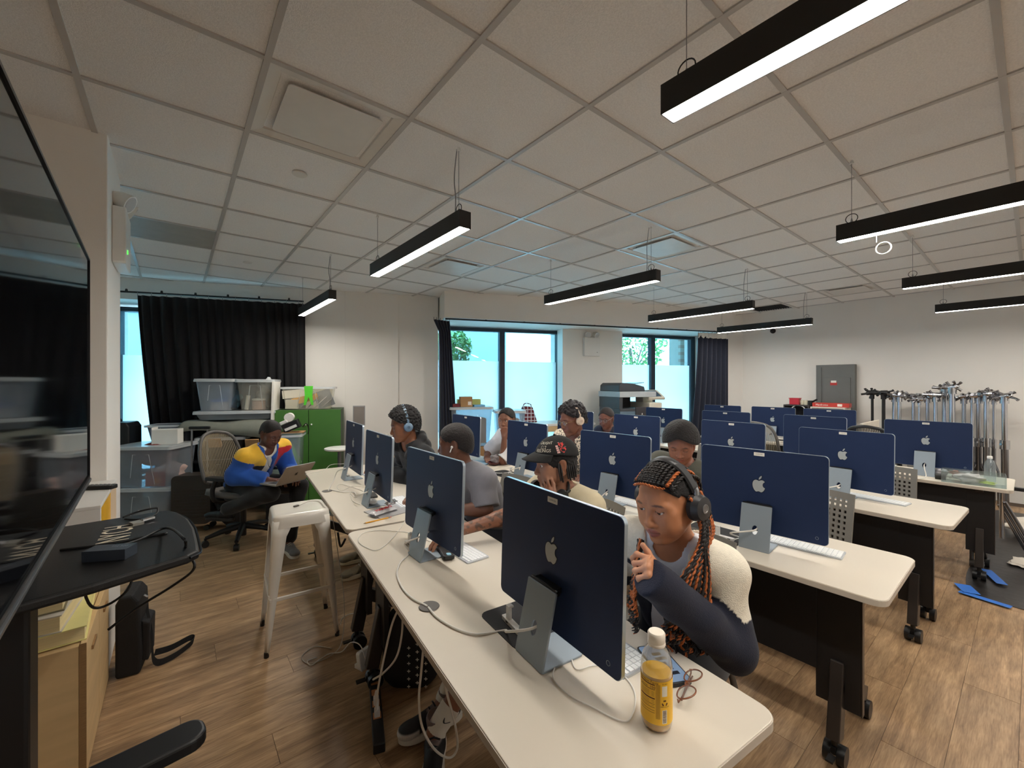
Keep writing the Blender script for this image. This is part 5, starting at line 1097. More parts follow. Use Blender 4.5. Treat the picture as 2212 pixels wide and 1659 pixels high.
MB().box(-0.15, 0.15, -0.12, 0.12, -0.02, 0.02, Mp).build('control_panel', m_prw, pr, bevel=0.008); MB().box(-0.12, 0.10, -0.09, 0.09, 0.02, 0.023, Mp).build('touch_screen', mat('touch_dark', (52, 66, 84), 0.15), pr); MB().box(0.2, 0.38, -0.1, 0.1, 1.14, 1.22).build('panel_neck', m_prw, pr)
for k in range(3): MB().box(0.40, 0.62 - 0.05 * k + 0.1, -0.16, 0.16, 0.86 + 0.08 * k, 0.866 + 0.08 * k, Matrix.Translation((0, 0, 0.0)) ).build('bypass_tray', m_prw, pr)
for sx in (-0.3, 0.34): 
    for sy in (-0.26, 0.24): MB().cyl((sx, sy, 0), (sx, sy, 0.022), 0.025, n=12).build('foot', m_black, pr)
pr.scale = (1, 1, 1.08)
# ================================================================== perforated chairs
m_chr = mat('chair_grey', (118, 114, 106), 0.5, var=0.04); m_chl = mat('chair_leg_grey', (84, 80, 76), 0.4, metal=0.4)
def make_chair():
    t = thing('perforated_chair', 'x', 'chair')                 # faces local +x
    se = MB(); nn = 10
    for j in range(nn + 1):
        for i in range(nn + 1):
            u, v = i / nn * 2 - 1, j / nn * 2 - 1; se.v.append((u * 0.21, v * 0.215 * (1 - 0.06 * u * u), 0.455 + 0.012 * v * v - 0.022 * max(0, u) ** 3 + 0.012 * max(0, -u) ** 2))
    for j in range(nn):
        for i in range(nn): k = j * (nn + 1) + i; se.f.append((k, k + 1, k + nn + 2, k + nn + 1))
    se.m = [0] * len(se.f); se.build('seat', m_chr, t, smooth=180, solid=0.014)
    def bp(u, v): return (-0.20 - 0.10 * v + 0.05 * u * u, u * 0.215, 0.52 + 0.34 * v)
    bk_ = MB(); C, R = 15, 11
    for r_ in range(R):
        for c in range(C):
            u0, u1, v0, v1 = -1 + 2 * c / C, -1 + 2 * (c + 1) / C, r_ / R, (r_ + 1) / R
            if 1 <= c < C - 1 and 1 <= r_ < R - 1:
                um, uM, vm, vM = u0 + (u1 - u0) * 0.25, u0 + (u1 - u0) * 0.75, v0 + (v1 - v0) * 0.25, v0 + (v1 - v0) * 0.75
                o4 = [bp(u0, v0), bp(u1, v0), bp(u1, v1), bp(u0, v1)]; i4 = [bp(um, vm), bp(uM, vm), bp(uM, vM), bp(um, vM)]
                bk_.add(o4 + i4, [(0, 1, 5, 4), (1, 2, 6, 5), (2, 3, 7, 6), (3, 0, 4, 7)])
            else: bk_.add([bp(u0, v0), bp(u1, v0), bp(u1, v1), bp(u0, v1)], [(0, 1, 2, 3)])
    bm = bmesh.new(); me = bpy.data.meshes.new('b'); me.from_pydata(bk_.v, [], bk_.f); bm.from_mesh(me); bmesh.ops.remove_doubles(bm, verts=bm.verts, dist=1e-5); bm.to_mesh(me); bm.free()
    bk2 = MB(); bk2.add([v.co[:] for v in me.vertices], [tuple(p.vertices) for p in me.polygons]); bpy.data.meshes.remove(me)
    bk2.build('backrest', m_chr, t, solid=0.008)
    for sy in (-1, 1):
        MB().tube(spline([(0.17, sy * 0.20, 0.44), (0.19, sy * 0.23, 0.30), (0.215, sy * 0.235, 0.06)], 4), 0.013, 8).build('leg', m_chl, t, smooth=60)
        MB().tube(spline([(-0.16, sy * 0.20, 0.44), (-0.20, sy * 0.23, 0.28), (-0.235, sy * 0.235, 0.06)], 4), 0.013, 8).build('leg', m_chl, t, smooth=60)
        MB().tube(spline([(-0.14, sy * 0.19, 0.445), (-0.20, sy * 0.20, 0.47), (-0.205, sy * 0.2, 0.56)], 4), 0.012, 8).build('back_support', m_chl, t, smooth=60)
        for x in (0.215, -0.235): MB().tube([(x, sy * 0.222, 0.03), (x, sy * 0.25, 0.03)], 0.03, 14).build('caster', m_chl, t, smooth=40)
    MB().box(-0.16, 0.17, -0.20, 0.20, 0.43, 0.442).build('seat_frame', m_chl, t)
    return t
ch = make_chair()
CH = [(1.56, 0.98, 182, 'grey chair under the girl with orange braids'), (1.64, 1.60, 176, 'grey chair under the cap wearer'), (1.65, 2.26, 180, 'grey perforated chair under the boy in grey'), (1.66, 3.24, 175, 'grey chair under the boy in the black hoodie'),
      (2.90, 0.88, 180, 'grey perforated chair behind the keyboard of the second row end'), (3.00, 1.62, 180, 'grey perforated chair under the boy in olive'), (2.92, 2.42, 180, 'grey chair under the woman with cream headphones'), (2.95, 3.36, 180, 'grey chair under the boy in white'),
      (4.20, 0.76, 184, 'grey perforated chair at the bare end of the third row'), (4.25, 3.12, 180, 'grey chair under the cornrowed woman'), (5.40, 0.56, 180, 'grey wheeled chair at the desk with the acrylic tray'), (4.25, 2.1, 180, 'grey perforated chair in front of the window-side third row computer')]
for k, (x, y, rz, lab) in enumerate(CH): place(ch if k == 0 else copy_tree(ch), lab, (x, y, 0), rz, 'grey perforated chairs')
# ================================================================== things on the front desks
m_wc = mat('cable_white', (226, 222, 214), 0.5)
DT = DZ + 0.0035
def dpath(px, z=DT): return [tuple(at(u, v, z)) if len(q) == 2 else tuple(at(q[0], q[1], q[2])) for q in px for u, v in [q[:2]]]
grommet(at(927, 1311, DZ), 'round grey cable grommet on the desk with the juice bottle'); grommet(at(707, 1061, DZ), 'round grey cable grommet near the candy wrapper desk end')
hole = lambda k: im_pt(k, 0.018, 0.0, 0.085)
def pcable(k, lab, px, r=0.0038):
    h = hole(k); b = im_pt(k, 0.075, 0.0, 0.105)
    pts = [b, h + Vector((0.0, 0, 0.004)), im_pt(k, -0.03, px[0][2] if len(px[0]) > 2 else 0.01, 0.065)] + [at(u, v, DZ + 0.005) for u, v, *_ in px]
    cable('power_cable', lab, [tuple(p) for p in pts], r, m_wc, 6, 'white computer power cables')
pcable(0, 'white power cable from the computer behind the juice bottle to the grommet', [(1090, 1362, 0.06), (1030, 1370), (985, 1358), (945, 1334), (925, 1312)])
pcable(1, 'white power cable curling from the computer with the leaning phone', [(885, 1195, 0.03), (865, 1215), (858, 1240), (868, 1268), (890, 1292), (922, 1309)])
pcable(2, 'white power cable from the computer behind the candy wrapper', [(765, 1064, 0.05), (740, 1063), (715, 1058)])
pcable(3, 'white power cable arching from the computer near the green cabinet', [(722, 1035, 0.04), (714, 1050), (709, 1060)])
pcable(4, 'white power cable running left from the computer behind the girl', [(1598, 1162, 0.09), (1570, 1168), (1545, 1168)])
pcable(5, 'white power cable dropping from the computer beside the cap wearer', [(1312, 1080, 0.0), (1318, 1102), (1340, 1112)])
pcable(6, 'white power cable from the computer by the boy resting on his fist', [(1105, 1020, 0.06), (1075, 1022), (1050, 1015), (1040, 1006)])
pcable(8, 'white power cable at the bare end of the third row', [(1786, 1054, 0.06), (1760, 1060)])
pcable(12, 'white power cable looping below the computer beside the acrylic tray', [(2000, 1030, -0.01), (1985, 1034), (1965, 1033)])
def scable(lab, px, r=0.0019, m=m_wc): cable('charging_cable', lab, dpath(px), r, m, 6, 'thin white cables on the front desks')
scable('thin white cable looping around in front of the juice bottle', [(1292, 1425), (1262, 1413), (1228, 1414), (1202, 1436), (1196, 1466), (1230, 1502), (1285, 1530), (1330, 1553), (1358, 1556), (1372, 1525), (1370, 1492), (1350, 1462), (1318, 1440), (1280, 1438), (1246, 1446), (1234, 1420), (1228, 1385)])
scable('thin white cable looped beside the computer with the leaning phone', [(876, 1124), (852, 1158), (818, 1187), (790, 1182), (774, 1168), (784, 1152), (812, 1146), (850, 1147), (888, 1152), (930, 1170)])
scable('thin white cable squiggling over the grommet near the green cabinet', [(790, 1052), (762, 1050), (738, 1060), (728, 1052), (736, 1046), (760, 1052), (785, 1062), (768, 1074), (756, 1066), (762, 1082), (778, 1090)])
scable('thin white cable across the far desk end by the green cabinet', [(745, 1002), (715, 1004), (700, 1016), (672, 1022), (660, 1026)])
scable('thin white cable beside the boy resting on his fist', [(1105, 1012), (1078, 1010), (1058, 1018), (1042, 1024), (1030, 1020)])
# phone leaning on the stand foot, phone by the bottle
ph = thing('smartphone', 'black phone propped at the foot of a front row computer', 'phone', tuple(at(962, 1193, DZ + 0.012)), 74)
Mph = Matrix.Rotation(math.radians(4), 4, 'X'); MB().prism(rrect(0.152, 0.05, 0.009, 4), -0.004, 0.012, Mph).build('body', m_black, ph, bevel=0.002); MB().prism(rrect(0.024, 0.02, 0.006, 4, (-0.058, 0)), 0.012, 0.015, Mph).build('camera_bump', mat('camera_blue', (150, 200, 220), 0.2), ph)
ph2 = thing('smartphone', 'dark phone lying behind the juice bottle', 'phone', tuple(at(1432, 1440, DZ)), 63)
MB().prism(rrect(0.16, 0.078, 0.012, 4), 0.0, 0.011).build('case', m_black, ph2, bevel=0.002); sc2 = MB().prism(rrect(0.150, 0.069, 0.008, 4), 0.011, 0.0118).build('screen', mat('phone_screen', (92, 108, 128), 0.1, emit=(110, 130, 155), estr=0.25), ph2)
for k in range(5): MB().box(-0.05 + 0.02 * k, -0.038 + 0.02 * k, -0.02 + 0.006 * (k % 3), 0.012, 0.0118, 0.0121).build('screen_icon', mat('icon_dark', (36, 40, 48), 0.3), sc2)
ph3 = thing('smartphone', 'dark phone standing behind the candy wrapper computer', 'phone', tuple(at(803, 1070, DZ + 0.006)), 80); MB().prism(rrect(0.13, 0.06, 0.009, 4), -0.004, 0.006).build('body', m_black, ph3)
mo = thing('computer_mouse', 'white mouse at the foot of the candy wrapper computer', 'mouse', tuple(im_pt(2, 0.05, 0.0, 0.006)), 90); MB().ball((0, 0, 0.0), 0.03, 12, (1.7, 1, 0.6)).build('shell', m_white, mo, smooth=180); mo.location.z += 0.018
# juice bottle
jb = thing('juice_bottle', 'plastic bottle of yellow juice with a white cap on the front desk', 'bottle', tuple(at(1418, 1562, DZ)), 0)
m_bpl = clear_mat('bottle_plastic', (240, 242, 240), 0.80, 0.04, (222, 224, 220), 1.2, 0.08)
prof = [(0.026, 0.0), (0.031, 0.003), (0.034, 0.012), (0.0345, 0.03), (0.0345, 0.118), (0.0335, 0.122), (0.0350, 0.128), (0.0345, 0.142), (0.031, 0.158), (0.0245, 0.172), (0.0175, 0.182), (0.0165, 0.188)]
MB().lathe(prof, 36).build('bottle_body', m_bpl, jb, smooth=60)
m_juice = mat('juice', (250, 192, 48), 0.2, var=0.04, trans=0.12)
MB().lathe([(0.025, 0.0015), (0.030, 0.004), (0.0332, 0.013), (0.0336, 0.03), (0.0336, 0.117), (0.0328, 0.122), (0.0326, 0.1235), (0.001, 0.1235)], 36).build('juice', m_juice, jb, smooth=60)
def band(z0, z1, r, a0, a1, n=20):
    mb = MB()
    for i in range(n + 1):
        a = a0 + (a1 - a0) * i / n
        for z in (z0, z1): mb.v.append((r * math.cos(a), r * math.sin(a), z))
    mb.f = [(2 * i, 2 * i + 2, 2 * i + 3, 2 * i + 1) for i in range(n)]; mb.m = [0] * n
    return mb
m_lab = mat('label_yellow', (244, 190, 36), 0.45, var=0.03)
band(0.022, 0.118, 0.0351, 0, 6.2832, 48).build('label', m_lab, jb, smooth=180)
m_ink = mat('ink_brown', (92, 42, 20), 0.7); m_lw = mat('label_white_patch', (238, 232, 214), 0.6)
FA = math.radians(-90) - YAW + math.atan2(1418 - 1106, FPX) * -1   # side of the bottle towards the camera
def wrap_text(txt, size, ang, z, rot, m=None, r=0.0354):
    mb = text_mb(txt, size, Matrix.Rotation(rot, 4, 'Z'))
    mb.v = [(r * math.cos(ang + x / r), r * math.sin(ang + x / r), z + y) for x, y, _ in mb.v]; return mb
pr_ = MB()
def barp(a0, a1, z0, z1): pr_.add(*(lambda b: (b.v, b.f))(band(z0, z1, 0.0353, FA + a0, FA + a1, 8)))
for z, h in ((0.1085, 0.0022), (0.0985, 0.0012), (0.078, 0.0026), (0.0665, 0.0008), (0.0590, 0.0009), (0.0525, 0.0008), (0.0475, 0.0008)): barp(-1.15, -0.10, z, z + h)
for z in (0.0935, 0.0905, 0.0875, 0.0845, 0.074, 0.0705, 0.063): barp(-1.1, -0.45, z, z + 0.0005); barp(-0.3, -0.14, z, z + 0.0005)
for k in range(6): barp(-0.02 + 0.045 * k, -0.005 + 0.045 * k, 0.036, 0.112)
for q in (wrap_text('Nutrition Facts', 0.0085, FA - 0.62, 0.1145, 0), wrap_text('100', 0.0085, FA - 0.24, 0.1035, 0), wrap_text('Calories', 0.006, FA - 0.85, 0.103, 0), wrap_text('100% recycle', 0.004, FA + 0.52, 0.0635, 0), wrap_text('SCAN', 0.0045, FA + 0.52, 0.1135, 0)): pr_.add(q.v, q.f)
# recycling arrows
for k in range(3):
    a = math.radians(90 + 120 * k); cx_, cz_ = 0.52 * 0.0353 + 0.0052 * math.cos(a), 0.0715 + 0.0052 * math.sin(a)
    P = [(-0.0032, -0.0015), (0.0012, -0.0015), (0.0012, -0.0028), (0.0036, 0.0), (0.0012, 0.0028), (0.0012, 0.0015), (-0.0032, 0.0015)]; c, s = math.cos(a + 1.57), math.sin(a + 1.57)
    pp = [(cx_ + x * c - y * s, cz_ + x * s + y * c) for x, y in P]; pr_.add([(0.0354 * math.cos(FA + x / 0.0353), 0.0354 * math.sin(FA + x / 0.0353), z) for x, z in pp], [tuple(range(7))])
lw = band(0.026, 0.056, 0.0352, FA + 0.36, FA + 0.68, 6).build('barcode_patch', m_lw, jb); band(0.086, 0.109, 0.0352, FA + 0.34, FA + 0.70, 6).build('white_patch', m_lw, jb)
rn = random.Random(4); z = 0.028
while z < 0.054: h = rn.uniform(0.0004, 0.0011); barp(0.40, 0.64, z, z + h); z += h + rn.uniform(0.0004, 0.001)
pq = pr_.build('label_print', m_ink, jb); pq['kind'] = 'stuff'
cp = MB().lathe([(0.0195, 0.182), (0.020, 0.184), (0.020, 0.188), (0.0185, 0.1895), (0.0195, 0.191), (0.0195, 0.208), (0.017, 0.2115), (0.001, 0.2118)], 36).build('cap', mat('cap_cream', (240, 230, 214), 0.4), jb, smooth=50)
# folded glasses
gl = thing('eyeglasses', 'brown-rimmed eyeglasses folded beside the juice bottle', 'glasses', tuple(at(1488, 1497, DZ)), 0)
m_rim = mat('rim_tortoise', (120, 66, 34), 0.3, var=0.3, scale=40, coat=0.5); m_lens = clear_mat('lens_clear', (244, 246, 244), 0.95, 0.02)
_xa = (at(1482, 1518, DZ) - at(1499, 1474, DZ)).normalized(); _la = (at(1440, 1500, DZ) - at(1500, 1500, DZ)).normalized()
Mg = frame((0, 0, 0.024), _xa, _la * 0.95 - Vector((0, 0, 0.30))); Mg = Mg if Mg.col[2][2] > 0 else Mg @ Matrix.Diagonal((1, 1, -1, 1))
for sx in (-1, 1):
    P = [(sx * (0.036 + 0.027 * math.cos(t) * (1 - 0.10 * math.sin(t))), 0.0225 * math.sin(t) + 0.003 * math.cos(2 * t), 0) for t in np.linspace(0, 6.283, 33)[:-1]]
    MB().tube([Mg @ Vector(p) for p in P] + [Mg @ Vector(P[0])], 0.0019, 6).build('rim', m_rim, gl, smooth=180)
    MB().add([Mg @ Vector((p[0], p[1], 0.0005)) for p in P], [tuple(range(len(P)))]).build('lens', m_lens, gl)
    MB().tube([Mg @ Vector(p) for p in ((sx * 0.064, 0.012, 0.0), (sx * 0.067, 0.012, -0.006), (sx * (0.03 if sx > 0 else 0.055), 0.010, -0.008 - 0.002 * sx), (-sx * 0.055, 0.008, -0.010 - 0.002 * sx))], 0.0021, 6).build('temple', m_rim, gl, smooth=180)
MB().tube([Mg @ Vector(p) for p in ((-0.0095, 0.006, 0), (0, 0.009, 0.001), (0.0095, 0.006, 0))], 0.0019, 6).build('bridge', m_rim, gl)
# candy wrapper, grey folder, pencil
fo_ = MB().box(-0.13, 0.13, -0.10, 0.10, 0, 0.006).build('grey_tablet', mat('tablet_grey', (168, 166, 166), 0.4), bevel=0.002); fo_.location = on_desk(1, 0.30, -0.70); fo_.rotation_euler = (0, 0, 0.15); tag(fo_, 'flat grey tablet under the candy wrapper', 'tablet')
cw = thing('candy_wrapper', 'crumpled candy packet with red lettering on the front row', 'wrapper', tuple(on_desk(1, 0.24, -0.73, DZ + 0.0065)), 20)
wv = MB(); nx, ny = 18, 10
for s_ in (1, -1):
    k0 = len(wv.v)
    for j in range(ny + 1):
        for i in range(nx + 1):
            u, v = i / nx * 2 - 1, j / ny * 2 - 1; e = max(0, 1 - max(abs(u) ** 4, abs(v) ** 2))
            wv.v.append((u * 0.085 + 0.004 * math.sin(9 * v), v * 0.04, 0.012 + s_ * 0.013 * e * (1 + 0.35 * math.sin(7 * u + 3 * v) * math.sin(6 * v + u)) if s_ > 0 else 0.003 * e))
    for j in range(ny):
        for i in range(nx): k = k0 + j * (nx + 1) + i; q = (k, k + 1, k + nx + 2, k + nx + 1); wv.f.append(q if s_ > 0 else q[::-1])
wv.m = [0] * len(wv.f); wv.build('packet', mat('packet_film', (190, 188, 190), 0.2, var=0.12, scale=25), cw, smooth=180)
tx = text_mb('HARIBO', 0.034, frame((-0.005, -0.012, 0.030), (1, 0, 0.0), (0, 1, 0.15)), None, 0.0008); tx.build('lettering', mat('letter_red', (206, 34, 30), 0.4), cw)
lump('foil_scrap', 'silver foil scrap on the candy packet', 'foil', tuple(on_desk(1, 0.30, -0.69, DZ + 0.030)), 0.022, (1.5, 1, 0.7), mat('foil_silver', (200, 202, 206), 0.12, metal=0.9), 61, rough=0.4)
pn = thing('pencil', 'yellow pencil lying beside the candy packet', 'pencil', tuple(at(785, 1131, DZ + 0.004)), 0); pd = at(848, 1116, DZ + 0.004) - at(785, 1131, DZ + 0.004); pd.z = 0
pu = pd.normalized(); MB().tube([pu * 0.012, pu * 0.15], 0.0037, 6).build('barrel', mat('pencil_yellow', (236, 170, 40), 0.4), pn); MB().tube([(0, 0, 0), pu * 0.012], [0.0005, 0.0036], 6).build('tip', m_wood, pn); MB().tube([pu * 0.15, pu * 0.158], 0.0037, 8).build('ferrule', m_steel, pn); MB().tube([pu * 0.158, pu * 0.168], 0.0036, 8).build('eraser', mat('eraser_pink', (220, 150, 140), 0.7), pn)
# desk pads with lettering
def pad(lab, c, rz, w, l):
    t = thing('desk_pad', lab, 'desk pad', c, rz); MB().prism(rrect(w, l, 0.03, 4), 0, 0.0022).build('mat', m_pad, t); return t
p1 = pad('black desk pad with pale lettering behind the girl with braids', tuple(on_desk(2, 0.22, -0.20, DZ)), 0, 0.24, 0.30)
text_mb('NYCH', 0.085, frame((-0.05, 0.04, 0.0026), (0, -1, 0), (1, 0, 0)) @ Matrix.Diagonal((1, 1.2, 1, 1))).build('lettering', m_let, p1)
p2 = pad('black desk pad under the computer behind the juice bottle', tuple(im_pt(0, 0.10, 0.17, 0)), -6, 0.20, 0.24)
p3 = pad('black desk pad with pale cables beside the cap wearer', tuple(on_desk(2, 0.24, 0.56, DZ)), 0, 0.20, 0.26)
p4 = pad('black desk pad by the boy resting on his fist', tuple(on_desk(3, 0.25, -0.20, DZ)), 0, 0.2, 0.26)
# notebook and dish near the boy in white
slab('notebook', 'blue-grey notebook on the desk before the boy in white', 'notebook', on_desk(3, 0.34, 0.34, DZ + 0.006), (0.17, 0.24, 0.012), (0, 0, 0.5), mat('note_blue', (148, 176, 196), 0.5))
bw = thing('glass_dish', 'dark red glass dish by the elbow of the boy in white', 'dish', tuple(on_desk(3, 0.40, 0.16, DZ)), 0); MB().lathe([(0.02, 0.002), (0.045, 0.012), (0.06, 0.034), (0.057, 0.034), (0.042, 0.015), (0.001, 0.006)], 24).build('bowl', mat('glass_maroon', (92, 34, 42), 0.1, trans=0.3), bw, smooth=50)
lump('drawstring_bag', 'small patterned pouch resting by the glass dish', 'pouch', tuple(on_desk(3, 0.45, 0.20, DZ + 0.0)), 0.045, (1, 1.2, 1.0), mat('pouch_grey', (150, 140, 140), 0.8, var=0.5, scale=30), 71)
# ================================================================== under the front desks
ps = thing('power_strip', 'black power strip on the floor under the front desk', 'power strip', tuple(at(812, 1530, 0.0)), 0)
a = at(812, 1592, 0.0) - at(803, 1462, 0.0); ang = math.atan2(a.y, a.x); ps.rotation_euler = (0, 0, ang)
MB().box(-0.26, 0.26, -0.024, 0.024, 0, 0.04).build('housing', m_black, ps, bevel=0.004)
for k in range(5):
    so_ = MB().box(-0.22 + k * 0.075, -0.18 + k * 0.075, -0.017, 0.017, 0.04, 0.0415).build('outlet', mat('outlet_tan', (188, 128, 82), 0.6), ps)
for k in (3, 4): 
    MB().box(-0.215 + k * 0.075, -0.185 + k * 0.075, -0.012, 0.012, 0.0415, 0.07).tube([(-0.2 + k * 0.075, 0, 0.07), (-0.2 + k * 0.075, 0, 0.10)], [0.011, 0.005], 8).build('plug', m_white, ps, bevel=0.002)
cb_ = thing('charger_brick', 'white charger brick standing on the power strip end', 'charger', tuple(at(784, 1440, 0)), 20); MB().prism(rrect(0.085, 0.09, 0.012, 4), 0, 0.03, frame((0, 0, 0.05), (1, 0, 0), (0, 0.2, 1))).build('brick', m_white, cb_, bevel=0.004); MB().box(-0.03, 0.03, -0.03, 0.03, 0, 0.02).build('plug_base', m_white, cb_)
def hang(lab, P, r=0.0042, m=m_wc): cable('power_cable', lab, P, r, m, 6, 'cables hanging under the front desk')
def on_ray(u, v, Y):
    """point on the pixel's ray where the room's Y coordinate is Y"""
    fx, fy = math.sin(YAW), math.cos(YAW); a_ = (u - 1106.0) / FPX; b_ = (829.5 - v) / FPX
    dx, dy = fx + a_ * math.cos(YAW), fy - a_ * math.sin(YAW); k = Y / dy; return (dx * k, Y, CAM_H + b_ * k)
hang('white cable hanging from the desk edge to the power strip plug', [on_ray(866, 1306, 1.60), on_ray(848, 1345, 1.62), on_ray(832, 1410, 1.66), on_ray(818, 1480, 1.74), on_ray(811, 1535, 1.80)])
hang('white cable bowing from the desk edge to the power strip outlet', [on_ray(870, 1312, 1.58), on_ray(868, 1370, 1.60), on_ray(856, 1420, 1.66), on_ray(830, 1452, 1.78), on_ray(806, 1468, 1.92)])
hang('long white cable loop hanging beside the bare ankle', [on_ray(916, 1385, 1.33), on_ray(910, 1450, 1.34), on_ray(905, 1510, 1.36), on_ray(912, 1570, 1.38), on_ray(938, 1618, 1.38), on_ray(970, 1637, 1.36), on_ray(988, 1615, 1.33), on_ray(982, 1560, 1.28), on_ray(966, 1500, 1.22), on_ray(953, 1438, 1.16)])
cable('charging_cable', 'thin white cable from the charger brick onto the floor', [tuple(at(790, 1425, 0.10)), tuple(at(778, 1394, 0.16)), tuple(at(757, 1388, 0.10)), tuple(at(738, 1408, 0.02)), tuple(at(712, 1412, 0.005)), tuple(at(690, 1425, 0.005)), tuple(at(672, 1437, 0.005)), tuple(at(664, 1428, 0.005)), tuple(at(684, 1420, 0.005))], 0.0026, m_wc)
cable('charging_cable', 'thin white cable arching on the floor by the stool foot', [tuple(at(735, 1350, 0.005)), tuple(at(740, 1335, 0.05)), tuple(at(758, 1326, 0.08)), tuple(at(772, 1327, 0.05))], 0.0035, m_wc)
cable('power_cable', 'black cable loop hanging below the desk joint', [on_ray(730, 1150, 2.42), on_ray(733, 1172, 2.42), on_ray(737, 1180, 2.42), on_ray(746, 1164, 2.40)], 0.006, m_cord)
# starry backpack and crumpled bag
bk_ = thing('backpack', 'black backpack printed with white plus signs under the front desk', 'backpack', tuple(at(878, 1498, 0.0)) , 0); bk_.rotation_euler = (0, 0, -YAW)
mb = MB(); nn = 20
for j in range(nn + 1):
    for i in range(nn):
        v = j / nn; t = 2 * math.pi * i / nn; w = (0.14 * (1 - 0.25 * v ** 3)) * (0.75 + 0.25 * min(1, v * 8)) * (1 if v < 0.97 else 0.7); c, s = math.cos(t), math.sin(t)
        mb.v.append((w * math.copysign(abs(c) ** 0.6, c) * (1 + 0.03 * math.sin(5 * v + i)), 0.62 * w * math.copysign(abs(s) ** 0.6, s) + 0.10, 0.36 * v))
for j in range(nn):
    for i in range(nn): mb.f.append((j * nn + i, j * nn + (i + 1) % nn, (j + 1) * nn + (i + 1) % nn, (j + 1) * nn + i))
mb.f.append(tuple(range(nn * nn, nn * nn + nn))); mb.m = [0] * len(mb.f); mb.build('body', m_bagb, bk_, smooth=180)
for r_ in range(6):
    for c_ in range(3):
        x, z = 0.01 + c_ * 0.042, 0.03 + r_ * 0.038 + (0.019 if c_ % 2 else 0)
        o = MB().box(x - 0.008, x + 0.008, 0.0, 0.0012, z - 0.0018, z + 0.0018).box(x - 0.0018, x + 0.0018, 0.0, 0.0012, z - 0.008, z + 0.008).build('plus_mark', m_paper, bk_); o.location.y = 0.004 + 0.0
MB().tube(spline([(-0.03, 0.1, 0.355), (-0.02, 0.1, 0.40), (0.03, 0.1, 0.40), (0.04, 0.1, 0.355)], 5), 0.008, 6).build('handle', m_bagb, bk_)
lump('plastic_bag', 'crumpled white plastic bag under the front desk', 'bag', (1.02, 2.25, 0.0), 0.1, (1, 1, 0.9), mat('bag_white', (206, 202, 198), 0.35, var=0.1), 81, rough=0.3)
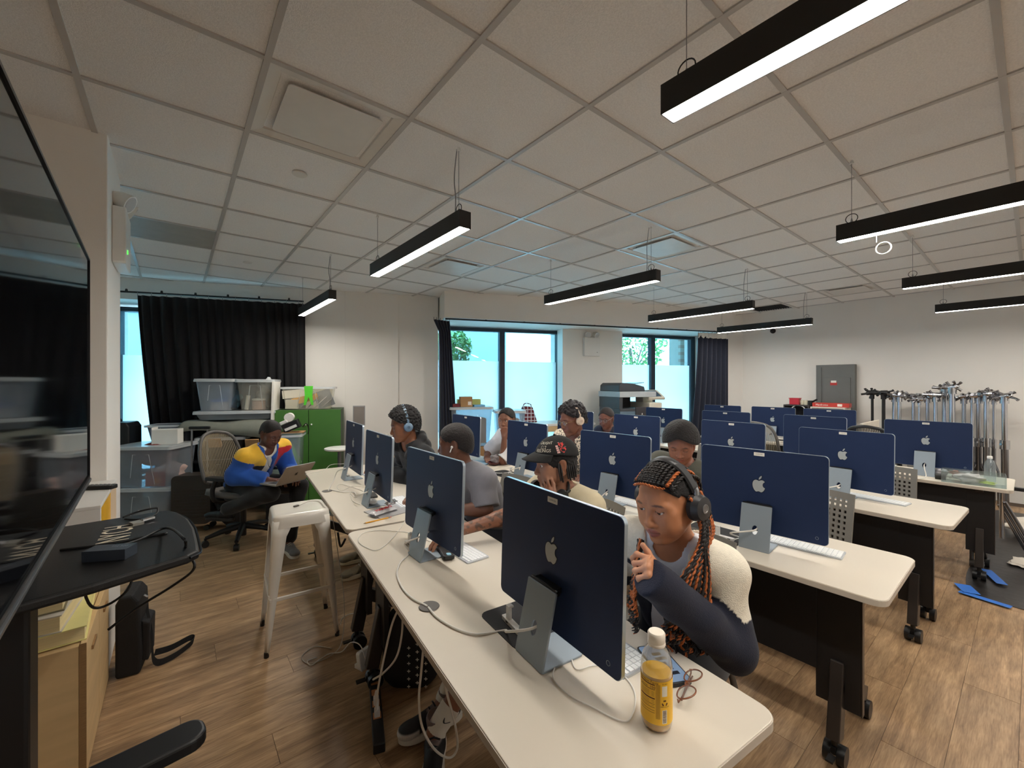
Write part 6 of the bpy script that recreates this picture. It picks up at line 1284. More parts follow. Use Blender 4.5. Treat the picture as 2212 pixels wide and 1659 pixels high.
# ================================================================== people: smooth-blended volumes turned into one skin
F32 = np.float32
def _smin(a, b, k):
    h = np.clip(0.5 + 0.5 * (b - a) / k, 0, 1); return b + (a - b) * h - k * h * (1 - h)
class Vox:
    def __init__(s, lo, hi, h):
        s.lo = np.array(lo, float); s.h = h; s.n = np.ceil((np.array(hi) - s.lo) / h).astype(int) + 1
        s.g = np.full(s.n, 0.15, F32)
    def like(s):
        w = Vox.__new__(Vox); w.lo = s.lo; w.h = s.h; w.n = s.n; w.g = np.full(s.n, 0.15, F32); return w
    def op(s, fn, lo, hi, k=0.01, mode='u'):
        m = k + 2.5 * s.h
        i0 = np.maximum(np.floor((np.array(lo) - m - s.lo) / s.h).astype(int), 0); i1 = np.minimum(np.ceil((np.array(hi) + m - s.lo) / s.h).astype(int) + 1, s.n)
        if np.any(i1 <= i0): return
        X, Y, Z = [(s.lo[a] + s.h * np.arange(i0[a], i1[a])).astype(F32).reshape([-1 if q == a else 1 for q in range(3)]) for a in range(3)]
        d = fn(X, Y, Z); sl = tuple(slice(i0[a], i1[a]) for a in range(3)); g = s.g[sl]
        s.g[sl] = _smin(g, d, k) if mode == 'u' else (-_smin(-g, d, k) if mode == 's' else -_smin(-g, -d, k))
    def cap(s, a, b, ra, rb=None, k=0.01, mode='u'):
        a = np.array(a, float); b = np.array(b, float); rb = ra if rb is None else rb; ba = b - a; L2 = max(ba @ ba, 1e-9)
        def fn(X, Y, Z):
            px, py, pz = X - a[0], Y - a[1], Z - a[2]; t = np.clip((px * ba[0] + py * ba[1] + pz * ba[2]) / L2, 0, 1)
            return np.sqrt((px - t * ba[0]) ** 2 + (py - t * ba[1]) ** 2 + (pz - t * ba[2]) ** 2) - (ra + (rb - ra) * t)
        r = max(ra, rb); s.op(fn, np.minimum(a, b) - r, np.maximum(a, b) + r, k, mode)
    def ell(s, c, r, R=None, k=0.01, mode='u'):
        c = np.array(c, float); R = np.eye(3) if R is None else R
        def fn(X, Y, Z):
            x, y, z = X - c[0], Y - c[1], Z - c[2]
            q = [(R[0, i] * x + R[1, i] * y + R[2, i] * z) for i in range(3)]
            k0 = np.sqrt(sum((q[i] / r[i]) ** 2 for i in range(3))) + 1e-6; k1 = np.sqrt(sum((q[i] / r[i] ** 2) ** 2 for i in range(3))) + 1e-6
            return k0 * (k0 - 1) / k1
        m = max(r); s.op(fn, c - m, c + m, k, mode)
    def plane(s, p, n, k=0.004):
        """remove the side the normal points to"""
        p = np.array(p, float); n = np.array(n, float); n /= np.linalg.norm(n)
        s.op(lambda X, Y, Z: -((X - p[0]) * n[0] + (Y - p[1]) * n[1] + (Z - p[2]) * n[2]) + np.zeros(np.broadcast(X, Y, Z).shape, F32), s.lo, s.lo + s.h * s.n, k, 's')
    def mesh(s):
        g = s.g; ins = g < 0; nx, ny, nz = g.shape
        c = np.zeros((nx - 1, ny - 1, nz - 1), np.int8)
        for i in (0, 1):
            for j in (0, 1):
                for k in (0, 1): c += ins[i:nx - 1 + i, j:ny - 1 + j, k:nz - 1 + k]
        I = np.argwhere((c > 0) & (c < 8)); idx = np.full(c.shape, -1, np.int32); idx[tuple(I.T)] = np.arange(len(I))
        acc = np.zeros((len(I), 3)); cnt = np.zeros(len(I)); C = [(i, j, k) for i in (0, 1) for j in (0, 1) for k in (0, 1)]
        val = {q: g[I[:, 0] + q[0], I[:, 1] + q[1], I[:, 2] + q[2]] for q in C}
        for a in C:
            for ax in range(3):
                if a[ax] == 0:
                    b = list(a); b[ax] = 1; b = tuple(b); va, vb = val[a], val[b]; m = (va < 0) != (vb < 0)
                    t = np.where(m, va / np.where(m, va - vb, 1), 0); p = np.tile(np.array(a, float), (len(I), 1)); p[:, ax] = t
                    acc[m] += p[m]; cnt[m] += 1
        V = s.lo + s.h * (I + acc / np.maximum(cnt, 1)[:, None]); Fs = []
        for ax in range(3):
            u, v = (ax + 1) % 3, (ax + 2) % 3
            A = [slice(None)] * 3; B = [slice(None)] * 3; A[ax] = slice(0, -1); B[ax] = slice(1, None)
            e = ins[tuple(A)] != ins[tuple(B)]; E = np.argwhere(e)
            E = E[(E[:, u] > 0) & (E[:, v] > 0) & (E[:, u] < g.shape[u] - 1) & (E[:, v] < g.shape[v] - 1)]
            if not len(E): continue
            def cell(du, dv): q = E.copy(); q[:, u] -= du; q[:, v] -= dv; return idx[q[:, 0], q[:, 1], q[:, 2]]
            Q = np.stack([cell(1, 1), cell(0, 1), cell(0, 0), cell(1, 0)], 1)
            fl = ~ins[tuple(E.T)]; Q[fl] = Q[fl][:, ::-1]; Fs.append(Q)
        return V, np.concatenate(Fs)
def vmesh(name, V, Q, m, parent, col=None):
    me = bpy.data.meshes.new(name); n = len(Q)
    me.vertices.add(len(V)); me.vertices.foreach_set('co', np.asarray(V, F32).ravel())
    me.loops.add(4 * n); me.loops.foreach_set('vertex_index', Q.astype(np.int32).ravel())
    me.polygons.add(n); me.polygons.foreach_set('loop_start', np.arange(0, 4 * n, 4, dtype=np.int32)); me.polygons.foreach_set('use_smooth', np.ones(n, bool))
    me.update(calc_edges=True); me.validate()
    if col is not None:
        a = me.color_attributes.new('Col', 'FLOAT_COLOR', 'POINT'); a.data.foreach_set('color', np.concatenate([col, np.ones((len(V), 1))], 1).astype(F32).ravel())
    me.materials.append(m); o = bpy.data.objects.new(name, me); COL.objects.link(o); o.parent = parent
    return o
def vmat(name, rough=0.5, bump=0.0, bscale=200, sheen=0.0, var=0.08, vscale=30, spec=0.4):
    """pigment from the mesh's own colour layer, broken by noise"""
    if name in MATS: return MATS[name]
    m = bpy.data.materials.new(name); m.use_nodes = True; MATS[name] = m; nt = m.node_tree; b = nt.nodes['Principled BSDF']; L = nt.links.new
    at_ = nt.nodes.new('ShaderNodeAttribute'); at_.attribute_name = 'Col'; tc = nt.nodes.new('ShaderNodeTexCoord')
    n = nt.nodes.new('ShaderNodeTexNoise'); n.inputs['Scale'].default_value = vscale; n.inputs['Detail'].default_value = 4; L(tc.outputs['Object'], n.inputs['Vector'])
    mr = nt.nodes.new('ShaderNodeMapRange'); mr.inputs['From Min'].default_value = 0.3; mr.inputs['From Max'].default_value = 0.7; mr.inputs['To Min'].default_value = 1 - var; mr.inputs['To Max'].default_value = 1 + var; L(n.outputs[0], mr.inputs[0])
    sc = nt.nodes.new('ShaderNodeVectorMath'); sc.operation = 'SCALE'; L(at_.outputs['Color'], sc.inputs[0]); L(mr.outputs[0], sc.inputs['Scale']); L(sc.outputs[0], b.inputs['Base Color'])
    b.inputs['Roughness'].default_value = rough; b.inputs['Specular IOR Level'].default_value = spec
    if sheen: b.inputs['Sheen Weight'].default_value = sheen
    if bump:
        n2 = nt.nodes.new('ShaderNodeTexNoise'); n2.inputs['Scale'].default_value = bscale; n2.inputs['Detail'].default_value = 3; L(tc.outputs['Object'], n2.inputs['Vector'])
        bp = nt.nodes.new('ShaderNodeBump'); bp.inputs['Strength'].default_value = bump; bp.inputs['Distance'].default_value = 0.003; L(n2.outputs[0], bp.inputs['Height']); L(bp.outputs[0], b.inputs['Normal'])
    return m
m_skin = vmat('skin', 0.47, 0.06, 350, var=0.05, vscale=40, spec=0.45)
m_fab = vmat('fabric', 0.85, 0.25, 420, 0.15, 0.05, 25)
m_hair = vmat('hair', 0.6, 0.9, 260, 0.1, 0.25, 120, spec=0.3)
m_shoe = vmat('shoe_upper', 0.55, 0.2, 150, var=0.06)
m_sclera = mat('eye_white', (214, 204, 196), 0.25, var=0.0); m_iris = mat('eye_dark', (34, 20, 14), 0.12, var=0.0)
def L3(c): return np.array(rgb(*c)[:3])
def sstep(a, b, x): t = np.clip((x - a) / (b - a), 0, 1); return t * t * (3 - 2 * t)
def trig(V, f, ph=0.0):
    x, y, z = V[..., 0] * f, V[..., 1] * f, V[..., 2] * f
    return np.sin(x + 1.3 * np.sin(y * 0.7 + ph) + ph) * np.sin(y * 1.1 + 1.7 * np.sin(z * 0.6 + ph)) + 0.5 * np.sin(2.1 * z + 1.5 * np.sin(x * 1.3) + ph)
# -------- the head: +x face, +y left ear, +z crown, metres
def head_fn(R, c, sc, lid=(0.0, -0.0078), jaw=1.0, lips=1.0, nose=1.0, cheek=1.0):
    R = np.array(R); c = np.array(c); ls = np.array(sc)
    def cp(q, a, b, ra, rb):
        a = np.array(a); b = np.array(b); ba = b - a; L2 = ba @ ba; px, py, pz = q[0] - a[0], q[1] - a[1], q[2] - a[2]
        t = np.clip((px * ba[0] + py * ba[1] + pz * ba[2]) / L2, 0, 1); return np.sqrt((px - t * ba[0]) ** 2 + (py - t * ba[1]) ** 2 + (pz - t * ba[2]) ** 2) - (ra + (rb - ra) * t)
    def el(q, a, r):
        u = [(q[i] - a[i]) for i in range(3)]; k0 = np.sqrt(sum((u[i] / r[i]) ** 2 for i in range(3))) + 1e-6; k1 = np.sqrt(sum((u[i] / r[i] ** 2) ** 2 for i in range(3))) + 1e-6; return k0 * (k0 - 1) / k1
    def fn(X, Y, Z):
        x, y, z = X - c[0], Y - c[1], Z - c[2]
        q = [(R[0, i] * x + R[1, i] * y + R[2, i] * z) / ls[i] for i in range(3)]
        q[1] = np.abs(q[1])                                   # both halves alike
        d = el(q, (-0.008, 0, 0.022), (0.100, 0.077, 0.092))
        d = _smin(d, el(q, (0.037, 0, -0.046), (0.056, 0.058 * jaw, 0.071)), 0.03)
        d = _smin(d, cp(q, (-0.014, 0.060 * jaw, -0.042), (0.055, 0.022 * jaw, -0.099), 0.017, 0.014), 0.024)
        d = _smin(d, cp(q, (0.078, 0.0, -0.101), (0.075, 0.010, -0.101), 0.0175, 0.016), 0.02)
        d = _smin(d, cp(q, (0.058, 0.046, -0.012), (0.066, 0.038, -0.016), 0.021, 0.020), 0.022)
        d = _smin(d, el(q, (0.056, 0.036, -0.048), (0.030 * cheek, 0.027 * cheek, 0.030)), 0.02)
        d = _smin(d, cp(q, (0.070, 0.048, 0.016), (0.083, 0.012, 0.021), 0.011, 0.011), 0.016)
        d = -_smin(-d, el(q, (0.099, 0.032, 0.003), (0.017, 0.018, 0.0105)), 0.009)
        d = _smin(d, cp(q, (0.084, 0, 0.012), (0.101 + 0.005 * nose, 0, -0.033), 0.0072, 0.0098), 0.010)
        d = _smin(d, el(q, (0.100 + 0.004 * nose, 0, -0.038), (0.0125, 0.0145, 0.0115)), 0.007)
        d = _smin(d, el(q, (0.0925, 0.0155, -0.0415), (0.0105, 0.0095, 0.0088)), 0.006)
        d = -_smin(-d, el(q, (0.101, 0.0082, -0.0500), (0.006, 0.0045, 0.004)), 0.002)
        d = _smin(d, el(q, (0.072, 0, -0.067), (0.0275, 0.034, 0.0255)), 0.014)
        d = _smin(d, cp(q, (0.0872, 0.0250, -0.0664), (0.0978, 0.0060, -0.0610), 0.0046, 0.0064 * lips), 0.004)
        d = _smin(d, cp(q, (0.0865, 0.0215, -0.0696), (0.0962, 0.0, -0.0758), 0.0046, 0.0082 * lips), 0.004)
        d = -_smin(-d, cp(q, (0.0920, 0.0262, -0.0670), (0.1075, 0.0, -0.0676), 0.0012, 0.0017), 0.0025)
        e = [q[0] - 0.0765, q[1] - 0.032, q[2] - 0.003]; er = np.sqrt(e[0] ** 2 + e[1] ** 2 + e[2] ** 2)
        up = np.maximum(er - 0.0152, -(0.30 * e[0] + 0.954 * e[2] - (0.0046 + lid[0])))
        lo = np.maximum(er - 0.0150, (-0.25 * e[0] + 0.968 * e[2] - lid[1] + 0.0035))
        d = _smin(d, up, 0.0015); d = _smin(d, lo, 0.002)
        d = _smin(d, el(q, (-0.012, 0.0775, -0.006), (0.0175, 0.0085, 0.030)), 0.006)
        d = _smin(d, el(q, (-0.004, 0.0755, -0.034), (0.009, 0.006, 0.008)), 0.005)
        d = -_smin(-d, el(q, (-0.007, 0.0870, -0.004), (0.0095, 0.0065, 0.0175)), 0.004)
        return d * float(min(sc))
    return fn
def to_local(V, R, c, sc): return ((V - c) @ R) / sc
HEADS = {}
def ik(s, w, l1, l2, hint):
    s, w = np.array(s, float), np.array(w, float); d = w - s; L = np.linalg.norm(d); u = d / L; L = min(L, (l1 + l2) * 0.999)
    a = (l1 * l1 - l2 * l2 + L * L) / (2 * L); hgt = math.sqrt(max(l1 * l1 - a * a, 0)); h = np.array(hint, float); h = h - u * (h @ u); h /= max(np.linalg.norm(h), 1e-6)
    return s + u * a + h * hgt, s + u * L
def unit(v): v = np.array(v, float); return v / np.linalg.norm(v)
def hand(v, w, f, n, side, curl, spread=0.0, r=1.0, thumb=(0.55, 0.75, -0.3), tc=(0.25, 0.35)):
    """palm, four fingers and a thumb rooted at the side of the palm; f fingers, n back of hand"""
    f = unit(f); n = np.array(n, float); n = unit(n - f * (n @ f)); t = np.cross(f, n) * side
    S = 0.0085 * r
    kn = []
    for q, off in enumerate((0.027, 0.009, -0.009, -0.026)):
        k = w + f * (0.086 - 0.004 * abs(q - 1) - (0.008 if q == 3 else 0)) + t * off; kn.append(k)
        v.cap(w + t * off * 0.55 + f * 0.012, k, 0.0145 * r, 0.0115 * r, 0.012)
    for q, (k, Ls) in enumerate(zip(kn, ((0.042, 0.026, 0.021), (0.046, 0.029, 0.022), (0.043, 0.027, 0.021), (0.033, 0.021, 0.018)))):
        a = 0.0; p = k; cu = curl[q] if isinstance(curl[0], (list, tuple)) else curl
        for s_, L in enumerate(Ls):
            a += cu[s_]; d = f * math.cos(a) - n * math.sin(a) + t * spread * (1.5 - q) * 0.3; e = p + unit(d) * L * r
            v.cap(p, e, S * (1 - 0.07 * s_), S * (0.93 - 0.07 * s_), 0.005 if s_ else 0.008); p = e
    b = w + f * 0.026 + t * 0.022; d = unit(f * thumb[0] + t * thumb[1] + n * thumb[2]); p = b; v.cap(w + f * 0.01, b, 0.015 * r, 0.013 * r, 0.012)
    for s_, L in enumerate((0.040, 0.031, 0.024)):
        e = p + d * L * r; v.cap(p, e, 0.0115 * r - 0.0012 * s_, 0.0105 * r - 0.0012 * s_, 0.006); p = e
        if s_ < 2: d = unit(d + (f * 0.7 - t * 0.5) * tc[s_])
def person(label, hip, rz, head, look, roll=0.0, skin=(120, 78, 56), h=0.0045, hs=(1, 1, 1), arms=None, legs=None, garments=(), hair=None, lidp=(0.0, -0.0078), face=None, group=None, pz=0.56, build=1.0, lipc=None, tattoo=False, brow=(26, 18, 15), shoes=None, socks=None, gaze=None, shw=0.168, hips_w=1.0, eyes=True):
    t = thing('person', label, 'person', (hip[0], hip[1], 0), rz, group)
    a = math.radians(rz); ca, sa = math.cos(a), math.sin(a)
    def loc(p): x, y = p[0] - hip[0], p[1] - hip[1]; return np.array([x * ca + y * sa, -x * sa + y * ca, p[2]])
    def dirl(p): return np.array([p[0] * ca + p[1] * sa, -p[0] * sa + p[1] * ca, p[2]])
    hc = loc(head); fx = unit(dirl(look)); fy = unit(np.cross((0, 0, 1), fx)); fz = np.cross(fx, fy)
    if roll: cr, sr = math.cos(roll), math.sin(roll); fy, fz = fy * cr + fz * sr, fz * cr - fy * sr
    R = np.stack([fx, fy, fz], 1); hsv = np.array(hs, float)
    pel = np.array([0, 0, pz]); nb = hc + np.array([-0.065, 0, -0.150]) + fx * np.array([0.02, 0.02, 0]); ax = unit(nb - pel); 
    side = unit(np.cross((0, 0, 1), unit(np.array([ax[0] + 0.8, ax[1] * 0.3, 0])))); side = np.array([0, 1, 0]) * 0.8 + side * 0.2; side = unit(side - ax * (side @ ax))
    fwd = np.cross(side, ax); RT = np.stack([fwd, side, ax], 1); H = np.linalg.norm(nb - pel)
    chest = pel + ax * H * 0.66 - fwd * 0.015; belly = pel + ax * H * 0.30 + fwd * 0.01
    sh = {1: nb - ax * 0.055 + side * shw * build ** 0.5 , -1: nb - ax * 0.055 - side * shw * build ** 0.5}
    J = {}
    for s_ in (1, -1):
        A = (arms or {}).get(s_, {}); w = loc(A['wrist']) if 'wrist' in A else np.array([0.34, s_ * 0.16, 0.78])
        hint = dirl(A['hint']) if 'hint' in A else np.array([-0.35, s_ * 0.6, -0.8])
        if 'elbow' in A: el_ = loc(A['elbow'])
        else: el_, w = ik(sh[s_], w, 0.285, 0.25, hint)
        f = dirl(A['f']) if 'f' in A else unit(w - el_) * 0.6 + np.array([0.6, 0, -0.1]); n = dirl(A['n']) if 'n' in A else np.array([0.1, 0.2 * s_, 1.0])
        J[s_] = dict(el=el_, w=w, f=f, n=n, curl=A.get('curl', (0.45, 0.5, 0.3)), spread=A.get('spread', 0.2), thumb=A.get('thumb', (0.55, 0.75, -0.3)))
        Lg = (legs or {}).get(s_, {}); an = loc(Lg['ankle']) if 'ankle' in Lg else np.array([0.40, s_ * 0.12, 0.095]); hp = pel + np.array([0.02, s_ * 0.09 * hips_w, -0.02])
        kn = loc(Lg['knee']) if 'knee' in Lg else ik(hp, an, 0.43, 0.42, (0.6, 0.12 * s_, 1))[0]
        J[s_].update(hp=hp, kn=kn, an=an, toe=unit(dirl(Lg['toe'])) if 'toe' in Lg else np.array([1.0, 0.05 * s_, 0.0]))
    pts = [hc + 0.14, hc - 0.16, pel - 0.22, pel + 0.22] + [J[s_][q] + e for s_ in (1, -1) for q in ('el', 'w', 'kn', 'an') for e in (-0.13, 0.13)] + [J[s_]['w'] + unit(J[s_]['f']) * 0.2 + e for s_ in (1, -1) for e in (-0.04, 0.04)]
    lo = np.min(pts, 0); hi = np.max(pts, 0); lo[2] = max(lo[2], 0.0)
    def trunk(v, e, kk=0.05):
        b = build
        v.ell(pel, (0.125 * b + e, 0.170 * b * hips_w + e, 0.125 + e), RT, kk); v.ell(belly, (0.112 * b + e, 0.150 * b + e, 0.15 + e), RT, kk)
        v.ell(chest, (0.113 * b + e, 0.158 * b + e, 0.165 + e), RT, kk); v.cap(sh[1], sh[-1], 0.058 * b ** 0.5 + e, None, kk)
        for s_ in (1, -1): v.cap(nb + ax * 0.01 + side * s_ * 0.03, sh[s_] + ax * 0.012, 0.036 + e, 0.046 + e, 0.04)
    def neck(v, e=0.0): v.cap(nb - ax * 0.03, hc - fx * 0.018 - fz * 0.055, 0.056 + e, 0.052 + e, 0.03)
    v = Vox(lo, hi, h); trunk(v, 0.0); neck(v)
    for s_ in (1, -1):
        j = J[s_]; b = build ** 0.5
        v.cap(sh[s_], j['el'], 0.047 * b, 0.038 * b, 0.03); v.cap(j['el'], j['w'], 0.039 * b, 0.0265 * b, 0.015); mid = j['el'] * 0.72 + j['w'] * 0.28; v.cap(j['el'] * 0.9 + j['w'] * 0.1, mid, 0.041 * b, 0.038 * b, 0.02)
        hand(v, j['w'], j['f'], j['n'], s_, j['curl'], j['spread'], 1.0, j['thumb'])
        v.cap(j['hp'], j['kn'], 0.080 * b, 0.056 * b, 0.04); v.cap(j['kn'], j['an'], 0.054 * b, 0.036, 0.02); v.cap(j['kn'] * 0.72 + j['an'] * 0.28 - np.array([0.014, 0, 0]), j['kn'] * 0.5 + j['an'] * 0.5 - np.array([0.008, 0, 0]), 0.053 * b, 0.045 * b, 0.02)
        v.cap(j['an'] - np.array([0, 0, 0.03]), j['an'] + j['toe'] * 0.11 - np.array([0, 0, 0.055]), 0.035, 0.03, 0.02)
    v.op(head_fn(R, hc, hsv, lidp, **(face or {})), hc - 0.155, hc + 0.155, 0.012)
    V, Q = v.mesh(); P = to_local(V, R, hc, hsv); ya = np.abs(P[:, 1])
    base = L3(skin) * 1.28; col = np.tile(base, (len(V), 1)); lc = L3(lipc) if lipc else base * np.array([0.95, 0.66, 0.68])
    def mix(mask, c): col[:] = col * (1 - mask[:, None]) + c * mask[:, None]
    lp = sstep(1.0, 0.75, np.sqrt((ya / 0.0285) ** 2 + ((P[:, 2] + 0.0685) / 0.0150) ** 2)) * (P[:, 0] > 0.080); mix(lp, lc)
    ml = sstep(0.0022, 0.0008, np.abs(P[:, 2] + 0.0673)) * (ya < 0.026) * (P[:, 0] > 0.08); mix(0.7 * ml, base * 0.3)
    bw_ = sstep(1.0, 0.55, np.sqrt(((ya - 0.033) / 0.021) ** 2 + ((P[:, 2] - 0.0235 + 0.25 * np.maximum(0, ya - 0.036)) / 0.0048) ** 2)) * (P[:, 0] > 0.05); mix(0.8 * bw_, L3(brow))
    ls_ = sstep(0.0028, 0.0008, np.abs(0.30 * (P[:, 0] - 0.0765) + 0.954 * (P[:, 2] - 0.003) - (0.0046 + lidp[0]))) * (np.sqrt((P[:, 0] - 0.0765) ** 2 + (ya - 0.032) ** 2 + (P[:, 2] - 0.003) ** 2) < 0.0175) * (P[:, 0] > 0.082); mix(0.85 * ls_, L3((18, 12, 10)))
    nl = sstep(0.006, 0.003, np.sqrt((P[:, 0] - 0.1) ** 2 + (ya - 0.0082) ** 2 + (P[:, 2] + 0.049) ** 2)); mix(0.6 * nl, base * 0.3)
    for s_ in (1, -1):                                       # paler palms
        f = unit(J[s_]['f']); n = unit(J[s_]['n']); near = np.linalg.norm(V - (J[s_]['w'] + f * 0.09), axis=1) < 0.13
        pm = near * sstep(0.002, -0.012, (V - J[s_]['w']) @ n); mix(0.45 * pm, base * 0.45 + L3((215, 165, 135)) * 0.55)
    if tattoo:
        j = J[-1]; u = j['w'] - j['el']; L = np.linalg.norm(u); tt = (V - j['el']) @ (u / L) / L; rr = np.linalg.norm(V - j['el'] - np.outer(tt * L, u / L), axis=1)
        tm = sstep(0.12, 0.25, tt) * sstep(0.98, 0.85, tt) * (rr < 0.06) * sstep(0.1, 0.5, trig(V, 95, 1.0) + 0.4 * trig(V, 210, 2.0)); mix(0.62 * tm, L3((52, 50, 44)))
    body = vmesh('body', V, Q, m_skin, t, col)
    HW = Matrix([list(R[i] * hsv) + [hc[i]] for i in range(3)] + [[0, 0, 0, 1]])
    if eyes:
        gz = unit(R.T @ dirl(gaze)) if gaze is not None else np.array([0.985, 0, -0.17])
        for s_ in (1, -1):
            e = MB(); prof = [(0.0141 * math.sin(q), 0.0141 * math.cos(q)) for q in np.linspace(0.0001, math.pi - 0.0001, 14)]
            zz = Vector(gz); M = HW @ Matrix.Translation((0.0765, s_ * 0.032, 0.003)) @ zz.to_track_quat('Z', 'Y').to_matrix().to_4x4()
            e.lathe(prof, 16, M); k = 16; e.m = [1 if (f // k) < 2 else 0 for f in range(len(e.m))]; e.f = [q[::-1] for q in e.f]
            e.build('eye', [m_sclera, m_iris], body, smooth=180)
    for s_ in (1, -1): J[s_]['sh'] = sh[s_]
    ctx = dict(t=t, J=J, R=R, hc=hc, hs=hsv, HW=HW, nb=nb, ax=ax, side=side, fwd=fwd, pel=pel, chest=chest, belly=belly, H=H, lo=lo, hi=hi, trunk=trunk, neck=neck, loc=loc, body=body, RT=RT, build=build)
    for G in garments: garment(ctx, **G)
    if hair: hair(ctx)
    for s_ in (1, -1):
        if shoes: shoe(ctx, s_, shoes.get(s_, shoes))
        if socks: sock(ctx, s_, socks)
    return ctx
def garment(c, name='shirt', e=0.014, upper=1.0, fore=0.0, legs=0.0, torso=True, neck_r=0.078, hem=None, col=(128, 128, 132), colf=None, h=0.0065, amp=0.0035, open_front=0.0, cuff=0.0, m=None, loose=0.012, freq=26, collar=0.0, vneck=0.0, hood=False):
    J = c['J']; v = Vox(c['lo'] - 0.08, c['hi'] + 0.08, h)
    if torso:
        c['trunk'](v, e)
        d0 = c['hc'] - c['R'][:, 0] * 0.018 - c['R'][:, 2] * 0.055
        v.cap(c['nb'] + c['ax'] * (-0.02 if vneck else 0.0), d0 + (d0 - c['nb']) * 1.2, neck_r, neck_r * 1.05, 0.006, 's')
        if vneck: v.cap(c['nb'] + c['fwd'] * 0.10, c['nb'] + c['fwd'] * 0.10 - c['ax'] * vneck, 0.05, 0.008, 0.006, 's')
        if open_front: v.cap(c['nb'] + c['fwd'] * 0.12 + c['ax'] * 0.03, c['belly'] + c['fwd'] * (0.17 * c['build']) - c['ax'] * 0.20, open_front * 0.85, open_front, 0.006, 's')
    for s_ in (1, -1):
        j = J[s_]; b = c['build'] ** 0.5
        if upper > 0:
            end = j['sh'] + (j['el'] - j['sh']) * min(upper, 1.0); w = v.like()
            w.cap(j['sh'], j['el'] if upper >= 1 else end + unit(j['el'] - j['sh']) * 0.05, 0.047 * b + e + loose * 0.6, 0.042 * b + e + loose, 0.02)
            if upper < 1: w.plane(end, j['el'] - j['sh'], 0.004)
            if fore > 0:
                fe = j['el'] + (j['w'] - j['el']) * fore
                w.cap(j['el'], fe + unit(j['w'] - j['el']) * 0.03, 0.042 * b + e + loose, 0.030 * b + e + loose * (0.8 if not cuff else 0.3), 0.02)
                w.op(lambda X, Y, Z, p=fe, n=unit(j['w'] - j['el']), L=np.linalg.norm(j['w'] - j['el']) : np.maximum(-((X - p[0]) * n[0] + (Y - p[1]) * n[1] + (Z - p[2]) * n[2]), np.sqrt((X - p[0]) ** 2 + (Y - p[1]) ** 2 + (Z - p[2]) ** 2) - 0.13), fe - 0.14, fe + 0.14, 0.004, 's')
            g = v.g; v.g = _smin(g, w.g, 0.03 if torso else 0.01)
        if legs > 0:
            w = v.like(); ke = j['kn']; ae = j['kn'] + (j['an'] - j['kn']) * max(0, legs - 1)
            if legs <= 1: ke = j['hp'] + (j['kn'] - j['hp']) * legs
            w.cap(j['hp'], ke, 0.082 * b + e, (0.058 if legs > 1 else 0.075) * b + e + loose * 0.5, 0.03)
            if legs > 1: w.cap(j['kn'], ae, 0.056 * b + e, 0.044 + e, 0.03)
            else: w.plane(ke, j['kn'] - j['hp'], 0.004)
            v.g = _smin(v.g, w.g, 0.04)
    if legs > 0: v.ell(c['pel'], (0.135 * c['build'] + e, 0.175 * c['build'] + e, 0.115 + e), None, 0.04)
    if hood:
        n0, sd, fw, ax = c['nb'], c['side'], c['fwd'], c['ax']; P = [n0 + sd * 0.085 + fw * 0.075 - ax * 0.02, n0 + sd * 0.105 + ax * 0.01, n0 + sd * 0.07 - fw * 0.085 + ax * 0.015, n0 - fw * 0.115 + ax * 0.005, n0 - sd * 0.07 - fw * 0.085 + ax * 0.015, n0 - sd * 0.105 + ax * 0.01, n0 - sd * 0.085 + fw * 0.075 - ax * 0.02]
        for a_, b_ in zip(P, P[1:]): v.cap(a_, b_, 0.032, 0.032, 0.02)
        v.ell(n0 - fw * 0.10 - ax * 0.06, (0.05, 0.10, 0.08), c['RT'], 0.03)
    # wrinkles
    X, Y, Z = np.meshgrid(*[(v.lo[a] + h * np.arange(v.n[a])) for a in range(3)], indexing='ij', sparse=True)
    if amp: 
        n = np.sin(freq * X + 2.2 * np.sin(freq * 0.6 * Z + 9 * Y) + 3 * Y) * np.sin(freq * 1.3 * Z + 2.0 * np.sin(freq * 0.5 * Y + 6 * X)) + 0.5 * np.sin(freq * 1.9 * Y + 2 * np.sin(freq * 1.1 * Z + 5 * X))
        v.g += (amp * n).astype(F32)
    if torso:
        if hem is not None: v.plane((0, 0, hem), (0, 0, -1), 0.004)
    elif legs > 0: v.plane((0, 0, c['pel'][2] + 0.09), (0, 0, 1), 0.004)
    V, Q = v.mesh(); cc = np.tile(L3(col), (len(V), 1)) if colf is None else colf(V, c)
    return vmesh(name, V, Q, m or m_fab, c['t'], cc)
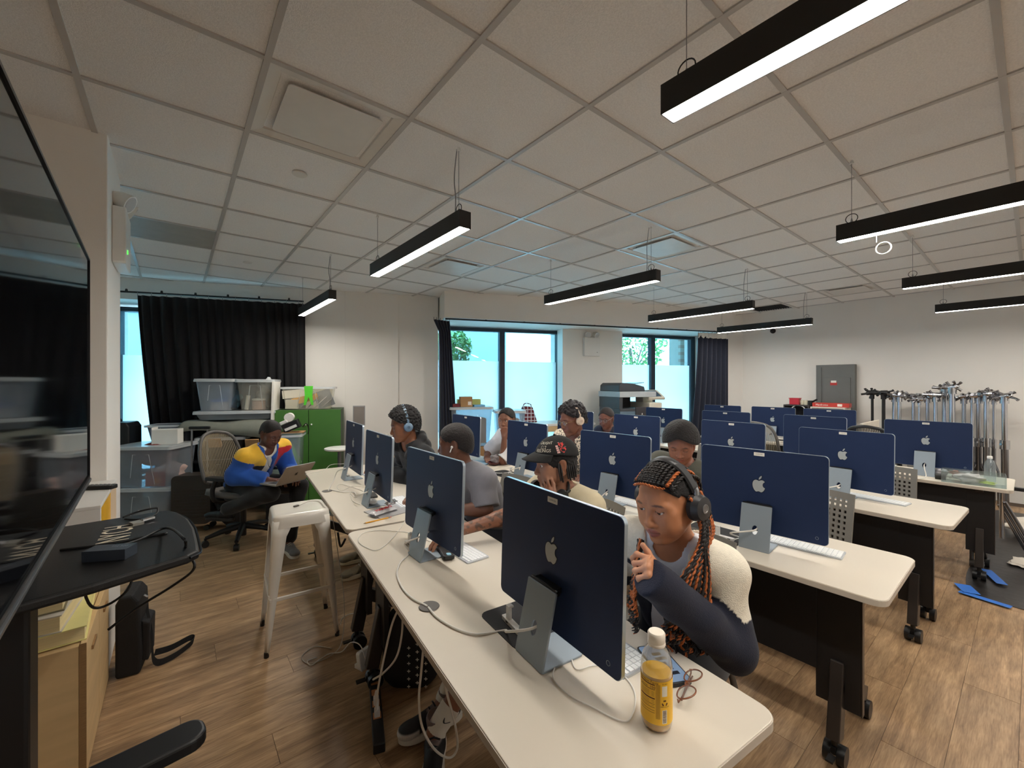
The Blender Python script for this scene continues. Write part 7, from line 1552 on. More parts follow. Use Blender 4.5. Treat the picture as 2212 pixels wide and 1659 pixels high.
def hair_cap(e=0.008, amp=0.002, freq=220, col=(22, 17, 16), line=(-0.004, 0.86), h=0.004, crown=0.0, ridges=None, name='hair', rim=0.0, side=0.0):
    def f(c):
        R, hc, hs = c['R'], c['hc'], c['hs']; r = 0.17 + e + crown; v = Vox(hc - r, hc + r, h)
        def fn(X, Y, Z):
            x, y, z = X - hc[0], Y - hc[1], Z - hc[2]; q = [(R[0, i] * x + R[1, i] * y + R[2, i] * z) / hs[i] for i in range(3)]
            def el(a, rr): u = [(q[i] - a[i]) for i in range(3)]; k0 = np.sqrt(sum((u[i] / rr[i]) ** 2 for i in range(3))) + 1e-6; k1 = np.sqrt(sum((u[i] / rr[i] ** 2) ** 2 for i in range(3))) + 1e-6; return k0 * (k0 - 1) / k1
            d = el((-0.008, 0, 0.022 + crown * 0.35), (0.100 + e + crown * 0.35, 0.0775 + e * (0.8 + side) , 0.092 + e + crown * 0.6)); d = _smin(d, el((-0.048, 0, -0.035), (0.052 + e * 0.7, 0.058 + e * 0.6, 0.055)), 0.03)
            n = np.sin(freq * q[0] + 2 * np.sin(freq * 0.7 * q[1])) * np.sin(freq * 1.1 * q[2] + 2 * np.sin(freq * 0.6 * q[0])) + 0.6 * np.sin(freq * 1.7 * q[1] + 1.4 * np.sin(freq * 1.3 * q[2]))
            d = d + amp * n
            if ridges: d = d - ridges[1] * (np.abs(np.sin(ridges[0] * q[1] / (0.6 + 2.5 * np.abs(q[0] + 0.12)))) - 0.5)
            keep = q[2] - (line[0] + line[1] * q[0]) - 0.012 * np.cos(np.clip(q[1] / 0.075, -1, 1) * 3.1416) * (q[0] > 0.03)
            ear = np.sqrt((q[0] + 0.010) ** 2 + ((q[2] + 0.008) * 0.75) ** 2) - 0.024
            d = -_smin(-d, keep, 0.004); d = np.where(np.abs(q[1]) > 0.05, -_smin(-d, ear, 0.004), d)
            return d
        v.op(fn, hc - r, hc + r, 0.003); V, Q = v.mesh(); return vmesh(name, V, Q, m_hair, c['t'], np.tile(L3(col), (len(V), 1)))
    return f
def shoe(c, s_, sp):
    j = c['J'][s_]; to = j['toe']; to = unit(np.array([to[0], to[1], 0])); sd = np.array([-to[1], to[0], 0]); an = j['an']; z0 = max(0.0, an[2] - 0.095)
    p = lambda a, b, z: np.array([an[0], an[1], z0]) + to * a + sd * b + np.array([0, 0, z])
    v = Vox(p(0, 0, 0) - 0.24, p(0, 0, 0) + 0.26, 0.0045); hi = sp.get('high', 0.0)
    v.cap(p(-0.045, 0, 0.045), p(0.02, 0, 0.05), 0.036, 0.038, 0.02); v.cap(p(0.02, 0, 0.055), p(0.14, 0.004, 0.038), 0.040, 0.034, 0.02); v.ell(p(0.165, 0.004, 0.036), (0.045, 0.042, 0.028), np.stack([to, sd, (0, 0, 1)], 1), 0.02)
    v.cap(p(-0.03, 0, 0.06), p(-0.02, 0, 0.095 + hi), 0.034, 0.042, 0.015); v.cap(p(-0.015, 0, 0.12 + hi), p(-0.015, 0, 0.2), 0.036, 0.04, 0.004, 's'); v.plane(p(0, 0, 0.022), (0, 0, -1), 0.002)
    V, Q = v.mesh(); L = (V - p(0, 0, 0)) @ np.stack([to, sd, (0, 0, 1)], 1); cols = np.tile(L3(sp['col']), (len(V), 1))
    if 'toe' in sp: mk = sstep(0.125, 0.13, L[:, 0]) * sstep(0.052, 0.046, L[:, 2]); cols = cols * (1 - mk[:, None]) + L3(sp['toe']) * mk[:, None]
    if 'heel' in sp: mk = sstep(-0.03, -0.034, L[:, 0]); cols = cols * (1 - mk[:, None]) + L3(sp['heel']) * mk[:, None]
    if 'ankle' in sp: mk = sstep(0.082, 0.086, L[:, 2]); cols = cols * (1 - mk[:, None]) + L3(sp['ankle']) * mk[:, None]
    if 'stripe' in sp: mk = (np.abs(L[:, 1]) > 0.022) * sstep(0.3, 0.8, np.sin(70 * (L[:, 0] + 0.7 * L[:, 2]))) * (L[:, 2] < 0.075) * (L[:, 0] < 0.10); cols = cols * (1 - mk[:, None]) + L3(sp['stripe']) * mk[:, None]
    o = vmesh('shoe', V, Q, m_shoe, c['t'], cols)
    out = [(0.205, 0.0), (0.19, 0.028), (0.15, 0.046), (0.09, 0.046), (0.03, 0.040), (-0.04, 0.040), (-0.078, 0.024), (-0.085, 0), (-0.078, -0.024), (-0.04, -0.040), (0.03, -0.036), (0.09, -0.040), (0.15, -0.042), (0.19, -0.026)]
    so = spline([(a, b, 0) for a, b in out], 3, True); M = Matrix([list(r) for r in np.column_stack([to, sd, (0, 0, 1), p(0, 0, 0)])] + [[0, 0, 0, 1]])
    MB().prism([q[:2] for q in so], 0.0, 0.030, M).build('sole', mat(sp.get('solem', 'sole_white'), sp.get('sole', (214, 208, 196)), 0.6), o, bevel=0.004)
    for k in range(5):
        a = 0.045 + k * 0.017; z = 0.098 - k * 0.0085 + hi * (0.3 if k == 0 else 0)
        MB().tube([M @ Vector((a, -0.022, z - 0.012)), M @ Vector((a + 0.006, 0, z + 0.001)), M @ Vector((a, 0.022, z - 0.012))], 0.0035, 6).build('lace', mat(sp.get('lacem', 'lace_pale'), sp.get('lace', (200, 196, 186)), 0.8), o)
def sock(c, s_, sp):
    j = c['J'][s_]; a = j['an'] - np.array([0, 0, 0.02]); u = unit(j['kn'] - j['an']); b = j['an'] + u * sp.get('len', 0.09)
    pts = [a, j['an'] + u * 0.01, j['an'] + u * 0.04, b]; o = MB().tube([tuple(p) for p in pts], [0.040, 0.041, 0.042, 0.0435], 20).build('sock', mat('sock_white', (226, 220, 208), 0.9, bump=0.2, bscale=150), c['t'], smooth=60)
    if sp.get('mark'):
        n = unit(np.cross(u, (0, 0, 1))) if abs(u[2]) < 0.99 else np.array([0, 1, 0]); n = c['loc']((c['t'].location.x - 0.5, c['t'].location.y - 0.9, 0)) - np.array([0, 0, 0]); n = unit(n - u * (n @ u)); w = np.cross(u, n); ct = j['an'] + u * 0.055
        sw = spline([(-0.014, 0.008, 0), (-0.010, -0.004, 0), (-0.002, -0.006, 0), (0.016, 0.007, 0)], 5); P = [tuple(ct + n * math.sqrt(max(0.0436 ** 2 - x * x, 0)) + w * x + u * y) for x, y, _ in sw]
        MB().tube(P, [0.0012 + 0.0022 * math.sin(math.pi * min(1, (i + 1) / len(P) * 1.3)) ** 2 for i in range(len(P))], 6).build('sock_mark', m_black, o)
# -------- headphones worn over the crown
def headphones(label, c, col, pad, band_w=0.026, cup=0.036, up=0.126, lean=-0.02, metal=None, drop=-0.004, thick=0.024, over=True):
    t = thing('headphones', label, 'headphones', tuple(c['t'].matrix_basis @ Vector(c['hc']))); W_ = Matrix.LocRotScale(c['t'].location, c['t'].rotation_euler, None); t.location = W_ @ Vector(c['hc'])
    Rw = W_.to_3x3() @ Matrix([list(r) for r in c['R']]); M = Rw.to_4x4(); hs = c['hs']
    mc = mat('hp_' + label[:12], col, 0.4); mp = mat('hpad_' + label[:12], pad, 0.7)
    bn = MB(); nb_ = 26; yy = 0.087 * hs[1]
    sec = []
    for i in range(nb_ + 1):
        q = math.pi * (0.06 + 0.88 * i / nb_); y, z = math.cos(q) * (yy + 0.004), drop + 0.02 + math.sin(q) * (up - 0.02); x = lean - 0.0
        nrm = Vector((0, math.cos(q), math.sin(q))); cpt = Vector((x, y, z)); wx = band_w / 2 * (0.75 + 0.25 * math.sin(q))
        sec.append([cpt + Vector((-wx, 0, 0)) , cpt + Vector((-wx * 0.7, 0, 0)) + nrm * 0.006, cpt + Vector((wx * 0.7, 0, 0)) + nrm * 0.006, cpt + Vector((wx, 0, 0)), cpt + Vector((wx * 0.7, 0, 0)) - nrm * 0.004, cpt + Vector((-wx * 0.7, 0, 0)) - nrm * 0.004])
    vs = [M @ p for s_ in sec for p in s_]; bn.add(vs, [(i * 6 + k, i * 6 + (k + 1) % 6, (i + 1) * 6 + (k + 1) % 6, (i + 1) * 6 + k) for i in range(nb_) for k in range(6)] + [tuple(range(6)), tuple(range(nb_ * 6 + 5, nb_ * 6 - 1, -1))]); bn.build('headband', mc, t, smooth=50)
    for s_ in (1, -1):
        cc = Vector((lean + 0.008, s_ * (0.080 * hs[1] + 0.002), drop - 0.004)); pr = [(0.4 * cup, 0.0), (cup * 0.98, 0.0), (cup, 0.006), (cup * 0.98, 0.014)]; A = frame(cc, (1, 0, 0), (0, 0, 1)); 
        if A.col[2][1] * s_ < 0: A = A @ Matrix.Diagonal((1, 1, -1, 1))
        cu = MB().lathe(pr, 26, M @ A).build('ear_pad', mp, t, smooth=50)
        MB().lathe([(cup * 0.97, 0.014), (cup * 0.94, 0.018), (cup * 0.82, thick), (cup * 0.3, thick + 0.004), (0.001, thick + 0.004)], 26, M @ A).build('ear_cup', mc, t, smooth=40)
        MB().lathe([(cup * 0.34, thick + 0.0035), (cup * 0.34, thick + 0.005), (cup * 0.24, thick + 0.0052), (cup * 0.23, thick + 0.0042)], 22, M @ A).build('cup_mark', metal or mp, t)
        MB().tube([M @ (cc + Vector((0, s_ * 0.012, cup * 0.6))), M @ Vector((lean, s_ * (yy + 0.007), drop + cup * 1.15)), M @ Vector((lean, s_ * (yy + 0.006), drop + 0.05))], [0.008, 0.009, 0.010], 8).build('slider', metal or mc, t, smooth=60)
    return t
# ================================================================== the girl with orange braids
def lerp_col(mask, a, b): return a * (1 - mask[:, None]) + b * mask[:, None]
CREAM, NAVY = L3((226, 218, 200)), L3((25, 28, 44))
def jacket1(V, c):
    J = c['J']; z = V[:, 2]; col = lerp_col(sstep(0.905, 0.895, z + 0.02 * np.sin(18 * V[:, 1])), CREAM, NAVY)
    for s_ in (1, -1):
        j = J[s_]; u = unit(j['el'] - j['sh']); t_ = (V - j['sh']) @ u; r = np.linalg.norm(V - j['sh'] - np.outer(t_, u), axis=1)
        up = (r < 0.10) * (t_ > 0.02); L = np.linalg.norm(j['el'] - j['sh']); col = np.where((up & (t_ < 0.62 * L))[:, None], CREAM, np.where((up & (t_ >= 0.62 * L))[:, None], NAVY, col))
        u2 = unit(j['w'] - j['el']); t2 = (V - j['el']) @ u2; r2 = np.linalg.norm(V - j['el'] - np.outer(t2, u2), axis=1); col = np.where(((r2 < 0.085) & (t2 > -0.03) & (t2 < 0.42))[:, None], NAVY, col)
    return col
girl = person('girl with orange and black braids in a cream and navy jacket', (1.56, 0.86), 188, (1.245, 0.745, 1.145), (-0.97, 0.10, -0.26), roll=0.03, skin=(168, 112, 78), h=0.0034, hs=(1.0, 1.05, 1.0), lidp=(-0.0022, -0.0072), lipc=(158, 92, 80), brow=(58, 38, 28),
    face=dict(jaw=1.06, cheek=1.10, lips=1.1, nose=0.8), shw=0.15, build=0.95,
    arms={1: dict(wrist=(1.085, 0.66, 0.935), elbow=(1.325, 0.575, 0.715), f=(-0.45, 0.30, 0.85), n=(0.2, -0.9, 0.3), curl=((1.0, 1.1, 0.6), (1.5, 1.4, 0.7), (1.6, 1.4, 0.7), (1.6, 1.4, 0.7)), thumb=(0.8, 0.5, -0.2)), -1: dict(wrist=(1.16, 1.05, 0.80), f=(-1, 0, -0.05))},
    garments=[dict(name='t_shirt', e=0.010, upper=0, col=(222, 222, 226), neck_r=0.066, amp=0.002, hem=0.5), dict(name='jacket', e=0.017, upper=1.0, fore=1.22, colf=jacket1, neck_r=0.088, amp=0.0045, freq=21, open_front=0.085, loose=0.009, hem=0.48, m=vmat('fleece', 0.95, 0.6, 300, 0.06, 0.06, 60)), dict(name='trousers', torso=False, upper=0, legs=1.95, e=0.012, col=(30, 30, 34))],
    shoes=dict(col=(40, 40, 44)), hair=hair_cap(0.006, 0.0012, 300, (20, 16, 15), (0.020, 0.80), 0.0036))
m_br_o = mat('braid_copper', (176, 92, 38), 0.5, var=0.3, scale=90); m_br_k = mat('braid_black', (24, 18, 17), 0.5, var=0.3, scale=90)
def braids(c):
    rn = random.Random(11); HW = c['HW']; hr = [o for o in c['t'].children if o.name.startswith('hair')][0]
    def braid(pts, r, m, curl=0.0):
        sp = spline([HW @ Vector(p) if len(p) == 3 else Vector(p[:3]) for p in pts], 14); n = len(sp); L = sum((Vector(sp[i + 1]) - Vector(sp[i])).length for i in range(n - 1)); mb = MB(); cyc = L / (2.6 * r)
        for k in range(2):
            P = []; ph = math.pi * k
            for i, p in enumerate(sp):
                t = i / (n - 1); d = (Vector(sp[min(i + 1, n - 1)]) - Vector(sp[max(i - 1, 0)])).normalized(); a = d.orthogonal().normalized(); b = d.cross(a); q = 2 * math.pi * cyc * t / 2 + ph; cu = curl * max(0, t - 0.72) / 0.28
                P.append(Vector(p) + (a * math.cos(q) + b * math.sin(q)) * r * 0.5 + (a * math.cos(t * 60) + b * math.sin(t * 60)) * cu)
            mb.tube(P, [r * 0.66 * (1 - 0.55 * max(0, i / (n - 1) - 0.75) / 0.25) for i in range(n)], 5)
        return mb.build('braid', m, hr, smooth=180)
    W2 = Matrix.LocRotScale(c['t'].location, c['t'].rotation_euler, None).inverted()
    # rows over the crown, hairline to nape
    for k in range(13):
        y = -0.066 + 0.132 * k / 12; f = 1 - (y / 0.083) ** 2; zt = 0.022 + 0.098 * math.sqrt(max(f, 0.05))
        braid([(0.076 * math.sqrt(f) * 0.98, y, 0.074 + 0.014 * f), (0.05, y * 1.02, zt - 0.012), (0.0, y * 1.03, zt + 0.004), (-0.06, y * 1.0, zt - 0.014), (-0.098, y * 0.85, 0.03), (-0.092, y * 0.9, -0.06)], 0.0056, m_br_o if k in (1, 11) else m_br_k)
    braid([(0.072, -0.055, 0.070), (0.080, -0.03, 0.082), (0.083, 0.0, 0.086), (0.080, 0.03, 0.081), (0.064, 0.052, 0.074)], 0.0042, m_br_o)
    # hanging braids: image-right side falls over the left shoulder, the other side hangs by the chest
    for s_ in (1, -1):
        N = 46 if s_ > 0 else 24
        for k in range(N):
            u = k / (N - 1); x0 = -0.045 + 0.055 * rn.random(); y0 = s_ * (0.082 + 0.01 * rn.random())
            front = -0.01 + 0.13 * (1 - u) if s_ > 0 else 0.045 + 0.085 * (1 - u)
            Lh = rn.uniform(0.34, 0.43) if s_ > 0 else rn.uniform(0.30, 0.40)
            yk = 1.0 if s_ > 0 else 0.62; a = HW @ Vector((x0, y0, 0.03)); b = HW @ Vector((x0 - 0.005, s_ * (0.096 + 0.012 * rn.random()), -0.05)); b2 = HW @ Vector((x0 + 0.02, s_ * (0.100 + 0.014 * rn.random()), -0.11))
            fw, sd = Vector((1, 0, 0)), Vector((0, 1, 0)); hcv = Vector(c['hc'])
            m1 = hcv + fw * (0.01 + front * 0.8) + sd * s_ * yk * (0.080 + 0.045 * u + 0.012 * rn.random()) + Vector((0, 0, -0.20)); m2 = hcv + fw * (0.02 + front + 0.01 * rn.random()) + sd * s_ * yk * (0.055 + 0.085 * u) + Vector((0, 0, -0.20 - 0.55 * (Lh - 0.2))); e = hcv + fw * (0.02 + front + 0.02 * rn.random()) + sd * s_ * yk * (0.045 + 0.095 * u + 0.012 * rn.random()) + Vector((0, 0, -Lh))
            og = (s_ > 0 and (k % 10) in (2, 4, 7)) or (s_ < 0 and k % 3 == 0)
            sp = [tuple(p) + (1,) for p in (a, b, b2, m1, m2, e)]; braid(sp, 0.0058, m_br_o if og else m_br_k, 0.010)
braids(girl)
headphones('black over-ear headphones worn by the girl with braids', girl, (46, 46, 48), (22, 22, 24), 0.034, 0.043, 0.137, -0.022, m_steel, -0.006, 0.034)
# ================================================================== cap wearer with a tattooed arm
capg = person('person in a black patched cap holding his chin, cream shirt', (1.80, 1.56), 178, (1.500, 1.515, 1.125), (-0.90, 0.42, -0.12), skin=(122, 78, 56), h=0.0042, lidp=(-0.001, -0.0075), tattoo=True, shw=0.16,
    arms={1: dict(wrist=(1.405, 1.44, 0.935), elbow=(1.44, 1.33, 0.775), f=(-0.12, 0.35, 0.62), n=(-0.75, -0.4, 0.1), curl=((0.35, 0.7, 0.5), (0.7, 0.9, 0.5), (0.9, 1.0, 0.5), (1.0, 1.0, 0.5)), thumb=(0.9, 0.45, -0.3)), -1: dict(wrist=(1.075, 1.755, 0.805), elbow=(1.36, 1.69, 0.845), f=(-1, 0.15, -0.12), n=(0, 0.1, 1), curl=(0.35, 0.4, 0.2))},
    legs={1: dict(ankle=(0.83, 1.53, 0.105), knee=(1.20, 1.50, 0.50), toe=(-0.55, -0.75, 0)), -1: dict(ankle=(0.93, 1.64, 0.115), knee=(1.25, 1.68, 0.50), toe=(-0.95, 0.1, 0))},
    garments=[dict(name='shirt', e=0.018, upper=0.85, col=(206, 192, 160), neck_r=0.082, amp=0.0035, freq=20, loose=0.02, hem=0.5), dict(name='shorts', torso=False, upper=0, legs=0.85, e=0.018, col=(34, 34, 38))],
    shoes=dict(col=(26, 26, 28), toe=(196, 190, 182), ankle=(120, 104, 100), heel=(24, 24, 26), high=0.035, sole=(204, 196, 180), lace=(28, 28, 30), lacem='lace_dark'), socks=dict(len=0.10, mark=True), hair=hair_cap(0.006, 0.002, 260, (20, 16, 15), (-0.03, 0.75)))
def cap_hat(c):
    HW = c['HW']; m = mat('cap_black', (30, 29, 29), 0.85, var=0.1, bump=0.2, bscale=200); C0, RR = (-0.010, 0, 0.026), (0.114, 0.092, 0.108)
    def pt(az, el, k=1.0): return HW @ Vector((C0[0] + RR[0] * k * math.cos(el) * math.cos(az), RR[1] * k * math.cos(el) * math.sin(az), C0[2] + RR[2] * k * math.sin(el)))
    cr = MB(); n, mm = 40, 12
    for j in range(mm + 1):
        for i in range(n):
            az = 2 * math.pi * i / n; e0 = 0.20 + 0.16 * math.cos(az) - 0.10 * (math.cos(az) < 0) * abs(math.cos(az)); cr.v.append(tuple(pt(az, e0 + (math.pi / 2 - e0) * j / mm)))
    cr.f = [(j * n + i, j * n + (i + 1) % n, (j + 1) * n + (i + 1) % n, (j + 1) * n + i) for j in range(mm) for i in range(n)]; cr.m = [0] * len(cr.f); crown = cr.build('cap_crown', m, c['t'], smooth=180, solid=0.003)
    MB().ball(pt(0, math.pi / 2, 1.02), 0.007, 8).build('cap_button', m, crown)
    br = MB(); na, nr = 20, 6
    for j in range(nr + 1):
        for i in range(na + 1):
            az = -1.15 + 2.3 * i / na; e0 = 0.20 + 0.16 * math.cos(az); b = Vector((C0[0] + RR[0] * math.cos(e0) * math.cos(az), RR[1] * math.cos(e0) * math.sin(az), C0[2] + RR[2] * math.sin(e0)))
            r = j / nr * 0.075 * math.cos(az * 1.28) ** 0.6 if abs(az * 1.28) < 1.57 else 0
            br.v.append(tuple(HW @ (b + Vector((r, 0.10 * r * math.sin(az), -0.28 * r - 7.0 * b.y * b.y * (j / nr) * 0.6)))))
    br.f = [(j * (na + 1) + i, j * (na + 1) + i + 1, (j + 1) * (na + 1) + i + 1, (j + 1) * (na + 1) + i) for j in range(nr) for i in range(na)]; br.m = [0] * len(br.f); br.build('cap_brim', m, c['t'], smooth=180, solid=0.004)
    def on_cap(txt, size, az0, el0, k, mm_, nm):
        mb = text_mb(txt, size, Matrix.Identity(4)); mb.v = [tuple(pt(az0 + x / 0.085, el0 + y / 0.1, k)) for x, y, _ in mb.v]; return mb.build(nm, mm_, crown)
    def patch(az0, el0, w, h, k, mm_, nm):
        mb = MB(); q = 8
        for j in range(q + 1):
            for i in range(q + 1): mb.v.append(tuple(pt(az0 + (i / q - 0.5) * w / 0.085, el0 + (j / q - 0.5) * h / 0.1, k)))
        mb.f = [(j * (q + 1) + i, j * (q + 1) + i + 1, (j + 1) * (q + 1) + i + 1, (j + 1) * (q + 1) + i) for j in range(q) for i in range(q)]; mb.m = [0] * len(mb.f); return mb.build(nm, mm_, crown)
    mw = mat('patch_white', (220, 212, 194), 0.7); mr_ = mat('patch_red', (206, 52, 46), 0.6); mp = mat('patch_pink', (226, 176, 170), 0.7)
    patch(0.62, 0.86, 0.072, 0.019, 1.012, m_black, 'patch'); on_cap('CAUGHT', 0.021, 0.62, 0.86, 1.02, mw, 'patch_lettering'); patch(0.60, 0.66, 0.030, 0.020, 1.012, mw, 'patch'); patch(0.52, 0.66, 0.012, 0.016, 1.016, m_black, 'patch'); patch(0.68, 0.64, 0.006, 0.013, 1.016, m_black, 'patch')
    patch(0.58, 0.47, 0.082, 0.018, 1.012, m_black, 'patch'); on_cap('FEELINGS', 0.0195, 0.58, 0.47, 1.02, mw, 'patch_lettering')
    for q, (a, e) in enumerate(((1.62, 0.70), (1.66, 0.44))):
        H_ = [(0.0, -0.013), (0.012, 0.0), (0.011, 0.009), (0.005, 0.011), (0.0, 0.006), (-0.005, 0.011), (-0.011, 0.009), (-0.012, 0.0)]
        for k_, sc, mm_, nm in ((1.014, 1.5, mp, 'heart_rim'), (1.02, 1.1, mr_, 'heart')):
            mb = MB(); mb.add([pt(a + x * sc / 0.085, e + y * sc / 0.1, k_) for x, y in H_], [tuple(range(8))]); mb.build(nm, mm_, crown)
    for q in range(4): patch(1.42 - 0.02 * q, 0.36 + 0.1 * q, 0.011, 0.008, 1.015, mp, 'patch')
cap_hat(capg)
# short locks hanging behind the ear
for k in range(9):
    q = k / 8; HW = capg['HW']; hr = [o for o in capg['t'].children if o.name.startswith('hair')][0]
    P = [HW @ Vector((0.012 - 0.085 * q, 0.076 - 0.02 * q, 0.01)), HW @ Vector((0.014 - 0.09 * q, 0.084 - 0.018 * q, -0.03)), HW @ Vector((0.010 - 0.085 * q, 0.083 - 0.016 * q, -0.075 - 0.01 * (k % 2)))]
    if k in (2, 3): continue
    MB().tube(spline(P, 6), [0.0055] * 8 + [0.0045] * 5, 6).build('lock', m_br_k, hr, smooth=180)
c2 = dict(capg); c2['hc'] = capg['nb'] + capg['fwd'] * 0.05 + capg['ax'] * 0.05; fw, sd, ax = capg['fwd'], capg['side'], capg['ax']; zb = unit(-fw * 0.95 + ax * 0.1); xb = np.cross(sd, zb); c2['R'] = np.stack([xb, sd, zb], 1); c2['hs'] = np.array([1, 1.0, 1])
headphones('glossy black headphones worn around the neck of the cap wearer', c2, (18, 18, 20), (14, 14, 15), 0.022, 0.036, 0.105, 0.0, None, -0.02, 0.026)
# ================================================================== boy in grey
greyb = person('boy with an earbud in a grey t-shirt seen from behind', (1.70, 2.27), 178, (1.325, 2.195, 1.162), (-0.70, 0.71, -0.15), skin=(96, 62, 47), h=0.0048, shw=0.17, build=1.05,
    arms={1: dict(wrist=(1.20, 2.10, 0.80), elbow=(1.40, 1.98, 0.80), f=(-0.9, 0.3, -0.1)), -1: dict(wrist=(1.27, 2.56, 0.80), f=(-0.9, -0.1, -0.15))},
    garments=[dict(name='t_shirt', e=0.018, upper=0.95, col=(122, 120, 126), neck_r=0.072, amp=0.004, freq=20, loose=0.022, hem=0.5), dict(name='trousers', torso=False, upper=0, legs=1.9, e=0.014, col=(36, 38, 46))], shoes=dict(col=(60, 60, 64)), hair=hair_cap(0.009, 0.0012, 330, (34, 28, 27), (0.0, 0.88), 0.0042))
W_ = Matrix.LocRotScale(greyb['t'].location, greyb['t'].rotation_euler, None)
eb = thing('earbud', 'white wireless earbud in the ear of the boy in grey', 'earbud'); eb.matrix_world = W_ @ greyb['HW'] @ Matrix.Translation((0.002, 0.086, -0.012)); MB().ball((0, 0, 0), 0.008, 8).build('bud', m_white, eb, smooth=180); MB().tube([(0.0, 0.004, -0.002), (0.014, 0.004, -0.028)], 0.0035, 8).build('stem', m_white, eb, smooth=60)
# ================================================================== boy in the black hoodie
hood = person('boy in a black hoodie with blue headphones, eyes lowered', (1.74, 3.22), 178, (1.385, 3.055, 1.200), (-0.96, 0.24, -0.22), skin=(116, 72, 48), h=0.0044, lidp=(-0.0078, -0.0075), face=dict(lips=1.1, nose=1.0), shw=0.16,
    arms={1: dict(wrist=(1.38, 3.28, 0.80)), -1: dict(wrist=(1.40, 3.58, 0.80))}, legs={1: dict(ankle=(1.20, 3.35, 0.10), toe=(-1, -0.05, 0)), -1: dict(ankle=(1.28, 3.62, 0.10), toe=(-1, 0.1, 0))},
    garments=[dict(name='hoodie', e=0.022, upper=1.0, fore=0.97, col=(26, 25, 27), neck_r=0.07, amp=0.004, hood=True, hem=0.48), dict(name='trousers', torso=False, upper=0, legs=1.92, e=0.014, col=(44, 44, 48))],
    shoes=dict(col=(150, 140, 118), stripe=(96, 92, 78), sole=(206, 196, 170), solem='sole_beige', toe=(120, 112, 96)), hair=hair_cap(0.020, 0.005, 190, (19, 16, 16), (0.010, 0.86), 0.0042, 0.028))
headphones('blue-grey headphones worn by the boy in the black hoodie', hood, (104, 128, 150), (84, 104, 124), 0.024, 0.035, 0.162, -0.02, None, -0.006, 0.022)
# ================================================================== man with the laptop
BL, YE, BK, RD = L3((34, 84, 168)), L3((238, 186, 58)), L3((24, 22, 30)), L3((186, 34, 42))
def jacket5(V, c):
    d = V - c['chest']; u, w, f = d @ c['side'], d @ c['ax'], d @ c['fwd']; col = np.tile(BL, (len(V), 1))
    slv = np.zeros(len(V), bool)
    for s_ in (1, -1):
        j = c['J'][s_]; uu = unit(j['el'] - j['sh']); t_ = (V - j['sh']) @ uu; r = np.linalg.norm(V - j['sh'] - np.outer(t_, uu), axis=1); slv |= (t_ > 0.015) & (r < 0.095)
        u2 = unit(j['w'] - j['el']); t2 = (V - j['el']) @ u2; slv |= (np.linalg.norm(V - j['el'] - np.outer(t2, u2), axis=1) < 0.085) & (t2 > 0)
    tor = ~slv; nk = np.linalg.norm((V - c['nb']) - np.outer((V - c['nb']) @ c['ax'], c['ax']), axis=1) < 0.093
    col[tor & (u < -0.02) & (w > 0.075)] = YE; col[tor & (u < 0.0) & (w <= 0.075) & (w > -0.20) & (f > 0.0)] = BK
    col[tor & (u > 0.02) & (w > 0.0) & (f > -0.02)] = RD; col[tor & (u > 0.02) & (w > 0.115) & (f < 0.06)] = YE; col[nk & (w > 0.06)] = BL; col[tor & (f > 0.06) & (np.abs(u) < 0.075) & (u > 0)] = BL
    return col
lapm = person('man in a blue, yellow and red jacket typing on a laptop', (0.54, 4.80), -56, (0.69, 4.425, 1.068), (0.42, -0.80, -0.52), skin=(84, 52, 40), h=0.0044, lidp=(-0.004, -0.0075), shw=0.175, build=1.03, pz=0.57,
    arms={-1: dict(wrist=(0.655, 4.335, 0.655), elbow=(0.42, 4.46, 0.70), f=(0.85, -0.35, -0.1), n=(0.1, 0, 1), curl=(0.35, 0.5, 0.3)), 1: dict(wrist=(0.865, 4.42, 0.665), f=(0.15, -0.9, -0.2), n=(0.1, 0, 1), curl=(0.35, 0.5, 0.3))},
    legs={-1: dict(knee=(0.66, 4.27, 0.545), ankle=(0.36, 4.63, 0.37), toe=(-0.6, 0.7, 0)), 1: dict(knee=(0.93, 4.42, 0.545), ankle=(0.80, 4.22, 0.095), toe=(0.1, -1, 0))},
    garments=[dict(name='t_shirt', e=0.010, upper=0, col=(214, 208, 196), neck_r=0.068, amp=0.003, hem=0.56), dict(name='jacket', e=0.022, upper=1.0, fore=0.95, colf=jacket5, neck_r=0.086, amp=0.004, freq=22, open_front=0.055, hem=0.56, loose=0.018, h=0.006), dict(name='trousers', torso=False, upper=0, legs=1.93, e=0.016, col=(20, 19, 20))],
    shoes={1: dict(col=(118, 116, 116), sole=(196, 190, 182)), -1: dict(col=(20, 19, 20), sole=(30, 29, 29), solem='sole_black', lace=(24, 24, 24), lacem='lace_dark')}, hair=hair_cap(0.005, 0.0006, 350, (22, 17, 16), (0.006, 0.86), 0.0042))
pk_c = lapm['chest'] + lapm['side'] * -0.088 + lapm['fwd'] * 0.140 + lapm['ax'] * -0.075
Mp_ = frame(tuple(pk_c), tuple(lapm['side']), tuple(lapm['ax'])); Mp_ = Mp_ if Vector(Mp_.col[2][:3]).dot(Vector(lapm['fwd'])) > 0 else Mp_ @ Matrix.Diagonal((1, 1, -1, 1)); my_ = mat('pocket_yellow', (234, 184, 66), 0.85, bump=0.2, bscale=300)
Mp_ = Mp_ @ Matrix.Rotation(math.radians(-16), 4, 'Y')
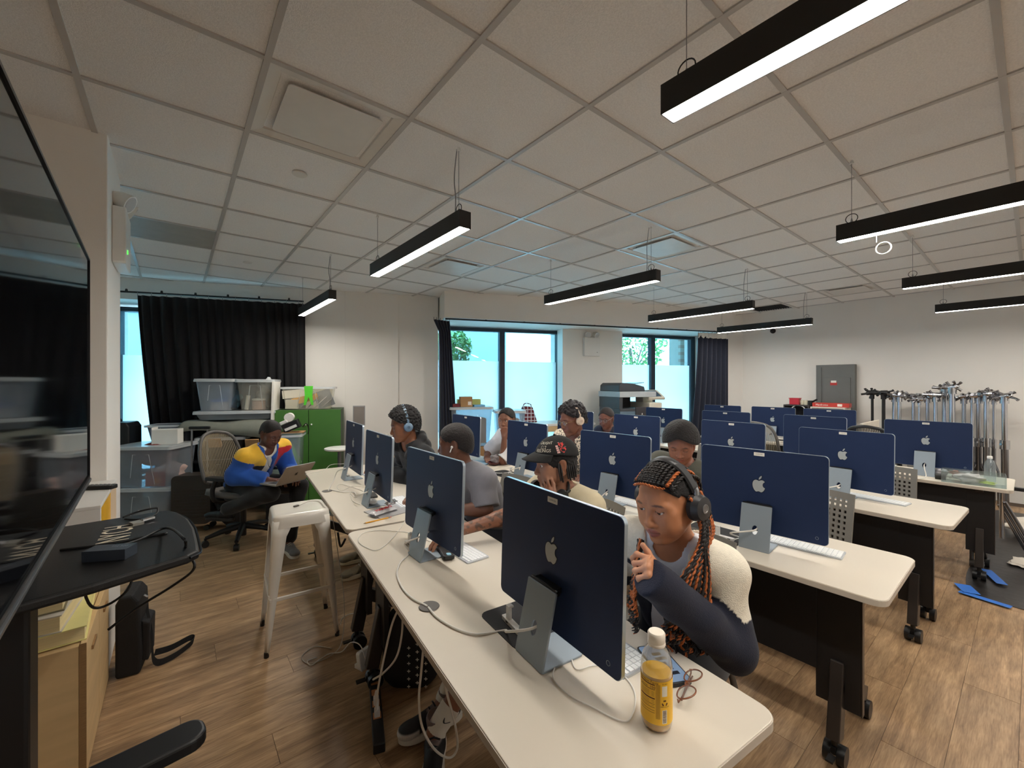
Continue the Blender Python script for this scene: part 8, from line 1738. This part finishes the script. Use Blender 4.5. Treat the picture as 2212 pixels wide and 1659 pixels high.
pk5 = MB().prism(rrect(0.105, 0.12, 0.012, 3), -0.018, 0.006, Mp_).build('chest_pocket', my_, lapm['t'], bevel=0.003); MB().prism([(-0.056, 0.02), (0.0, 0.014), (0.056, 0.02), (0.054, 0.066), (-0.054, 0.066)], 0.006, 0.011, Mp_).build('pocket_flap', my_, pk5, bevel=0.002); MB().ball(Mp_ @ Vector((0.0, 0.03, 0.012)), 0.006, 8).build('button', m_black, pk5)
nb5 = lapm['nb'] + lapm['fwd'] * 0.115; ch = [tuple(nb5 + lapm['side'] * x - lapm['ax'] * z + lapm['fwd'] * f) for x, z, f in ((-0.05, -0.02, -0.02), (-0.03, 0.06, 0.012), (0.0, 0.105, 0.022), (0.03, 0.06, 0.012), (0.05, -0.02, -0.02))]; nk_ = MB().tube(spline(ch, 6), 0.0018, 5).build('necklace', m_steel, lapm['t']); MB().ball(ch[2], 0.006, 8).build('pendant', m_black, nk_)
lt_ = thing('laptop', 'silver laptop on the lap of the man in the colourful jacket', 'laptop', (0.765, 4.285, 0.628), -62); m_alu = mat('laptop_alu', (186, 184, 180), 0.35, metal=0.7)
MB().prism(rrect(0.215, 0.305, 0.012, 4), 0, 0.015).build('base', m_alu, lt_, bevel=0.002); MB().prism(rrect(0.105, 0.27, 0.004, 3, (0.035, 0)), 0.015, 0.0162).build('keyboard_deck', m_kblack, lt_); MB().prism(rrect(0.065, 0.1, 0.004, 3, (-0.065, 0)), 0.015, 0.0156).build('trackpad', mat('trackpad', (170, 168, 165), 0.4, metal=0.5), lt_)
Ml = Matrix.Translation((0.107, 0, 0.013)) @ Matrix.Rotation(math.radians(38), 4, 'Y'); ld = MB().prism(rrect(0.305, 0.21, 0.012, 4, (0, 0.105)), 0, 0.006, Ml @ frame((0, 0, 0), (0, 1, 0), (0, 0, 1))).build('lid', m_alu, lt_, bevel=0.001)
MB().prism(rrect(0.29, 0.19, 0.004, 3, (0, 0.105)), -0.001, 0.0, Ml @ frame((0, 0, 0), (0, 1, 0), (0, 0, 1))).build('screen', m_scr, lt_); lgo = MB(); lgo.prism(scale_poly(smooth_poly(AP), 0.03), 0.006, 0.0066, Ml @ frame((0, 0, 0.1), (0, 1, 0), (0, 0, 1))); lgo.prism(scale_poly(smooth_poly(LF), 0.03), 0.006, 0.0066, Ml @ frame((0, 0, 0.1), (0, 1, 0), (0, 0, 1))); lgo = lgo.build('logo', m_black, lt_); lgo['kind'] = 'stuff'
# ================================================================== boy in white resting on his fist
person('boy in a white t-shirt resting his chin on his fist', (2.95, 3.36), 180, (2.60, 3.32, 1.165), (-0.88, -0.42, -0.12), skin=(108, 68, 50), h=0.005, hs=(0.97, 0.97, 0.97), lidp=(-0.0045, -0.0075), shw=0.15, build=0.92,
    arms={1: dict(wrist=(2.505, 3.235, 1.0), elbow=(2.475, 3.225, 0.765), f=(0.05, 0.15, 0.9), n=(-0.8, -0.5, 0.2), curl=(1.5, 1.5, 0.6)), -1: dict(wrist=(2.42, 3.42, 0.785), elbow=(2.56, 3.58, 0.80), f=(-0.3, -0.9, -0.1))},
    garments=[dict(name='t_shirt', e=0.018, upper=0.95, col=(216, 212, 210), neck_r=0.070, loose=0.024, hem=0.5), dict(name='trousers', torso=False, upper=0, legs=1.9, e=0.014, col=(50, 52, 60))], shoes=dict(col=(80, 80, 84)), hair=hair_cap(0.010, 0.001, 300, (18, 15, 15), (0.004, 0.86), 0.0048))
# ================================================================== woman with cream headphones
def dots():
    m = bpy.data.materials.new('dotted_blouse'); m.use_nodes = True; nt = m.node_tree; b = nt.nodes['Principled BSDF']; L = nt.links.new; tc = nt.nodes.new('ShaderNodeTexCoord'); v = nt.nodes.new('ShaderNodeTexVoronoi'); v.inputs['Scale'].default_value = 70; L(tc.outputs['Object'], v.inputs['Vector'])
    r = nt.nodes.new('ShaderNodeValToRGB'); e = r.color_ramp.elements; e[0].position = 0.36; e[0].color = rgb(28, 24, 24); e[1].position = 0.42; e[1].color = rgb(226, 208, 184); L(v.outputs['Distance'], r.inputs[0]); L(r.outputs[0], b.inputs['Base Color']); b.inputs['Roughness'].default_value = 0.8; return m
wom = person('woman with glasses and cream headphones in a dotted blouse', (2.95, 2.42), 180, (2.555, 2.385, 1.228), (-0.96, 0.20, -0.28), skin=(106, 66, 52), h=0.0045, hs=(1.02, 1.06, 1.02), lidp=(-0.003, -0.0075), face=dict(jaw=1.1, cheek=1.12), shw=0.165, build=1.12,
    garments=[dict(name='blouse', e=0.020, upper=0.98, m=dots(), neck_r=0.084, vneck=0.10, hem=0.5, loose=0.022), dict(name='trousers', torso=False, upper=0, legs=1.9, e=0.014, col=(36, 36, 42))], shoes=dict(col=(50, 46, 46)), hair=hair_cap(0.019, 0.008, 105, (36, 31, 34), (0.014, 0.82), 0.0042, 0.022))
headphones('cream headphones worn by the woman in the dotted blouse', wom, (226, 204, 184), (206, 180, 162), 0.024, 0.036, 0.142, -0.016, None, -0.004, 0.024)
def glasses(label, c, m, r=0.021):
    W_ = Matrix.LocRotScale(c['t'].location, c['t'].rotation_euler, None); t = thing('eyeglasses', label, 'glasses'); t.matrix_world = W_ @ c['HW']
    for s_ in (1, -1):
        P = [(0.104 - 0.10 * abs(r * math.cos(q) + 0.0) * (1 if math.cos(q) > 0 else -0.2), s_ * (0.032 + r * math.cos(q)), 0.001 + 0.019 * math.sin(q)) for q in np.linspace(0, 6.283, 25)]
        MB().tube(P, 0.0013, 6).build('rim', m, t, smooth=180); MB().add(P[:-1], [tuple(range(24))]).build('lens', m_lens, t); MB().tube([(0.100, s_ * 0.053, 0.006), (0.06, s_ * 0.073, 0.006), (-0.01, s_ * 0.082, 0.004)], 0.0014, 6).build('temple', m, t)
    MB().tube([(0.104, -0.011, 0.004), (0.108, 0, 0.006), (0.104, 0.011, 0.004)], 0.0013, 6).build('bridge', m, t)
glasses('thin gold glasses worn by the woman with cream headphones', wom, mat('gold_wire', (190, 160, 110), 0.25, metal=1.0))
# ================================================================== cornrowed woman and the boy in olive
crn = person('woman with cornrows and glasses half hidden behind a computer', (4.28, 3.14), 180, (3.93, 3.13, 1.128), (-0.92, -0.22, -0.34), skin=(98, 60, 48), h=0.005, lidp=(-0.004, -0.0075), shw=0.155,
    garments=[dict(name='sweatshirt', e=0.020, upper=1.0, fore=0.95, col=(30, 34, 52), neck_r=0.074, hem=0.5), dict(name='trousers', torso=False, upper=0, legs=1.9, e=0.014, col=(40, 40, 46))], shoes=dict(col=(50, 46, 46)), hair=hair_cap(0.009, 0.0006, 200, (40, 31, 30), (0.010, 0.84), 0.004, 0.0, (9.0, 0.006)))
glasses('thin silver glasses worn by the cornrowed woman', crn, m_steel)
person('boy in an olive t-shirt looking down at the second desk row', (3.00, 1.60), 182, (2.66, 1.49, 1.118), (-0.86, -0.36, -0.46), skin=(124, 78, 58), h=0.0042, hs=(1.0, 1.05, 1.0), lidp=(-0.0072, -0.0075), face=dict(jaw=1.08, cheek=1.12, lips=1.05), shw=0.17, build=1.1,
    arms={1: dict(wrist=(2.60, 1.30, 0.80)), -1: dict(wrist=(2.60, 1.75, 0.80))},
    garments=[dict(name='t_shirt', e=0.018, upper=0.95, col=(86, 84, 72), neck_r=0.072, amp=0.0035, loose=0.022, hem=0.5), dict(name='trousers', torso=False, upper=0, legs=1.9, e=0.014, col=(40, 42, 50))], shoes=dict(col=(50, 46, 46)), hair=hair_cap(0.027, 0.0016, 420, (24, 19, 18), (0.004, 0.84), 0.0038, 0.026, side=0.55))
